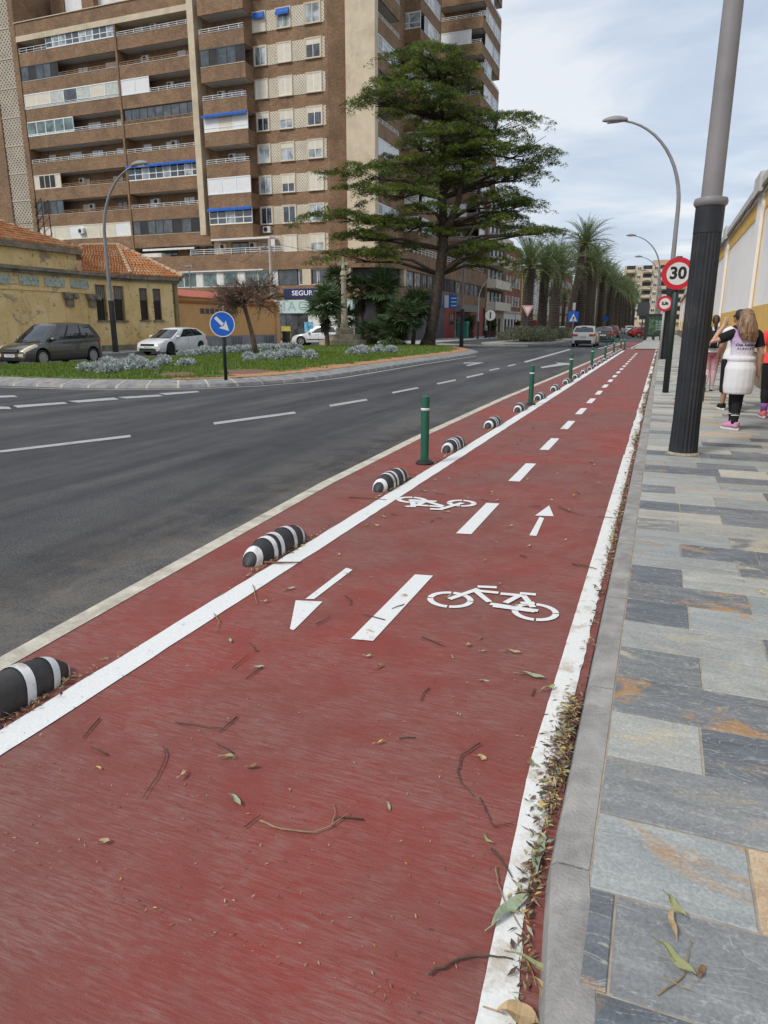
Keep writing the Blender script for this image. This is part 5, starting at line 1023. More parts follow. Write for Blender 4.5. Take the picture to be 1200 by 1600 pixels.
# ================================================================ lamp posts
LDARK=mat('lamp_dark_base',(.020,.023,.028),.48,.25,3,bump=.15,bscale=40,dirt=(.04,.04,.042),dscale=2.5); LGREY=mat('lamp_grey_shaft',(.235,.222,.225),.5,.08,2,dirt=(.20,.19,.19),dscale=1.2)
LCONC=mat('lamp_grout',(.30,.25,.19),.9,.3,12,bump=.8,bscale=30)
def street_lamp(label,x,y,z,h,side,grp='curved street lamps',reach=2.9,tall_base=2.72,s=1.):
    o=thing('street_lamp',label,'street lamp',(x,y,z),0 if side<0 else math.pi,grp)
    hb=tall_base
    MB().lathe([(.163,0),(.158,.12),(.150,.4),(.147,hb*.90)],44,flute=.06).lathe([(.149,hb*.9),(.149,hb)],44).build('base',LDARK,o,False,world=False)
    MB().lathe([(.155,hb),(.172,hb+.02),(.175,hb+.05),(.165,hb+.08),(.11,hb+.095)],24).build('collar',LGREY,o,40,world=False)
    z0=h*.64; P=[(0,0,hb+.08),(0,0,z0)]; R=[.107,.088]
    for i in range(1,13):
        a=i/12*math.radians(80); P.append((-reach*(1-math.cos(a))/(1-math.cos(math.radians(80))),0,z0+(h-z0)*math.sin(a)/math.sin(math.radians(80)))); R.append(.088-.048*i/12)
    MB().tube(P,R,16).build('shaft',LGREY,o,40,world=False)
    ex,ez=P[-1][0],P[-1][2]; mb=MB(); K=10; Mh=12; rows_=[]
    for i in range(K+1):
        t=i/K; wy=.20*math.sin(math.pi*min(1,.12+t*.86))**.7; hz=.20*math.sin(math.pi*min(1,.1+t*.85))**.7; xx=ex+.12-1.05*t; zz=ez+.02+.05*t; rows_.append([(xx,wy*math.cos(2*math.pi*j/Mh),zz+hz*(math.sin(2*math.pi*j/Mh) if math.sin(2*math.pi*j/Mh)>0 else .35*math.sin(2*math.pi*j/Mh))) for j in range(Mh)])
    for i in range(K):
        for j in range(Mh): mb.poly([rows_[i][j],rows_[i][(j+1)%Mh],rows_[i+1][(j+1)%Mh],rows_[i+1][j]])
    mb.poly(rows_[0][::-1]); mb.poly(rows_[-1]); me=weld(mb.mesh('lamp_head',LDARK if s<1 else LGREY,True)); hd=link('lamp_head',me,o)
    MB().box(ex-.72,ex-.25,-.10,.10,ez-.03,ez+.03).build('lens',GLASSP,hd,world=False)
    if s!=1: o.scale=(s,s,s)
    return o
l1=street_lamp('thick fluted lamp post with dark base and grey shaft standing on the pavement',.36,8.9,.083,10,-1); 
mb=MB(); mb.lathe([(.20,-.02),(.185,.008),(.165,.025)],17); mb.build('grout',LCONC,l1,world=False); mb=MB(); mb.box(.10,.158,-.06,.06,.62,.92); mb.build('inspection_door',LDARK,l1,world=False)
street_lamp('curved lamp post behind the 30 sign arching over the cycle lane',.13,34.8,.083,10.0,-1,reach=2.5,tall_base=3.1)
for i,yy in enumerate((86,112,140,170,200)): street_lamp('distant curved lamp post beyond the advertising panel',-.9,yy,.083,11.0,-1)
street_lamp('curved lamp post standing before the ochre building windows',-28.3,31.6,.13,9.3,1,reach=2.3)
street_lamp('lamp post rising into the cedar branches beside its trunk',-13.8,51.4,.0,9.6,1); street_lamp('bent lamp post on the far pavement before the red shop',-18.7,76.4,.13,9.4,1,s=.7); street_lamp('bent lamp post before the yellow house',-18.7,104,.13,9.4,1,s=.85)
def post_lamp(x,y,h,label):
    o=thing('post_lamp',label,'lamp post',(x,y,.13),0,'flat topped post lamps on the far pavement'); MB().lathe([(.09,0),(.09,.9),(.05,.95),(.045,h-.5)],10).build('post',LGREY,o,world=False); MB().lathe([(.08,h-.5),(.2,h-.25),(.2,h-.22)],12).build('lantern',GLASSP,o,world=False); MB().lathe([(.45,h-.22),(.48,h-.18),(.1,h-.02),(.02,h)],14).build('cap',LGREY,o,world=False)
post_lamp(-22.4,80.5,4.6,'flat topped post lamp beside the blue sign'); post_lamp(-21.5,97,5.2,'flat topped post lamp before the cream balconies'); post_lamp(-21.5,112,5.2,'flat topped post lamp before the red brick house')
def pole(name,label,x,y,h,r,m,cat='pole'):
    o=thing(name,label,cat,(x,y,0)); MB().lathe([(r,0),(r*.75,h)],10).build('shaft',m,o,world=False); return o
CONC=mat('pole_concrete',(.40,.36,.30),.85,.12,3)
o=pole('utility_pole','pale concrete utility pole with cables behind the orange building',-32.3,56,8.8,.18,CONC); MB().box(-.7,.05,-.05,.05,7.9,8.0).build('bracket',DARKALU,o,world=False); MB().box(-.1,.5,-.06,.06,8.2,8.75).build('junction_box',ACM,o,world=False)
mb=MB(); mb.tube([(0,0,8.4),(-4,2,7.2),(-9,5,7.9)],.02,4); mb.tube([(0,0,8.5),(3,3,7.8),(6,6,8.0)],.02,4); mb.build('cable',BLACK,o,world=False)
o=pole('floodlight_pole','thin pole with a flat floodlight behind the orange roof',-40.8,56,6.8,.07,LGREY); MB().box(-.45,.45,-.12,.12,6.75,6.9).build('floodlight',LGREY,o,world=False)
def mast():
    xb,zt=PY(64,312,52); o=thing('lattice_mast','small rusty steel lattice mast behind the ochre roofs','mast',(xb,52,0)); R_=mat('rusty_steel',(.085,.06,.045),.8,.3,5); mb=MB(); w=.45
    for sx in (-1,1):
        for sy in (-1,1): mb.tube([(sx*w,sy*w,0),(sx*w*.8,sy*w*.8,zt)],.05,4)
    for k in range(18):
        z=zt*k/18;z2=zt*(k+1)/18
        for sx in (-1,1): mb.tube([(sx*w*.95,-w,z),(-sx*w*.95,-w,z2)],.03,3); mb.tube([(sx*w,-w,z),(sx*w,w,z2)],.03,3)
    mb.build('lattice',R_,o,world=False)
    mb=MB(); mb.tube([(0,0,zt*.85),(-6,-2,zt*.82),(-14,-5,zt*.9)],.025,4); mb.tube([(0,0,zt*.75),(-6,-2,zt*.70),(-14,-5,zt*.78)],.025,4); mb.build('cable',BLACK,o,world=False)
mast()
# ================================================================ signs
SRED=mat('sign_red',(.52,.015,.03),.45,.05,3); SWH=mat('sign_face_white',(.62,.62,.60),.5,.03,3); SBLK=mat('sign_black',(.012,.012,.015),.5,.05); SBLU=mat('sign_blue_face',(.008,.105,.48),.45,.05,3); SGREY=mat('sign_back_grey',(.36,.37,.38),.5,.06,3); DGREEN=mat('dark_green_post',(.018,.032,.030),.5,.2,3)
def disc(r,y0,y1,zc,n_=40,xc=0): mb=MB(); mb.prism([(xc+r*math.cos(t),y0,zc+r*math.sin(t)) for t in np.linspace(0,2*math.pi,n_+1)[:-1]],(0,y1-y0,0)); return mb
def ring(r0,r1,y,zc,n_=40,xc=0):
    mb=MB(); T_=np.linspace(0,2*math.pi,n_+1)
    for a,b_ in zip(T_[:-1],T_[1:]): mb.prism([(xc+r0*math.cos(a),y,zc+r0*math.sin(a)),(xc+r1*math.cos(a),y,zc+r1*math.sin(a)),(xc+r1*math.cos(b_),y,zc+r1*math.sin(b_)),(xc+r0*math.cos(b_),y,zc+r0*math.sin(b_))],(0,-.003,0))
    return mb
def round_sign(name,label,x,y,z,zc,r,rz,txt,ts,postr,posth,postm,post=True,tsx=1.):
    o=thing(name,label,'sign',(x,y,z),rz)
    if post: MB().lathe([(postr,0),(postr,posth)],16).build('post',postm,o,True,world=False)
    f=disc(r,-postr-.03,-postr-.012,zc).build('face',SWH,o,world=False); ring(r*.70,r,-postr-.0305,zc).build('red_ring',SRED,f,world=False)
    me=textmesh(txt,ts,.0012,bold=.012,sx=tsx); me.transform(frame((0,-postr-.0325,zc),(1,0,0),(0,0,1),(0,-1,0))); me.materials.clear(); me.materials.append(SBLK); link('lettering',me,f); return o
s30=round_sign('speed_limit_sign','red ringed round 30 speed limit sign on dark green post',.19,17.2,.083,2.56,.335,math.radians(4),'30',.345,.068,2.92,DGREEN,tsx=1.0)
wl=round_sign('weight_limit_sign','small red ringed weight limit sign on the lamp post behind the 30 sign',-.02,34.55,.083,2.42,.33,math.radians(5),'5,5t',.17,.05,2.8,SGREY)
def keep_right():
    x,y=G(353,592,.2); o=thing('keep_right_sign','round blue sign with white diagonal arrow on the island lawn','sign',(x,y,turf_z(x,y)-.02),math.radians(24)); zc=1.42; r=.32
    MB().lathe([(.045,0),(.045,1.75)],12).build('post',DGREEN,o,True,world=False); f=disc(r,-.075,-.055,zc).build('face',SBLU,o,world=False); ring(r*.93,r,-.0755,zc).build('white_rim',SWH,f,world=False)
    mb=MB(); c=math.sqrt(.5); R_=lambda u,v_:((u*c+v_*c)*1.0,-.0775,zc+(-u*c+v_*c)); mb.poly([R_(-.24,-.042),R_(.02,-.042),R_(.02,.042),R_(-.24,.042)]); mb.poly([R_(-.0,-.13),R_(.24,0),R_(-.0,.13),R_(.05,0)]); mb.f=[tuple(q) for q in mb.f]; mb.build('arrow',SWH,f,world=False)
keep_right()
def blade_sign():
    x,y=G(351,551,.25); X,zt=PY(349,466,36.5); o=thing('marker_board','narrow red and white upright board on a thin post behind the blue sign','sign',(X,36.5,turf_z(X,36.5) if inpoly(X,36.5,ISL) else 0),math.radians(50)); h=zt-o.location.z
    MB().lathe([(.04,0),(.04,h-.9)],8).build('post',DGREEN,o,world=False); mb=MB(); mb.prism([(-.12,0,h-1.2),(.18,0,h-1.2),(.18,0,h),(-.12,0,h)],(0,.03,0)); bd=mb.build('board',SRED,o,world=False); MB().box(-.11,.0,-.006,-.001,h-1.18,h-.02).build('white_stripe',SWH,bd,world=False)
blade_sign()
def crossing_sign():
    o=thing('crossing_sign','square blue pedestrian crossing sign with white triangle in the median','sign',(-9.5,83.5,.14)); MB().lathe([(.05,0),(.05,3.9)],8).build('post',LGREY,o,world=False); f=MB().box(-.56,.56,-.07,-.05,1.8,2.95).build('face',SBLU,o,world=False)
    mb=MB(); mb.poly([(-.42,-.073,1.9),(.42,-.073,1.9),(0,-.073,2.75)]); mb.build('triangle',SWH,f,world=False); mb=MB(); mb.tube([(-.12,-.08,1.95),(0,-.08,2.2),(.12,-.08,1.95)],.035,5); mb.tube([(0,-.08,2.2),(0.02,-.08,2.4)],.05,5); mb.tube([(-.14,-.08,2.24),(.02,-.08,2.36),(.14,-.08,2.22)],.025,5); mb.build('walking_figure',SBLK,f,world=False); MB().box(-.16,.16,-.07,-.05,3.1,3.9).build('plate',SGREY,o,world=False)
crossing_sign()
def giveway():
    x,y=-11.6,66.0; o=thing('give_way_sign','triangular give way sign on post in the median hedge','sign',(x,y,.14),math.radians(8)); MB().lathe([(.045,0),(.045,2.9)],8).build('post',DARKALU,o,world=False); mb=MB(); mb.prism([(-.55,-.06,3.2),(0,-.06,2.2),(.55,-.06,3.2)],(0,.02,0)); f=mb.build('face',mat('faded_red',(.55,.28,.25),.6,.08,3),o,world=False); mb=MB(); mb.poly([(-.3,-.063,3.07),(0,-.063,2.52),(.3,-.063,3.07)][::-1]); mb.build('white_triangle',SWH,f,world=False)
giveway()
def backsign():
    o=thing('round_sign_back','round white sign seen edge marked, on thin post by far pavement','sign',(-18.2,80,.13)); MB().lathe([(.05,0),(.05,2.9)],8).build('post',DARKALU,o,world=False); f=disc(.58,.055,.075,2.55,28).build('face',SWH,o,world=False); f.location=(0,-.14,0); MB().box(-.08,.08,-.006,0,2.2,2.9).build('bar',SBLK,f,world=False).location=(0,.053,0)
backsign()
def boardpanel():
    o=thing('sign_back_board','dark rectangular board on a post past the lane jog','sign',(-2.5,97,0)); MB().lathe([(.07,0),(.07,3.2)],8).build('post',DARKALU,o,world=False); MB().box(-.72,.72,-.04,.04,2.75,4.35).build('board',mat('board_back',(.05,.055,.06),.6,.1,2),o,world=False)
    o=thing('small_blue_sign','small blue square sign on post far along the median','sign',(-9.2,128,.14)); MB().lathe([(.05,0),(.05,3)],8).build('post',LGREY,o,world=False); MB().box(-.4,.4,-.07,-.05,2.2,3.0).build('face',SBLU,o,world=False)
boardpanel()
def adpanel():
    o=thing('advertising_panel','dark framed street advertising panel with green poster on the pavement','advertising panel',(-.5,80,.083),math.radians(6)); D_=mat('panel_frame',(.028,.03,.033),.45,.15,3)
    MB().box(-1.32,-1.02,-.2,.2,0,2.55).build('side_post',D_,o,world=False); MB().box(1.0,1.28,-.2,.2,.5,2.55).build('side_post',D_,o,world=False); MB().box(-1.3,1.28,-.18,.18,2.5,2.66).build('top_bar',D_,o,world=False); MB().box(-1.02,1.0,-.14,.14,.42,.56).build('bottom_bar',D_,o,world=False); MB().box(.25,1.1,-.17,.17,0,.42).build('foot',D_,o,world=False); MB().box(-.35,-.22,-.1,.1,0,.42).build('foot',D_,o,world=False)
    m_,n,l,b=material('green_poster'); v=coord(n,l,False); f=noise(n,l,v,2.2,5,.7,1.); r=ramp(n,[(.35,(.012,.035,.025)),(.5,(.03,.075,.05)),(.62,(.10,.17,.11)),(.72,(.34,.36,.26))]); l.new(f,r.inputs[0]); l.new(r.outputs[0],b.inputs['Base Color']); b.inputs['Roughness'].default_value=.12
    p=MB().box(-1.02,1.0,-.10,-.08,.56,2.5).build('poster',m_,o,world=False)
    for k in range(6): MB().box(-.25,.45,-.112,-.102,1.05+k*.17,1.11+k*.17).build('print_line',mat('poster_print',(.35,.45,.40),.3),p,world=False)
    MB().box(-.02,.04,-.115,-.102,.56,2.5).build('panel_joint',D_,p,world=False)
adpanel()
# ================================================================ stone cross on steps
def cross():
    cx,cy=-20.2,44.6; z=turf_z(cx,cy)-.05; SS=mat('cross_stone',(.40,.345,.25),.9,.3,4,bump=.7,bscale=25,dirt=(.26,.22,.16),dscale=2.5); o=thing('stone_cross','weathered stone wayside cross on a stepped base among fan palms','monument',(cx,cy,z))
    MB().box(-1.4,1.4,-1.1,1.1,0,.42,0,.03).build('step',SS,o,world=False); MB().box(-.95,.95,-.8,.8,.42,.78,0,.03).build('step',SS,o,world=False); MB().box(-.46,.46,-.46,.46,.78,1.22,0,.06).build('pedestal',SS,o,world=False)
    MB().lathe([(.27,1.2),(.28,1.4),(.22,1.5),(.215,2.5),(.185,3.4),(.17,4.3),(.2,4.36),(.2,4.45),(.17,4.5)],12).build('shaft',SS,o,40,world=False)
    mb=MB(); mb.lathe([(.17,4.5),(.25,4.62),(.21,4.8),(.15,4.9)],10); mb.box(-.085,.085,-.08,.08,4.85,5.75); mb.box(-.38,.38,-.07,.07,5.25,5.42); mb.lathe([(.10,4.95),(.13,5.1),(.08,5.25)],8,c=(0,-.1,0)); mb.build('cross_head',SS,o,world=False)
cross()
# ================================================================ bins, planters and terrace clutter across the avenue
def bin_(name,label,x,y,w,d,h,c,cat='bin'):
    o=thing(name,label,cat,(x,y,.13)); m_=mat('bin_'+name+str(int(x*10)),c,.5,.15,3); MB().box(-w/2,w/2,-d/2,d/2,.08,h*.82,0,.04).build('body',m_,o,world=False); MB().box(-w/2-.04,w/2+.04,-d/2-.04,d/2+.04,h*.82,h,0,.08).build('lid',m_,o,world=False)
    for sx in (-1,1): MB().tube([(sx*w*.35,-d*.35,.07),(sx*w*.35+.04,-d*.35,.07)],.07,8).build('wheel',BLACK,o,world=False)
bin_('waste_container','green plastic waste container by the red shop',-21.9,82,1.2,.9,1.9,(.02,.19,.14)); bin_('waste_container','teal waste container before the cream balcony house',-17.5,93,1.1,.9,1.2,(.03,.27,.22)); bin_('red_stall','red counter stall on the terrace',-16.2,101,2.2,1,2.2,(.42,.03,.03),'stall'); bin_('paper_bin','blue recycling bin beside the yellow bin',-15.6,95.5,.9,.8,1.3,(.02,.07,.28)); bin_('yellow_bin','yellow recycling bin beside the first palm',-14.7,95,.9,.8,1.4,(.60,.42,.03)); bin_('grey_bin','rounded pale bin beside the yellow bin',-13.9,95.5,.75,.7,1.45,(.45,.44,.38)); bin_('litter_bin','dark litter bin at the corner of the orange building',-28.8,52.0,.5,.5,1.0,(.03,.03,.032))
def planter(x,y,label,h=1.1):
    o=thing('planter',label,'planter',(x,y,.13)); MB().box(-.6,.6,-.4,.4,0,.8,0,.03).build('box',mat('planter_brown',(.07,.035,.025),.7,.2,3),o,world=False); k=1500; u=rng.normal(size=(k,3)); u/=np.linalg.norm(u,axis=1,keepdims=True); C=u*rng.uniform(.3,1,(k,1))*np.array([.62,.5,h*.6])+np.array([0,0,.8+h*.45]); v,f=blades(C,u+rng.normal(0,.4,(k,3)),.16,.08,taper=.5); link('shrub',npmesh('shrub',v,f,foliage_mat('planter_leaf'+str(int(x*10)),[(.03,.05,.02),(.07,.09,.03),(.10,.12,.045)])),o)
planter(-20.3,90,'brown planter with a rounded shrub near the post lamp',1.5); planter(-18.9,101,'brown planter with shrub by the terrace tables',1.2); planter(-21.8,84.5,'tall leafy planter before the red shop door',1.8)
def tableset(x,y,label):
    o=thing('cafe_table',label,'table',(x,y,.13)); MB().lathe([(.4,.72),(.4,.75)],14).build('table_top',DARKALU,o,world=False); MB().lathe([(.22,0),(.04,.03),(.035,.72)],10).build('stand',DARKALU,o,world=False)
for i in range(4): tableset(-18+i*.9,99.5+i*.8,('dark round cafe table by the planter','dark cafe table beside the red stall','dark cafe table between planter and stall','dark cafe table behind the teal container')[i])
def chair(x,y,rz,lab):
    o=thing('cafe_chair',lab,'chair',(x,y,.13),rz,'dark cafe chairs on the terrace'); MB().box(-.22,.22,-.22,.22,.42,.46).build('seat',DARKALU,o,world=False); MB().box(-.22,.22,.19,.23,.5,.9).build('backrest',DARKALU,o,world=False)
    for sx in (-.2,.2):
        for sy in (-.2,.2): MB().tube([(sx,sy,0),(sx,sy,.43)],.018,5).build('leg',DARKALU,o,world=False)
for i in range(7): chair(-18.9+i*.75,98.6+.6*(i%3),i*1.1,'dark cafe chair on the terrace across the avenue')
# ================================================================ vehicles
def paint(name,c,coat=.8,rough=.32,metal=0.):
    m,n,l,b=material(name); b.inputs['Base Color'].default_value=(*c,1); b.inputs['Roughness'].default_value=rough; b.inputs['Metallic'].default_value=metal; b.inputs['Coat Weight'].default_value=coat; b.inputs['Coat Roughness'].default_value=.05
    v=coord(n,l); f=noise(n,l,v,3,5,.6); r=ramp(n,[(.35,[x*.93 for x in c]),(.7,c)]); l.new(f,r.inputs[0]); l.new(r.outputs[0],b.inputs['Base Color']); return m
CARGL=glass_mat('car_glass',(.022,.026,.028),.03,1.); TYRE=mat('tyre_rubber',(.018,.018,.019),.85,.2,8); TRIM=mat('black_trim',(.016,.016,.017),.55,.15,5); CHROME=mat('chrome',(.62,.63,.64),.18,.04,3,metal=.9); ALLOY=mat('alloy_wheel',(.42,.43,.44),.3,.08,5,metal=.7); ALLOYB=mat('black_alloy_wheel',(.03,.03,.032),.35,.1,5,metal=.4)
LAMPF=mat('headlamp_lens',(.58,.58,.56),.1,.2,8,spec=.9); LAMPA=mat('headlamp_amber_lens',(.62,.55,.38),.12,.15,8,spec=.9); LAMPR=mat('tail_lamp_lens',(.42,.02,.015),.15,.15,6,spec=.9); PLATE=mat('number_plate',(.66,.67,.68),.4,.05,5)
WCACHE={}
def wheel_parts(o,R,x,y,rimm,nsp):
    s=1 if y>0 else -1; key=(R,rimm.name,nsp,s)
    if key not in WCACHE:
        t=MB(); prof=[(R*.66,-.09),(R*.9,-.1),(R*.985,-.075),(R,-.03),(R,.03),(R*.985,.075),(R*.9,.1),(R*.66,.09)]; n_=28; i0=0
        for r_,yy in prof:
            for j in range(n_): q=2*math.pi*j/n_; t.v.append((r_*math.cos(q),yy,r_*math.sin(q)))
        for k in range(len(prof)-1):
            for j in range(n_): t.f.append((k*n_+j,k*n_+(j+1)%n_,(k+1)*n_+(j+1)%n_,(k+1)*n_+j)); t.m.append(0)
        rim=MB(); 
        rim.prism([(R*.6*math.cos(a),s*.03,R*.6*math.sin(a)) for a in np.linspace(0,2*math.pi,21)[:-1]],(0,s*.004,0),1)
        for k in range(nsp):
            a=2*math.pi*k/nsp; u=Vector((math.cos(a),0,math.sin(a))); w=Vector((-math.sin(a),0,math.cos(a))); p=Vector((0,s*.055,0)); rim.prism([p+u*.03-w*.03,p+u*.03+w*.03,p+u*R*.64+w*.045,p+u*R*.64-w*.045],(0,s*.03,0))
        for a,b_ in zip(np.linspace(0,2*math.pi,29)[:-1],np.linspace(0,2*math.pi,29)[1:]): rim.prism([(R*.6*math.cos(a),s*.05,R*.6*math.sin(a)),(R*.69*math.cos(a),s*.05,R*.69*math.sin(a)),(R*.69*math.cos(b_),s*.05,R*.69*math.sin(b_)),(R*.6*math.cos(b_),s*.05,R*.6*math.sin(b_))],(0,s*.045,0))
        rim.tube([(0,s*.06,0),(0,s*.1,0)],R*.17,10); WCACHE[key]=(t.mesh('tyre',TYRE,True),rim.mesh('rim',[rimm,TRIM]))
    tm,rm_=WCACHE[key]; tw=link('wheel',tm,o); tw.location=(x,y,R); link('rim',rm_,tw)
def car(label,loc,rz,P,body,group=None,name='car',cat='car',detail=True,rimm=ALLOY,lampf=LAMPF,nsp=7,plate='4815 DKM',lower=None):
    L_,Wd,H=P['L'],P['W'],P['H']; R=P['R']; zc=P.get('clear',.17); hx=L_/2; xfA=hx-P['of']; xrA=xfA-P['wb']; hw=Wd/2
    o=thing(name,label,cat,loc,rz,group)
    zt_x,zt_z=zip(*P['top']); ztop=lambda x:float(np.interp(x,zt_x,zt_z))
    def wid(x): e=abs(x)/hx; return hw*(1-.05*e**2-.16*max(0,(e-.82)/.18)**2.2)
    def zlow(x):
        z=zc+.05*max(0,(abs(x)/hx-.9)/.1)
        for a in (xfA,xrA):
            d=abs(x-a); Ra=R+.055
            if d<Ra: z=max(z,R+math.sqrt(Ra*Ra-d*d)*1.0)
        return z
    def ringpt(x,q):
        """q 0..6 from sill to centre line, on the +y side"""
        w=wid(x); zl=zlow(x); z6=ztop(x); zb=z6-.035; zm=max(zl+.03,.42*zb+.08)
        K=[(w*.93,zl),(w*.985,max(zl+.02,zc+.14)),(w,max(zm,zl+.03)),(w*.985,zb-.10 if zb-.10>zl+.05 else zl+.05),(w*.945,zb),(w*.62,z6),(0,z6+.012)]
        i=min(5,int(q)); f_=q-i; a,b_=K[i],K[i+1]; return Vector((x,a[0]+(b_[0]-a[0])*f_,a[1]+(b_[1]-a[1])*f_))
    xs=sorted(set(np.round(np.concatenate([np.linspace(-hx,hx,44),hx-np.array([0,.02,.05,.1,.16,.24]),-hx+np.array([0,.02,.05,.1,.16,.24])]+[a+np.linspace(-R-.056,R+.056,15) for a in (xfA,xrA)]),3)))
    xs=[x for x in xs if -hx<=x<=hx]; qs=[0,1,2,3,4,5,6]; mb=MB(); nr=13; V=[]
    for x in xs:
        half=[ringpt(x,q) for q in qs]; row=[Vector((p.x,-p.y,p.z)) for p in half]+[p for p in half[:-1][::-1]]; V.append(row)
    for row in V: mb.v+= [tuple(p) for p in row]
    for i in range(len(xs)-1):
        for j in range(12): mb.f.append((i*13+j,(i+1)*13+j,(i+1)*13+j+1,i*13+j+1)); mb.m.append(0)
    mb.f.append(tuple(range(12,-1,-1))); mb.f.append(tuple((len(xs)-1)*13+j for j in range(13))); mb.m+=[0,0]
    me=weld(mb.mesh('body',body,38)); me.polygons.foreach_set('use_smooth',[True]*len(me.polygons)); me.set_sharp_from_angle(angle=math.radians(38)); bd=link('body',me,o)
    MB().box(-hx+.15,hx-.15,-hw*.80,hw*.80,zc+.02,.62).build('underbody',TRIM,o,world=False)
    # greenhouse
    xf0,xf1,xr1,xr0=P['gh']; wb=hw*.90; wr=hw*P.get('roofw',.70)
    def gh(kind,u,t,off=0):
        c=t**1.15; y_=wb+(wr-wb)*t**1.35
        xf=xf0+(xf1-xf0)*t; xr=xr0+(xr1-xr0)*t**1.3
        zbelt=lambda x:ztop(x)-.03
        if kind=='F': x=xf+.16*(1-u*u)*(1-.3*t); yy=u*y_; nrm=Vector((.6,u*.25,.75))
        elif kind=='R': x=xr-.09*(1-u*u); yy=u*y_; nrm=Vector((-.8,u*.25,.5))
        else: x=xr+(xf-xr)*u; yy=y_*(1+.02*math.sin(math.pi*u))*kind; nrm=Vector((0,kind,.35))
        z0=zbelt(x if kind not in 'FR' else (xf0 if kind=='F' else xr0)) if isinstance(kind,str) else zbelt(xr0+(xf0-xr0)*u)
        arch=1-.05*(abs(2*u-1) if not isinstance(kind,str) else 1)**2.5-(.0)
        zr=H*(1-.0)-.035-(.045*(u-.45)**2*4 if not isinstance(kind,str) else (.045*(.55**2)*4 if kind=='F' else .045*(.45**2)*4)); z=z0+(zr-z0)*t
        return Vector((x,yy,z))+nrm.normalized()*off
    g_=MB(); ts=np.linspace(0,1,7); us=np.linspace(-1,1,11); ss=np.linspace(0,1,21)
    def grid(mb_,kind,U,T_,off=0,m=0,flip=False):
        P_g=[[gh(kind,u,t,off) for u in U] for t in T_]
        for i in range(len(T_)-1):
            for j in range(len(U)-1):
                q=[P_g[i][j],P_g[i][j+1],P_g[i+1][j+1],P_g[i+1][j]]; mb_.poly(q if not flip else q[::-1],m)
    grid(g_,'F',us,ts); grid(g_,'R',us,ts,0,0,True); grid(g_,1,ss,ts,0,0,True); grid(g_,-1,ss,ts)
    # roof
    for i in range(20):
        a,b_=ss[i],ss[i+1]; A=[gh(-1,a,1),gh(1,a,1)];B=[gh(-1,b_,1),gh(1,b_,1)]; nr_=6
        for k in range(nr_):
            f0,f1=k/nr_,(k+1)/nr_; cz_=lambda p,q,f_:p.lerp(q,f_)+Vector((0,0,.05*(1-(2*f_-1)**2)))
            g_.poly([cz_(*A,f0),cz_(*B,f0),cz_(*B,f1),cz_(*A,f1)])
    for kind,u in (('F',1),('R',0)):
        Pf=[gh(kind,v_,1) for v_ in us]; e=[gh(-1,u,1).lerp(gh(1,u,1),(v_+1)/2)+Vector((0,0,.05*(1-v_*v_))) for v_ in us]
        for i in range(10): g_.poly([Pf[i],Pf[i+1],e[i+1],e[i]] if kind=='R' else [Pf[i+1],Pf[i],e[i],e[i+1]])
    me=weld(g_.mesh('cabin',body,True),.003); me.set_sharp_from_angle(angle=math.radians(50)); link('cabin',me,o)
    def patch_(name,kind,U,T_,m_,off=.009,flip=False): q=MB(); grid(q,kind,U,T_,off,0,flip); return q.build(name,m_,o,True,world=False)
    patch_('windscreen','F',np.linspace(-.93,.93,11),np.linspace(.03,.93,6),CARGL); patch_('rear_window','R',np.linspace(-.88,.88,9),np.linspace(P.get('rw0',.1),.86,6),CARGL,.009,True)
    for (a,b_) in P['sw']:
        for kd in (1,-1): patch_('side_window',kd,np.linspace(a,b_,7),np.linspace(.07,.88,6),CARGL,.008,kd==1)
    for kd in (1,-1):
        for s_ in P['pillars']: patch_('pillar',kd,np.linspace(s_-.012,s_+.012,3),np.linspace(.07,.9,5),TRIM,.010,kd==1)
    def bpatch(name,xa,xb,qa,qb,m_,off=.008,nx=7,nq=4,both=True,sl=0):
        for sg in ((1,-1) if both else (1,)):
            q=MB(); Gp=[[ringpt(x+sl*(k_/(nq))*1.0,qq)*1 for k_,qq in enumerate(np.linspace(qa,qb,nq+1))] for x in np.linspace(xa,xb,nx)]
            for i in range(nx-1):
                for j in range(nq):
                    f_=[Gp[i][j],Gp[i+1][j],Gp[i+1][j+1],Gp[i][j+1]]; nrm=(f_[1]-f_[0]).cross(f_[3]-f_[0]); nrm=nrm.normalized() if nrm.length>0 else Vector((0,1,0)); nrm=nrm if nrm.y>-.01 else -nrm
                    pts=[Vector((p.x,p.y*sg,p.z))+Vector((nrm.x,nrm.y*sg,nrm.z))*off for p in f_]; q.poly(pts if sg>0 else pts[::-1])
            q.build(name,m_,o,world=False)
    zf=ztop(hx); wf=wid(hx)
    # front face
    MB().box(hx-.04,hx+.018,-wf*.62,wf*.62,P.get('gr',(.50,.62))[0],P.get('gr',(.5,.62))[1]).build('grille',TRIM,o,world=False)
    if P.get('chrome'): 
        for z in (.575,.625): MB().box(hx-.03,hx+.024,-wf*.6,wf*.6,z,z+.018).build('grille_bar',CHROME,o,world=False)
    MB().box(hx-.05,hx+.016,-wf*.80,wf*.80,zc+.07,zc+.20).build('lower_grille',TRIM,o,world=False)
    npl=MB().box(hx-.02,hx+.026,-.26,.26,.36,.47).build('front_plate',PLATE,o,world=False); MB().box(-hx-.026,-hx+.02,-.26,.26,P.get('rp',.72),P.get('rp',.72)+.11).build('rear_plate',PLATE,o,world=False)
    for (xp,nx_,z_) in ((hx+.0275,1,.415),(-hx-.0275,-1,P.get('rp',.72)+.055)):
        me=textmesh(plate,.105,.0005,sx=.85); me.transform(frame((xp,0,z_),(0,nx_,0),(0,0,1),(nx_,0,0))); me.materials.clear(); me.materials.append(SBLK); link('plate_lettering',me,npl)
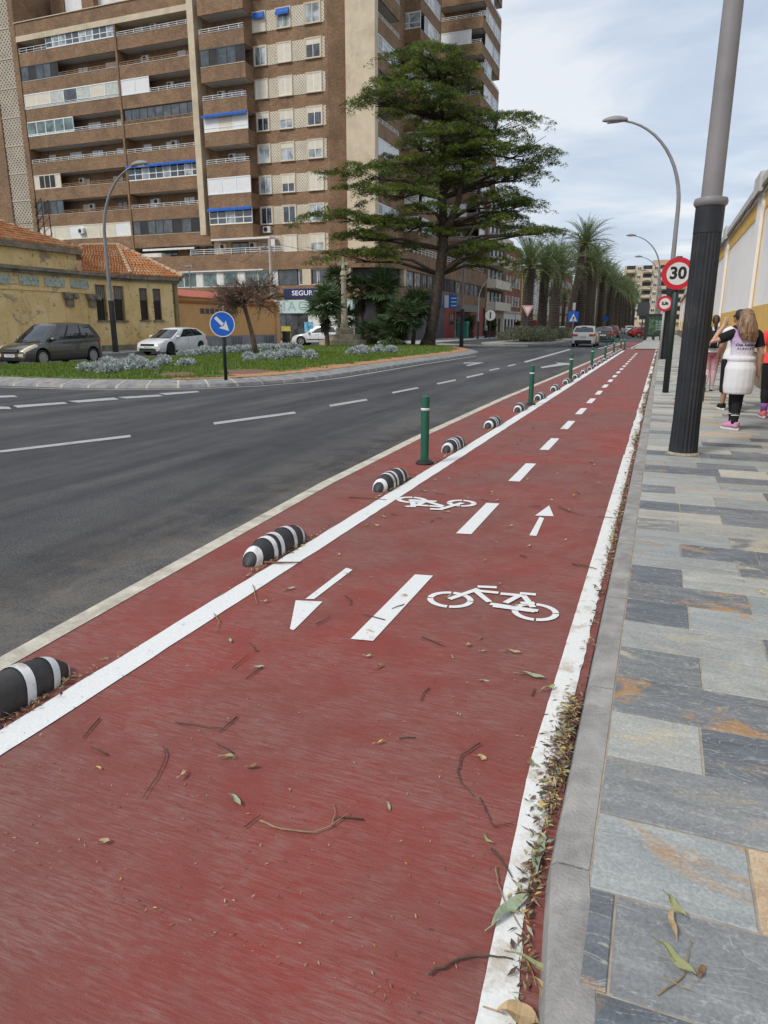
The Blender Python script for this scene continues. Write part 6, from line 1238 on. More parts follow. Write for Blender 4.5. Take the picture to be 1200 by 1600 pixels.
    bpatch('headlight',hx-P.get('hl',.52),hx-.03,3.25,4.55,lampf,.007,8,5); 
    for sg in (1,-1): MB().box(hx-.05,hx+.012,sg*wf*.64-.14*0-(.0),sg*wf*.97,zf-.16,zf-.03).build('headlight',lampf,o,world=False) if sg>0 else MB().box(hx-.05,hx+.012,-wf*.97,-wf*.64,zf-.16,zf-.03).build('headlight',lampf,o,world=False)
    for sg in (1,-1): MB().box(hx-.04,hx+.02,min(sg*wf*.68,sg*wf*.9),max(sg*wf*.68,sg*wf*.9),.33,.40).build('fog_lamp',CHROME if P.get('chrome') else LAMPF,o,world=False)
    zr_=ztop(-hx+.1); bpatch('tail_light',-hx+.02,-hx+P.get('tl',.32),2.75,4.0,LAMPR,.008,6,4)
    wr_=wid(-hx)
    for sg in (1,-1): MB().box(-hx-.014,-hx+.05,min(sg*wr_*.58,sg*wr_*.98),max(sg*wr_*.58,sg*wr_*.98),zr_-.24,zr_-.07).build('tail_light',LAMPR,o,world=False)
    MB().box(-hx-.016,-hx+.05,-wr_*.86,wr_*.86,zc+.05,P.get('rb',.46)).build('rear_bumper_trim',lower or TRIM,o,world=False)
    gz=gh('R',0,.93); MB().box(gz.x-.06,gz.x+.05,-.2,.2,gz.z-.005,gz.z+.03).build('brake_light',LAMPR,o,world=False)
    # doors: seams, handles, sill trim, mirrors
    for sg in (1,-1):
        for xd in P['doors']:
            q=MB(); pts=[ringpt(xd,t_) for t_ in (.6,1,2,3,3.9)]; pts=[Vector((p.x,p.y*sg+sg*.003,p.z)) for p in pts]
            for a,b_ in zip(pts[:-1],pts[1:]): q.poly([a+Vector((-.007,0,0)),a+Vector((.007,0,0)),b_+Vector((.007,0,0)),b_+Vector((-.007,0,0))])
            q.build('door_seam',TRIM,o,world=False)
        for xd in P['handles']: p=ringpt(xd,3.15); MB().box(xd-.1,xd+.1,min(sg*(p.y-.01),sg*(p.y+.03)),max(sg*(p.y-.01),sg*(p.y+.03)),p.z-.02,p.z+.02).build('door_handle',body,o,world=False)
        pm=gh(1,.93,.12); mb=MB(); yy=sg*(pm.y+.13); mb.lathe([(.02,-.075),(.085,-.055),(.10,.0),(.085,.055),(.03,.075)],10,c=(pm.x-.08,yy,pm.z+.02)); mb.v=[(x_,yy+(y_-yy)*1.15,z_) for x_,y_,z_ in mb.v]; mb.build('mirror',P.get('mirror') or body,o,True,world=False); MB().box(pm.x-.12,pm.x-.04,min(sg*(pm.y-.03),yy),max(sg*(pm.y-.03),yy),pm.z-.01,pm.z+.025).build('mirror_arm',TRIM,o,world=False)
        q=MB(); a=xrA+R+.1; b_=xfA-R-.1; bpts=[(x,ringpt(x,1.95)) for x in np.linspace(a,b_,8)]
    bpatch('side_moulding',xrA+R+.12,xfA-R-.12,1.85,2.12,lower or body,.014,9,1); bpatch('sill',xrA+R+.07,xfA-R-.07,0,.55,lower or TRIM,.01,9,1)
    q=MB(); w0=gh('F',-.75,.0,.02); w1=gh('F',.0,.10,.025); q.tube([w0,w1],.012,4); w2=gh('F',.1,.0,.02);w3=gh('F',.75,.1,.025); q.tube([w2,w3],.012,4); q.build('wipers',TRIM,o,world=False)
    for x in (xfA,xrA):
        for sg in (1,-1): wheel_parts(o,R,x,sg*(hw-.125),rimm,nsp)
    return o
MPV=dict(L=4.28,W=1.76,H=1.68,R=.315,of=.82,wb=2.76,top=[(-2.14,.86),(-2.1,.98),(-1.7,1.05),(0,1.02),(.75,.985),(1.3,.90),(1.75,.80),(2.0,.70),(2.1,.62),(2.14,.52)],gh=(1.18,.22,-1.62,-2.04),sw=[(.70,.865),(.40,.655),(.135,.37)],pillars=(.68,.385),doors=(.95,-.12,-1.1),handles=(.12,-.85),chrome=True,gr=(.53,.66),hl=.62,rp=.62)
HATCH=dict(L=4.36,W=1.82,H=1.47,R=.325,of=.88,wb=2.65,top=[(-2.18,.80),(-2.13,.98),(-1.8,1.05),(-.6,.985),(.75,.93),(1.3,.87),(1.75,.76),(2.05,.64),(2.15,.56),(2.18,.48)],gh=(1.12,.12,-1.35,-1.98),sw=[(.43,.80),(.12,.40)],pillars=(.415,),doors=(.92,-.2,-1.15),handles=(.05,-.95),gr=(.50,.60),hl=.75,rp=.62,roofw=.68)
SUV=dict(L=4.35,W=1.83,H=1.56,R=.35,of=.85,wb=2.62,clear=.2,top=[(-2.175,.86),(-2.13,1.0),(-1.8,1.07),(-.6,1.03),(.75,.99),(1.3,.94),(1.8,.85),(2.05,.72),(2.15,.62),(2.175,.52)],gh=(1.05,.1,-1.5,-1.98),sw=[(.45,.82),(.14,.42)],pillars=(.435,),doors=(.9,-.15,-1.1),handles=(.05,-.95),rp=.68,rb=.50,roofw=.72,rw0=.16,tl=.4)
WHITEP=paint('white_car_paint',(.72,.73,.73)); GREYP=paint('grey_green_car_paint',(.065,.062,.052),.9,.3,.25); CREAMP=paint('pearl_white_car_paint',(.70,.69,.63)); BLKP=paint('black_car_paint',(.015,.016,.018)); REDP=paint('red_car_paint',(.36,.012,.012)); SILVP=paint('silver_car_paint',(.45,.46,.47),.8,.3,.5)
A90=-math.pi/2
car('dark grey people carrier passing the ochre building behind the lawn',(-23.72,22.75,0),A90+.02,MPV,GREYP,lampf=LAMPA,nsp=9,plate='1746 DHM')
car('white hatchback with black wheels following the grey car',(-25.9,33.6,0),A90-.03,HATCH,WHITEP,rimm=ALLOYB,nsp=8,plate='8260 JKW')
car('pearl white crossover with red tail lamps beside the median hedge',(-5.55,58.1,0),-A90,SUV,CREAMP,plate='5302 LMR')
car('black hatchback in the queue behind the red crossover',(-5.35,74.5,0),-A90,HATCH,BLKP,plate='3391 GTB')
car('red crossover driving away ahead of the black hatchback',(-6.4,103,0),-A90,SUV,REDP,plate='7044 KPC')
car('red car parked across by the advertising panel',(-2.2,106,0),math.radians(28),HATCH,REDP,plate='2218 HSD')
car('white crossover with black lower trim parked behind the stone cross',(-25.6,51.8,0),math.radians(188),SUV,WHITEP,lower=TRIM,plate='6157 JVN')
car('distant white crossover coming down the avenue by the median hedge',(-6.6,152,0),-A90+.3,SUV,WHITEP,plate='9925 LCF'); car('distant silver car beside the parked red car',(-2.0,128,0),math.radians(15),HATCH,SILVP,plate='1180 FZT'); car('distant white car parked beyond the silver one',(-1.2,150,0),math.radians(20),HATCH,WHITEP,plate='4473 KBL')
VAN=dict(L=4.9,W=1.95,H=2.0,R=.33,of=.85,wb=3.1,clear=.2,top=[(-2.45,1.0),(-2.4,1.12),(0,1.12),(1.2,1.08),(1.9,.95),(2.25,.82),(2.4,.7),(2.45,.55)],gh=(1.55,.75,-2.3,-2.38),sw=[(.72,.9)],pillars=(.7,),doors=(1.3,.2),handles=(.35,),rp=.8,roofw=.82)
car('small white van parked on the pavement beside the cedar trunk',(-24.2+4.5-7.2,84,.0),A90,VAN,WHITEP,name='van',cat='van',plate='7781 HRL')
for i,(x,y,pm,lab) in enumerate(((-16.2,101,SILVP,'silver car parked across the avenue behind the second palm'),(-16.2,108,WHITEP,'white car parked across the avenue behind the third palm'),(-16.2,116,BLKP,'dark car parked across the avenue among the palm trunks'),(-16,126,WHITEP,'white car parked beyond the dark one among palms'))): car(lab,(x,y,0),A90,HATCH,pm,plate='%d KLM'%(3100+i*77))
VAN2=dict(VAN); car('distant blue van parked behind the advertising panel',(.2-1.6,136,0),A90,VAN,paint('blue_van_paint',(.08,.20,.42)),name='van',cat='van',plate='3018 JJT')
# ================================================================ people
def fuse(mb,voxel,smooth=4,name='body'):
    """merge overlapping volumes into one continuous skin"""
    me=mb.mesh('raw',[]); ob=bpy.data.objects.new('raw',me); TMP.collection.objects.link(ob)
    r=ob.modifiers.new('r','REMESH'); r.mode='VOXEL'; r.voxel_size=voxel; r.use_smooth_shade=True
    s=ob.modifiers.new('s','SMOOTH'); s.iterations=smooth; s.factor=.5
    dg=tmp_dg(); out_=bpy.data.meshes.new_from_object(ob.evaluated_get(dg)); out_.name=name; bpy.data.objects.remove(ob); bpy.data.meshes.remove(me); out_.polygons.foreach_set('use_smooth',[True]*len(out_.polygons)); return out_
def loft(mb,secs,n_=16):
    """secs: (cx,cy,cz,rx,ry) horizontal ellipses"""
    i0=len(mb.v)
    for cx,cy,cz_,rx,ry in secs:
        for j in range(n_): a=2*math.pi*j/n_; mb.v.append((cx+rx*math.cos(a),cy+ry*math.sin(a),cz_))
    for k in range(len(secs)-1):
        for j in range(n_): mb.f.append((i0+k*n_+j,i0+k*n_+(j+1)%n_,i0+(k+1)*n_+(j+1)%n_,i0+(k+1)*n_+j)); mb.m.append(0)
    mb.f.append(tuple(i0+j for j in range(n_-1,-1,-1))); mb.f.append(tuple(i0+(len(secs)-1)*n_+j for j in range(n_))); mb.m+=[0,0]; return mb
def ellip(mb,c,r,n_=14,k=9):
    s=[]
    for i in range(1,k): t=math.pi*i/k; s.append((c[0],c[1],c[2]-r[2]*math.cos(t),r[0]*math.sin(t),r[1]*math.sin(t)))
    return loft(mb,s,n_)
SKIN=mat('skin',(.50,.29,.20),.55,.08,6); SKIND=mat('skin_tanned',(.36,.19,.12),.55,.08,6)
def limb(mb,P,R,n_=12): 
    Q=[];S_=[]
    for i in range(len(P)-1):
        for t in (0,.5): Q.append(Vector(P[i]).lerp(Vector(P[i+1]),t)); S_.append(R[i]+(R[i+1]-R[i])*t)
    Q.append(Vector(P[-1])); S_.append(R[-1]); return mb.tube(Q,S_,n_)
def hand(mb,w,h,out_,curl=.5):
    """palm and five unequal bent fingers; w wrist, h hand direction, out_ thumb side"""
    w=Vector(w); d=Vector(h).normalized(); s=Vector(out_); s=(s-d*s.dot(d)).normalized(); n_=d.cross(s)
    for q in (-.022,-.008,.008,.022): mb.tube([w+s*q*.7,w+d*.085+s*q],[.017,.0155],8)
    for q,L_ in ((.027,.068),(.009,.078),(-.009,.072),(-.027,.056)):
        b_=w+d*.08+s*q; k1=b_+d*L_*.5+n_*.01*curl; k2=k1+(d*(1-curl*.6)+n_*curl).normalized()*L_*.35; k3=k2+(d*(1-curl)+n_*curl*1.3).normalized()*L_*.3; mb.tube([b_,k1,k2,k3],[.0095,.009,.008,.0065],7)
    b_=w+d*.025+s*.024; mb.tube([b_,b_+(d*.5+s).normalized()*.035,b_+(d*.9+s*.7).normalized()*.072],[.012,.011,.008],7)
TORSO=[(0,0,.80,.125,.095),(0,-.015,.88,.172,.125),(0,-.01,.95,.168,.115),(0,.005,1.06,.132,.092),(0,.005,1.17,.140,.098),(0,.0,1.27,.160,.105),(0,-.005,1.35,.165,.085),(0,-.005,1.40,.110,.065),(0,.0,1.45,.052,.052),(0,.012,1.52,.050,.052)]
def scale_t(T_,f,g_=0): return [(a,b,c,r1*f+g_,r2*f+g_) for a,b,c,r1,r2 in T_]
def person(label,loc,rz,J,skin,clothes,group=None,s=1.,vox=.013,headturn=0.):
    mb=MB(); loft(mb,TORSO)
    hc=Vector((0,.025,1.585)); hb=MB(); ellip(hb,(0,0,0),(.073,.092,.112)); ellip(hb,(0,.045,-.045),(.052,.055,.062)); hb.tube([(0,.085,.02),(0,.112,-.022),(0,.085,-.03)],[.010,.015,.008],6)
    for sx in (-1,1): hb.tube([(sx*.068,-.005,.02),(sx*.086,-.018,.0),(sx*.072,-.004,-.035)],[.012,.016,.009],6)
    Rz=Matrix.Rotation(headturn,3,'Z'); hv=[tuple(hc+Rz@Vector(p)) for p in hb.v]; i0=len(mb.v); mb.v+=hv; mb.f+=[tuple(i0+k for k in f) for f in hb.f]; mb.m+=hb.m
    for sd in ('L','R'):
        sh,el,wr,hd=[Vector(p) for p in J['arm'+sd]]; sx=-1 if sd=='L' else 1
        limb(mb,[(sx*.10,0,1.37),sh,el,wr],[.062,.058,.043,.029]); hand(mb,wr,hd-wr,J.get('thumb'+sd,(0,1,0)),J.get('curl',.5))
        hp,kn,an,toe=[Vector(p) for p in J['leg'+sd]]; limb(mb,[hp,hp.lerp(kn,.45),kn,kn.lerp(an,.35),an],[.098,.082,.058,.055,.036]); mb.tube([an+Vector((0,0,-.02)),an.lerp(toe,.6)+Vector((0,0,-.02)),toe],[.04,.04,.028],8)
    me=fuse(mb,vox,3,'person'); me.materials.append(skin); o=link('person',me); o.location=loc; o.rotation_euler=(0,0,rz); o.scale=(s,)*3; tag(o,label,'person',group)
    fc=MB()
    for sx in (-1,1): fc.lathe([(.002,-.009),(.011,0),(.002,.009)],8,c=tuple(hc+Rz@Vector((sx*.031,.083,.008))))
    fc.build('eyes',SBLK,o,world=False); ms=MB(); ms.tube([tuple(hc+Rz@Vector((-.022,.093,-.062))),tuple(hc+Rz@Vector((0,.099,-.064))),tuple(hc+Rz@Vector((.022,.093,-.062)))],[.004,.007,.004],6); ms.build('mouth',mat('lips',(.42,.14,.12),.5,.1),o,world=False)
    for nm,mbx,mt,vx,sm in clothes(J):
        m2=fuse(mbx,vx,sm,nm) if vx else mbx.mesh(nm,mt,True)
        if vx: m2.materials.append(mt)
        link(nm,m2,o)
    return o,hc,Rz
def shoes(J,mt,sole):
    r=[]
    for sd in ('L','R'):
        an,toe=Vector(J['leg'+sd][2]),Vector(J['leg'+sd][3]); d=(toe-an); d.z=0; d=d.normalized(); mb=MB(); mb.tube([an+Vector((0,0,.02))-d*.045,an-d*.05+Vector((0,0,-.035)),an+d*.05+Vector((0,0,-.03)),toe+Vector((0,0,.012)),toe+d*.06+Vector((0,0,.0))],[.045,.05,.05,.042,.02],10); r.append(('shoe',mb,mt,.011,2))
        mb=MB(); b_=an+Vector((0,0,-.075)); pz=toe.z-.028 ; a0=Vector((an.x,an.y,min(an.z-.085,pz+.2))); a0.z=an.z-.086; mb.tube([a0-d*.085,a0+d*.02,Vector((toe.x,toe.y,toe.z-.03)),Vector((toe.x,toe.y,toe.z-.028))+d*.075],[.024,.034,.036,.014],8); r.append(('shoe_sole',mb,sole,.011,1))
    return r
def legwear(J,mt,end=.0,grow=.012,name='leggings',upto=.99):
    mb=MB(); loft(mb,[q for q in scale_t(TORSO,1.0,.014) if q[2]<=upto])
    for sd in ('L','R'):
        hp,kn,an,_=[Vector(p) for p in J['leg'+sd]]; e=an.lerp(kn,end); limb(mb,[hp,hp.lerp(kn,.45),kn,kn.lerp(an,.35),e],[.098+grow,.084+grow,.062+grow,.058+grow,.040+grow])
    return (name,mb,mt,.012,3)
def shirt(J,mt,sleeve=.55,zlo=.93,grow=.018,name='shirt',sleeves=True,flare=0):
    mb=MB(); loft(mb,[(a,b,c,r1+grow+flare*max(0,1.15-c),r2+grow+flare*max(0,1.15-c)) for a,b,c,r1,r2 in TORSO if zlo<=c<=1.41]+[(0,0,1.435,.07,.065)])
    if sleeves:
        for sd in ('L','R'): sh,el,_,_=[Vector(p) for p in J['arm'+sd]]; sx=-1 if sd=='L' else 1; limb(mb,[(sx*.10,0,1.375),sh,sh.lerp(el,sleeve)],[.066,.068,.060])
    return (name,mb,mt,.012,2)
def zgrad(name,stops,zlo,zhi,rough=.85):
    m,n,l,b=material(name); t=nn(n,'ShaderNodeTexCoord'); s=nn(n,'ShaderNodeSeparateXYZ'); l.new(t.outputs['Object'],s.inputs[0]); mr=nn(n,'ShaderNodeMapRange'); mr.inputs[1].default_value=zlo; mr.inputs[2].default_value=zhi
    f=noise(n,l,t.outputs['Object'],5,3); ad=nn(n,'ShaderNodeMath',operation='MULTIPLY_ADD'); l.new(f,ad.inputs[0]); ad.inputs[1].default_value=.10; l.new(s.outputs[2],ad.inputs[2]); l.new(ad.outputs[0],mr.inputs[0]); r=ramp(n,stops); l.new(mr.outputs[0],r.inputs[0]); l.new(r.outputs[0],b.inputs['Base Color']); b.inputs['Roughness'].default_value=rough; bumpn(n,l,b,noise(n,l,t.outputs['Object'],11,3,.5,1.),.5,.03); return m
def fabric(name,c,var=.12): return mat(name,c,.88,var,9,bump=.5,bscale=11,spec=.2)
def hairmat(name,c1,c2):
    m,n,l,b=material(name); t=nn(n,'ShaderNodeTexCoord'); f=noise(n,l,t.outputs['Object'],40,4,.6,.3,sv=(1,1,.06)); r=ramp(n,[(.35,c1),(.65,c2)]); l.new(f,r.inputs[0]); l.new(r.outputs[0],b.inputs['Base Color']); b.inputs['Roughness'].default_value=.45; bumpn(n,l,b,f,.7,.02); return m
BLKF=fabric('black_fabric',(.016,.016,.018)); WHTF=fabric('white_fabric',(.70,.70,.70),.05); GRYF=fabric('pale_grey_sweat_fabric',(.68,.68,.70),.05)
def person_purple():
    J=dict(armL=[(-.175,0,1.345),(-.43,-.03,1.24),(-.27,.05,1.47),(-.23,.08,1.57)],armR=[(.175,0,1.34),(.245,-.03,1.08),(.262,.04,.86),(.262,.07,.78)],thumbL=(1,.3,0),thumbR=(-.3,1,0),curl=.8,legL=[(-.06,.02,.86),(.0,.12,.49),(.02,.14,.12),(.0,.28,.055)],legR=[(.07,0,.86),(.03,.03,.47),(.0,-.05,.10),(-.09,.05,.045)])
    def cl(J):
        r=[('shirt',shirt(J,None,.1,.93)[1],zgrad('lilac_dyed_fabric',[(0,(.66,.66,.69)),(.45,(.62,.58,.70)),(.75,(.50,.36,.60)),(1,(.40,.22,.50))],1.02,1.45),.012,2)]
        mb=MB()
        for sd in ('L','R'): sh,el,_,_=[Vector(p) for p in J['arm'+sd]]; sx=-1 if sd=='L' else 1; limb(mb,[(sx*.115,0,1.385),(sx*.15,0,1.36),sh,sh.lerp(el,.62)],[.060,.07,.074,.069])
        r.append(('sleeves',mb,BLKF,.012,2)); r.append(legwear(J,BLKF,.12))
        mb=MB(); loft(mb,[(0,-.01,.52,.182,.15),(0,-.012,.545,.194,.16),(0,-.015,.62,.205,.17),(0,-.015,.75,.204,.172),(0,-.012,.88,.205,.165),(0,0,.97,.178,.138),(0,.0,1.02,.165,.125)]); r.append(('tied_sweatshirt',mb,GRYF,.012,2))
        mb=MB(); loft(mb,[(0,0,.975,.18,.14),(0,0,1.01,.192,.15),(0,0,1.045,.178,.138)]); r.append(('sweatshirt_waistband',mb,GRYF,.011,2))
        r+=shoes(J,fabric('pink_mesh_shoe',(.50,.24,.36)),fabric('white_sole',(.62,.58,.6),.05))
        for sd in ('L','R'):
            kn,an=Vector(J['leg'+sd][1]),Vector(J['leg'+sd][2]); mb=MB(); mb.tube([an+Vector((0,0,-.02)),an.lerp(kn,.25)],[.046,.05],12); r.append(('sock',mb,BLKF,0,0))
            for t in (.27,.33): mb=MB(); mb.tube([an.lerp(kn,t),an.lerp(kn,t+.028)],[.0575,.0580],14); r.append(('sock_stripe',mb,WHTF,0,0))
        h=hc0; mb=MB(); ellip(mb,(0,.012,1.60),(.088,.104,.112)); ellip(mb,(.0,-.045,1.60),(.093,.07,.10)); mb.tube([(0,-.055,1.62),(.0,-.105,1.50),(.035,-.135,1.38),(.055,-.14,1.26)],[.085,.088,.080,.035],12); mb.tube([(.04,-.04,1.6),(.095,-.07,1.46),(.11,-.12,1.32),(.10,-.13,1.24)],[.055,.048,.042,.02],10); mb.tube([(-.04,-.04,1.6),(-.085,-.06,1.48),(-.06,-.12,1.36),(-.03,-.13,1.27)],[.06,.055,.055,.03],10); r.append(('hair',mb,hairmat('ash_blond_hair',(.10,.055,.028),(.34,.21,.115)),.013,2)); return r
    hc0=None
    x,y=G(1144,671,.083); o,hc,Rz=person('person in lilac and black top with pale sweatshirt tied round the waist',(x,y,.083-.0),math.radians(10),J,SKIN,cl,'people walking along the wall',1.0,.011,.35)
    from mathutils.bvhtree import BVHTree
    sh=[c for c in o.children if c.name.startswith('shirt')][0].data; bv=BVHTree.FromPolygons([v.co for v in sh.vertices],[p.vertices for p in sh.polygons])
    for txt,size,z,bold in (('Club Atletismo',.047,1.205,.0012),('A L B A C E T E',.036,1.155,.0012)):
        me=textmesh(txt,size,0,bold=bold); me.transform(frame((.025,-.4,z),(1,0,0),(0,0,1),(0,-1,0)))
        for v in me.vertices:
            hit=bv.ray_cast(Vector((v.co.x,-.6,v.co.z)),Vector((0,1,0)))[0]
            if hit: v.co.y=hit.y-.004
        me.materials.clear(); me.materials.append(mat('navy_print',(.02,.015,.06),.6,.05)); shirt_ob=[c for c in o.children if c.name.startswith('shirt')][0]; link('lettering',me,shirt_ob)
person_purple()
def backpack(c=(.02,.02,.023)):
    mb=MB(); loft(mb,[(0,-.185,.98,.11,.05),(0,-.20,1.02,.135,.075),(0,-.20,1.15,.14,.08),(0,-.185,1.27,.125,.065),(0,-.165,1.36,.09,.03)]); ellip(mb,(0,-.265,1.10),(.10,.03,.09)); return mb
def straps():
    mb=MB()
    for sx in (-1,1): mb.tube([(sx*.07,-.15,1.34),(sx*.09,-.08,1.435),(sx*.105,.06,1.40),(sx*.12,.125,1.25),(sx*.14,.05,1.06)],.019,6)
    return mb
def walker_pink():
    J=dict(armL=[(-.175,0,1.345),(-.25,.0,1.10),(-.19,.16,1.02),(-.12,.2,1.02)],armR=[(.175,0,1.34),(.245,-.02,1.08),(.235,.10,.88),(.235,.14,.81)],thumbR=(-.3,1,0),curl=.7,legL=[(-.085,0,.86),(-.075,.03,.47),(-.085,-.20,.16),(-.085,-.09,.05)],legR=[(.085,0,.86),(.075,.07,.47),(.06,.06,.10),(.07,.20,.045)])
    def cl(J):
        r=[shirt(J,WHTF,.6,.86,.022,flare=.03)]; r.append(legwear(J,zgrad('pink_ombre_leggings',[(0,(.60,.46,.48)),(.55,(.55,.34,.38)),(.8,(.36,.12,.17)),(1,(.34,.11,.16))],.15,.95),.06)); r+=shoes(J,fabric('white_trainer',(.62,.60,.60),.05),BLKF)
        mb=MB(); ellip(mb,(0,.008,1.60),(.083,.100,.110)); mb.tube([(0,-.085,1.62),(0,-.125,1.56),(.005,-.12,1.45),(.005,-.10,1.34)],[.03,.042,.040,.015],10); r.append(('hair',mb,hairmat('dark_brown_hair',(.022,.013,.009),(.07,.042,.026)),.012,2)); r.append(('backpack',backpack(),BLKF,.012,2)); r.append(('backpack_strap',straps(),BLKF,0,0))
        mb=MB(); mb.tube([(-.075,-.292,1.02),(-.08,-.297,1.10),(-.05,-.30,1.17),(.05,-.30,1.17),(.08,-.297,1.10),(.075,-.292,1.02)],.008,6); r.append(('backpack_trim',mb,GRYF,0,0)); return r
    x,y=G(1106,611,.083); person('person in pink leggings and white shirt with small black backpack',(x,y,.083),math.radians(-2),J,SKIN,cl,'people walking along the wall',1.0,.013)
walker_pink()
def walker_man():
    J=dict(armL=[(-.185,0,1.345),(-.25,-.01,1.09),(-.24,.12,.90),(-.23,.15,.83)],armR=[(.185,0,1.34),(.25,-.02,1.08),(.25,.10,.88),(.25,.14,.81)],curl=.7,legL=[(-.085,0,.86),(-.08,.08,.47),(-.08,.10,.10),(-.09,.23,.045)],legR=[(.085,0,.86),(.08,.02,.47),(.08,-.22,.16),(.08,-.10,.05)])
    def cl(J):
        r=[shirt(J,WHTF,.62,.86,.03,flare=.02)]; r.append(legwear(J,BLKF,.55,.03,'shorts')); r+=shoes(J,BLKF,WHTF); mb=MB(); ellip(mb,(0,.0,1.625),(.082,.098,.092)); ellip(mb,(0,-.03,1.59),(.080,.075,.08)); r.append(('hair',mb,hairmat('black_hair',(.008,.007,.007),(.025,.02,.018)),.012,2)); r.append(('backpack',backpack(),BLKF,.012,2)); r.append(('backpack_strap',straps(),BLKF,0,0))
        mb=MB(); 
        for sx in (-1,1): mb.tube([(sx*.082,-.0,1.60),(sx*.075,.085,1.60),(sx*.01,.118,1.598)],[.006,.016,.012],6)
        r.append(('sunglasses',mb,SBLK,0,0)); return r
    X,_=PY(1156,500,13.9); person('dark haired person in white shirt with sunglasses, half hidden by another',(X,13.9,.083),math.radians(14),J,SKIND,cl,'people walking along the wall',1.02,.013,.6)
walker_man()
def walker_coral():
    J=dict(armL=[(-.18,0,1.345),(-.26,-.02,1.09),(-.235,.12,.93),(-.22,.18,.88)],armR=[(.18,0,1.34),(.25,-.02,1.08),(.25,.10,.88),(.25,.14,.81)],curl=.8,legL=[(-.085,0,.86),(-.08,.05,.47),(-.08,.0,.10),(-.09,.14,.045)],legR=[(.085,0,.86),(.08,.06,.47),(.08,.02,.14),(.08,.15,.06)])
    def cl(J):
        r=[shirt(J,fabric('coral_fabric',(.75,.075,.07),.1),.65,.86,.03,flare=.03)]; r.append(legwear(J,BLKF,.35,.016)); r+=shoes(J,fabric('coral_shoe',(.60,.16,.17)),fabric('pale_sole',(.6,.5,.5),.05))
        for sd in ('L','R'): kn,an=Vector(J['leg'+sd][1]),Vector(J['leg'+sd][2]); mb=MB(); mb.tube([an+Vector((0,0,-.02)),an.lerp(kn,.42)],[.044,.056],12); r.append(('sock',mb,fabric('purple_patterned_sock',(.17,.075,.24),.7),0,0))
        mb=MB(); ellip(mb,(0,.008,1.60),(.085,.102,.110)); mb.tube([(0,-.07,1.6),(0,-.10,1.48),(0,-.09,1.40)],[.07,.06,.03],10); r.append(('hair',mb,hairmat('brown_hair',(.03,.018,.012),(.09,.055,.035)),.013,2)); return r
    x,y=G(1200,653,.083); person('person in coral shirt, black leggings and patterned purple socks',(x,y,.083),math.radians(6),J,SKIND,cl,'people walking along the wall',1.0,.013)
walker_coral()
def far_person(label,x,y,rz,top,bot,sit=False):
    J=dict(armL=[(-.175,0,1.345),(-.25,.02,1.10),(-.2,.18,1.0),(-.17,.25,1.0)],armR=[(.175,0,1.34),(.25,.02,1.08),(.2,.2,1.0),(.17,.27,1.0)],legL=[(-.085,0,.86),(-.08,.05,.47),(-.08,.0,.10),(-.09,.14,.045)],legR=[(.085,0,.86),(.08,.06,.47),(.08,.02,.10),(.08,.15,.045)])
    if sit: J['legL']=[(-.085,0,.86),(-.10,.42,.84),(-.10,.42,.45),(-.1,.56,.41)]; J['legR']=[(.085,0,.86),(.10,.42,.84),(.10,.40,.45),(.1,.54,.41)]
    def cl(J):
        mb=MB(); ellip(mb,(0,.0,1.61),(.084,.10,.10)); return [shirt(J,top,.9,.86,.03),legwear(J,bot,.05,.02),('hair',mb,bpy.data.materials['dark_brown_hair'],.02,1)]+shoes(J,BLKF,BLKF)[::2]
    person(label,(x,y,.13-(.37 if sit else 0)),rz,J,SKIN,cl,'people on the far pavement',1.,.022)
far_person('distant person in pale blue top standing before the red shop',-19.6,84,2.4,fabric('pale_blue_fabric',(.40,.46,.55)),fabric('navy_fabric',(.03,.035,.06))); far_person('distant seated person in dark clothes by the planter',-18.7,99.0,1.2,BLKF,BLKF,True); far_person('distant seated person in grey beside the red stall',-17.0,100.0,-1.4,GRYF,BLKF,True)
# ================================================================ leaf litter and twigs on the lane
LEAFC=[('dry_leaf_tan',(.40,.28,.15)),('dry_leaf_olive',(.26,.27,.12)),('dry_leaf_grey_green',(.28,.33,.22)),('dry_leaf_brown',(.20,.11,.055)),('dry_leaf_yellow',(.52,.38,.10))]
LEAFM=[mat(a,c,.65,.25,30,bump=.3,bscale=80) for a,c in LEAFC]
def leaf_mesh(L_,w,bend,twist,m_):
    mb=MB(); K=9; Pm=[]
    for i in range(K+1):
        t=i/K; ww=w*math.sin(math.pi*min(1,t*.96+.02))**.75; z=.006+bend*math.sin(math.pi*t)*L_+.004*math.sin(t*9); y_=twist*L_*math.sin(t*2.4); Pm.append([(t*L_,y_-ww/2,z+.006*math.sin(t*7)+ww*.18),(t*L_,y_,z),(t*L_,y_+ww/2,z+ww*.22)])
    for i in range(K):
        for j in range(2): mb.poly([Pm[i][j],Pm[i+1][j],Pm[i+1][j+1],Pm[i][j+1]])
    mb.tube([(-.02,0,.004),(0,0,.006),(L_*.2,0,.006)],[.0012,.0012,.0008],4); return mb.mesh('fallen_leaf',m_,True)
LV=[leaf_mesh(L_,w,b_,t,LEAFM[i%5]) for i,(L_,w,b_,t) in enumerate([(.11,.022,.05,.15),(.09,.02,.10,-.2),(.13,.026,.03,.1),(.07,.024,.08,.0),(.10,.018,.12,.25),(.06,.03,.1,.1),(.14,.02,.04,-.25),(.08,.022,.06,.2)])]
def lay_leaf(px_,py_,vi,rz,s,z,lab,grp='fallen leaves on the cycle lane'):
    x,y=G(px_,py_,z); o=link('fallen_leaf',LV[vi%8]); o.location=(x,y,z); o.rotation_euler=(random.uniform(-.15,.15),random.uniform(-.1,.1),rz); o.scale=(s,s,s); return tag(o,lab,'leaf',grp)
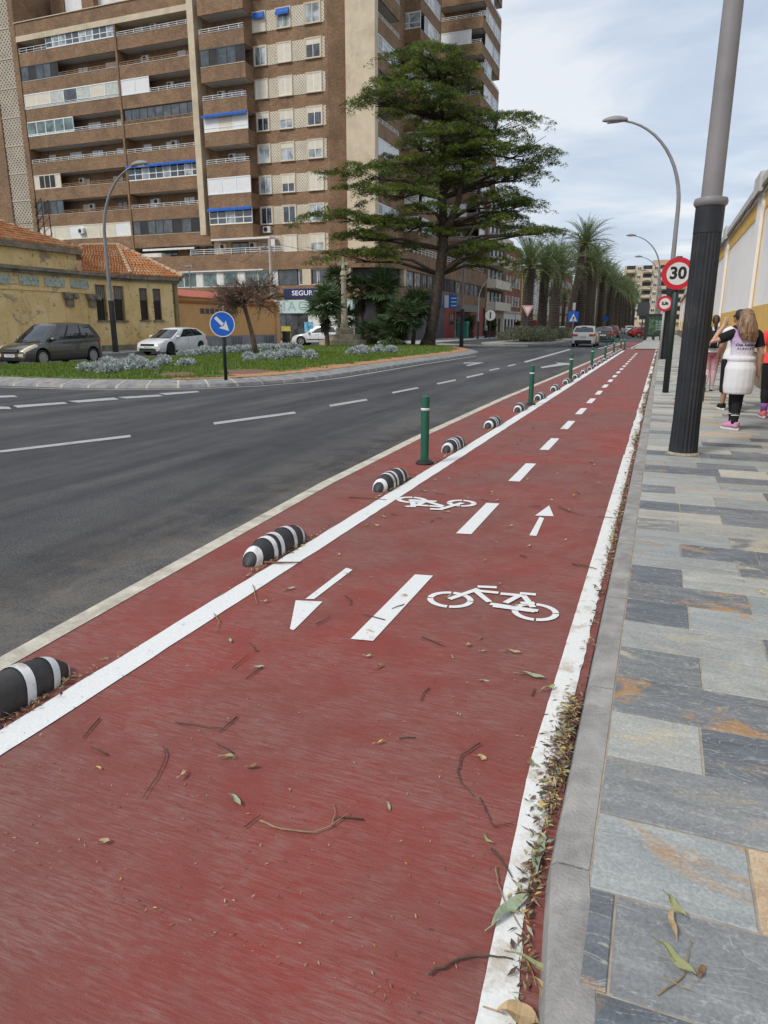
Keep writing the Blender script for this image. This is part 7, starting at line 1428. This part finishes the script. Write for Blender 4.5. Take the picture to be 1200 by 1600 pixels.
near=[(785,1018,0,.1,.85,'curled tan leaf on red paint below the near bicycle symbol'),(808,1053,2,-.1,1.0,'long pale leaf on red paint beside the white edge line'),(845,1080,1,1.0,.9,'olive leaf leaning toward the white edge line above the litter heap'),(587,1045,3,1.2,.7,'small pale leaf alone below the long lane dash'),(153,1318,5,.4,.6,'small pale leaf chip alone on the bare red surface'),(768,1450,2,1.0,1.25,'long olive leaf lying against the white line beside its stem'),(775,1602-18,5,0,1.6,'broad tan and yellow leaf on the white edge line'),(800,1490,6,.1,1.0,'pale green leaf across the white line on a stem'),(838,1370,2,1.5,1.35,'curved grey green leaf along the kerb foot'),(834,1530,0,-1.2,1.1,'olive leaf standing against the kerb foot'),(1043,1400,1,-.9,.95,'green leaf on a slate slab between joints'),(1030,1475,1,-.6,1.2,'serrated olive leaf of the sprig on the pavement'),(1057,1465,0,1.6,.7,'small upright leaf of the sprig on the pavement'),(1092,1530,3,1.3,.6,'small end leaf of the sprig on the pavement'),(825,1185,3,-1.2,.8,'olive leaf straddling the white line above the litter heap')]
for px_,py_,vi,rz,s,lab in near: lay_leaf(px_,py_,vi,rz,s,.088 if px_>900 else .012,lab,'single fallen leaves')
for i in range(120):
    y=1.6+16*random.random()**1.6; x=random.uniform(-2.1,-.35); o=link('fallen_leaf',LV[random.randint(0,7)]); o.location=(x,y,.010); o.rotation_euler=(random.uniform(-.2,.2),random.uniform(-.2,.2),random.uniform(0,6.28)); s=random.uniform(.3,.72); o.scale=(s,)*3; tag(o,'small dry leaf scattered on the red cycle lane','leaf','scattered leaves on the cycle lane')
for i in range(22):
    y=1.8+8*random.random(); x=random.uniform(.05,1.9); o=link('fallen_leaf',LV[random.randint(0,7)]); o.location=(x,y,.088); o.rotation_euler=(random.uniform(-.2,.2),random.uniform(-.2,.2),random.uniform(0,6.28)); s=random.uniform(.35,.7); o.scale=(s,)*3; tag(o,'small dry leaf scattered on the stone pavement','leaf','scattered leaves on the pavement')
TW=mat('twig_bark',(.085,.055,.04),.9,.3,20); TW2=mat('pale_twig_bark',(.27,.20,.11),.9,.3,20)
def twig(pts,r,lab,m_=None,z=.012,grp='twigs on the cycle lane',fork=None):
    r*=.68
    P=[(*G(x,y,z),z+r*.6+random.uniform(0,.004)) for x,y in pts]; c=P[0]; Q=[Vector(p) for p in P]; S_=[]
    for a,b_ in zip(Q[:-1],Q[1:]): 
        for t in (0,.33,.66): q=a.lerp(b_,t); q+=Vector((random.gauss(0,.0018),random.gauss(0,.0018),0)) if t else Vector(); S_.append(q)
    S_.append(Q[-1]); mb=MB(); mb.tube(S_,[r*(1-.55*i/(len(S_)-1)) for i in range(len(S_))],5)
    if fork: F_=[Vector((*G(x,y,z),z+r*.6)) for x,y in fork]; mb.tube(F_,[r*.7]+[r*.4]*(len(F_)-1),5)
    mb.v=[(a-c[0],b_-c[1],d-0) for a,b_,d in mb.v]; o=mb.build('twig',m_ or TW,None,True); o.location=(c[0],c[1],0); return tag(o,lab,'twig',grp)
twig([(255,1168),(258,1185),(245,1215),(223,1248)],.0045,'curved thin twig on bare red surface left of the dash line',None)
twig([(274,1130),(310,1135),(347,1138)],.0045,'short straight dark twig on the bare red surface')
twig([(406,1283),(440,1296),(490,1302),(520,1290),(547,1270)],.005,'long bow shaped pale twig with a small side spur',TW2,fork=[(518,1291),(524,1270),(520,1255)])
twig([(381,1293),(394,1284),(407,1275)],.004,'short dark stick beside the bow shaped twig'); twig([(750,1163),(722,1180),(714,1205),(720,1225),(740,1246)],.005,'hook shaped dark twig near the white edge line')
twig([(750,1248),(758,1268),(772,1292)],.005,'dark twig below the hook shaped one',fork=[(772,1292),(788,1289),(802,1286)]); twig([(768,1328),(785,1350),(800,1372)],.006,'thick dark stick end touching the white edge line'); twig([(670,1525),(705,1506),(735,1496),(765,1495),(802,1501)],.006,'long dark twig crossing onto the white edge line')
twig([(775,1355),(777,1380),(788,1410),(810,1445),(832,1482)],.0035,'thin wiry stem lying across the white edge line',TW2); twig([(413,880),(440,881),(472,880)],.013,'stout broken branch lying against the second separator',mat('branch_bark',(.16,.085,.055),.9,.3,20),fork=[(425,878),(400,872),(391,866)])
twig([(545,778),(570,779),(604,781)],.008,'dark stick across the red strip before the third separator'); twig([(335,960),(343,972),(337,988)],.005,'small curled tan twig beside the edge line',TW2); twig([(395,915),(398,930),(402,944)],.005,'thin reddish twig by the edge line',TW2); twig([(363,1045),(375,1035),(388,1023)],.004,'tiny dark twig above the short straight one'); twig([(494,976),(506,970),(517,963)],.005,'forked twig beside the arrow head')
twig([(872,792),(890,800),(912,806)],.007,'brown stick on red paint past the small arrow'); twig([(893,882),(910,885),(932,890)],.008,'dark stick reaching the litter line at the kerb'); twig([(1000+27,1555),(1068,1525),(1075,1490),(1078,1470)],.0035,'bare stem of the green sprig on the pavement',TW2,.088,'sprig on the pavement'); twig([(1037,1525),(1065,1545),(1085,1552)],.003,'side stem of the green sprig on the pavement',TW2,.088,'sprig on the pavement')
for i in range(34):
    y=1.7+12*random.random()**1.5; x=random.uniform(-2.1,-.35); a=random.uniform(0,6.28); L_=random.uniform(.05,.16); mb=MB(); mb.tube([(0,0,.012),(L_*.5*math.cos(a)+random.gauss(0,.01),L_*.5*math.sin(a),.014),(L_*math.cos(a),L_*math.sin(a),.012)],[.003,.0028,.0018],4); o=mb.build('twig',TW,None,True); o.location=(x,y,0); tag(o,'tiny dark twig scattered on the red cycle lane','twig','scattered twigs on the cycle lane')
# heap of leaf litter along the kerb foot and behind separators: nobody could count it
def diamonds(C,D,Ln,Wd,up):
    D=D/np.linalg.norm(D,axis=1,keepdims=True); Sd=np.cross(D,up); Sd/=np.linalg.norm(Sd,axis=1,keepdims=True)+1e-9; Ln=Ln[:,None]; Wd=Wd[:,None]; k=len(C); cv=rng.normal(0,.12,(k,1))
    v=np.empty((k,4,3)); v[:,0]=C; v[:,1]=C+D*Ln*.45+Sd*Wd*(.5+cv); v[:,2]=C+D*Ln; v[:,3]=C+D*Ln*.5-Sd*Wd*(.5-cv); v[:,1:4:2,2]+=rng.uniform(0,.004,(k,1)); return v.reshape(-1,3),np.arange(4*k).reshape(k,4)
def litter(k,fx,fy,fz,smin,smax,name,lab):
    X=[];  
    C=np.stack([fx(k),fy(k),np.zeros(k)],1); C[:,2]=fz(C); D=np.stack([rng.normal(0,1,k),rng.normal(0,1,k),rng.normal(.0,.22,k)],1); up=np.tile([0,0,1.],(k,1))+rng.normal(0,.35,(k,3)); L_=rng.uniform(smin,smax,k); v,f=diamonds(C,D,L_,L_*rng.uniform(.12,.36,k),up); mi=rng.choice([0,0,1,2,3,3,3,3,4,5,5,5,5],k); tag(link(name,npmesh(name,v,f,LEAFM+[TW],mi=mi)),lab,'litter',kind='stuff')
cl=[(2.12,.10,1.5),(2.35,.12,2.4),(2.62,.10,2.2),(1.72,.10,.9),(1.40,.08,.25),(4.3,.25,.5),(4.9,.35,.8),(5.5,.4,1.2),(6.3,.5,1.3),(7.2,.6,1.2),(8.4,.7,1.),(10,.9,.9),(12,1.5,1.),(15,2,1.),(3.4,.3,.22),(2.0,.25,.5)]
wts=np.array([c[2] for c in cl]); wts/=wts.sum(); ch=None
def fy_(k):
    global ch; ch=rng.choice(len(cl),k,p=wts); return np.array([cl[i][0]+rng.normal()*cl[i][1] for i in ch])
def fx_(k):
    return np.zeros(k)
k=3400; yy=fy_(k); sp=np.array([{0:.034,1:.038,2:.030,3:.024,15:.02}.get(i,.02) for i in ch]); xx=-.182-np.abs(rng.normal(0,1,k))*sp+np.array([kx(y)*.75 for y in yy]); okk=(yy>1.1)&(xx>-.40); xx=xx[okk];yy=yy[okk]
litter(len(xx),lambda k:xx,lambda k:yy,lambda C:.010+.022*rng.uniform(0,1,len(C))*np.exp(-((C[:,0]+.18)/.05)**2),.008,.042,'leaf_litter','drift of dry leaves and bark along the kerb foot')
k=5200; yy2=rng.uniform(9,48,k); xx2=-.185-np.abs(rng.normal(0,.035,k)); sel=(np.sin(yy2*1.9)+np.sin(yy2*.83+1)+rng.normal(0,.5,k))>.2; litter(int(sel.sum()),lambda k:xx2[sel],lambda k:yy2[sel],lambda C:.012+.02*rng.uniform(0,1,len(C)),.03,.09,'leaf_litter','thin drift of dry leaves along the farther kerb')
xs_=[];ys_=[]
for y0 in (1.82,4.12,6.42,8.72,11.0):
    q=260; ys_.append(rng.normal(y0-.05,.30,q)); xs_.append(-2.335+np.abs(rng.normal(0,.02,q)))
xs_=np.concatenate(xs_); ys_=np.concatenate(ys_); litter(len(xs_),lambda k:xs_,lambda k:ys_,lambda C:.012+.012*rng.uniform(0,1,len(C)),.012,.05,'leaf_litter','dry crumbs and leaves caught beside the lane separators')
k=2600; xs3=rng.uniform(-2.25,-.32,k); ys3=1.2+14*rng.uniform(0,1,k)**1.7; litter(k,lambda k:xs3,lambda k:ys3,lambda C:.0095+0*C[:,0],.004,.016,'grit','fine crumbs and grit sprinkled over the red cycle lane')

bpy.data.scenes.remove(TMP)
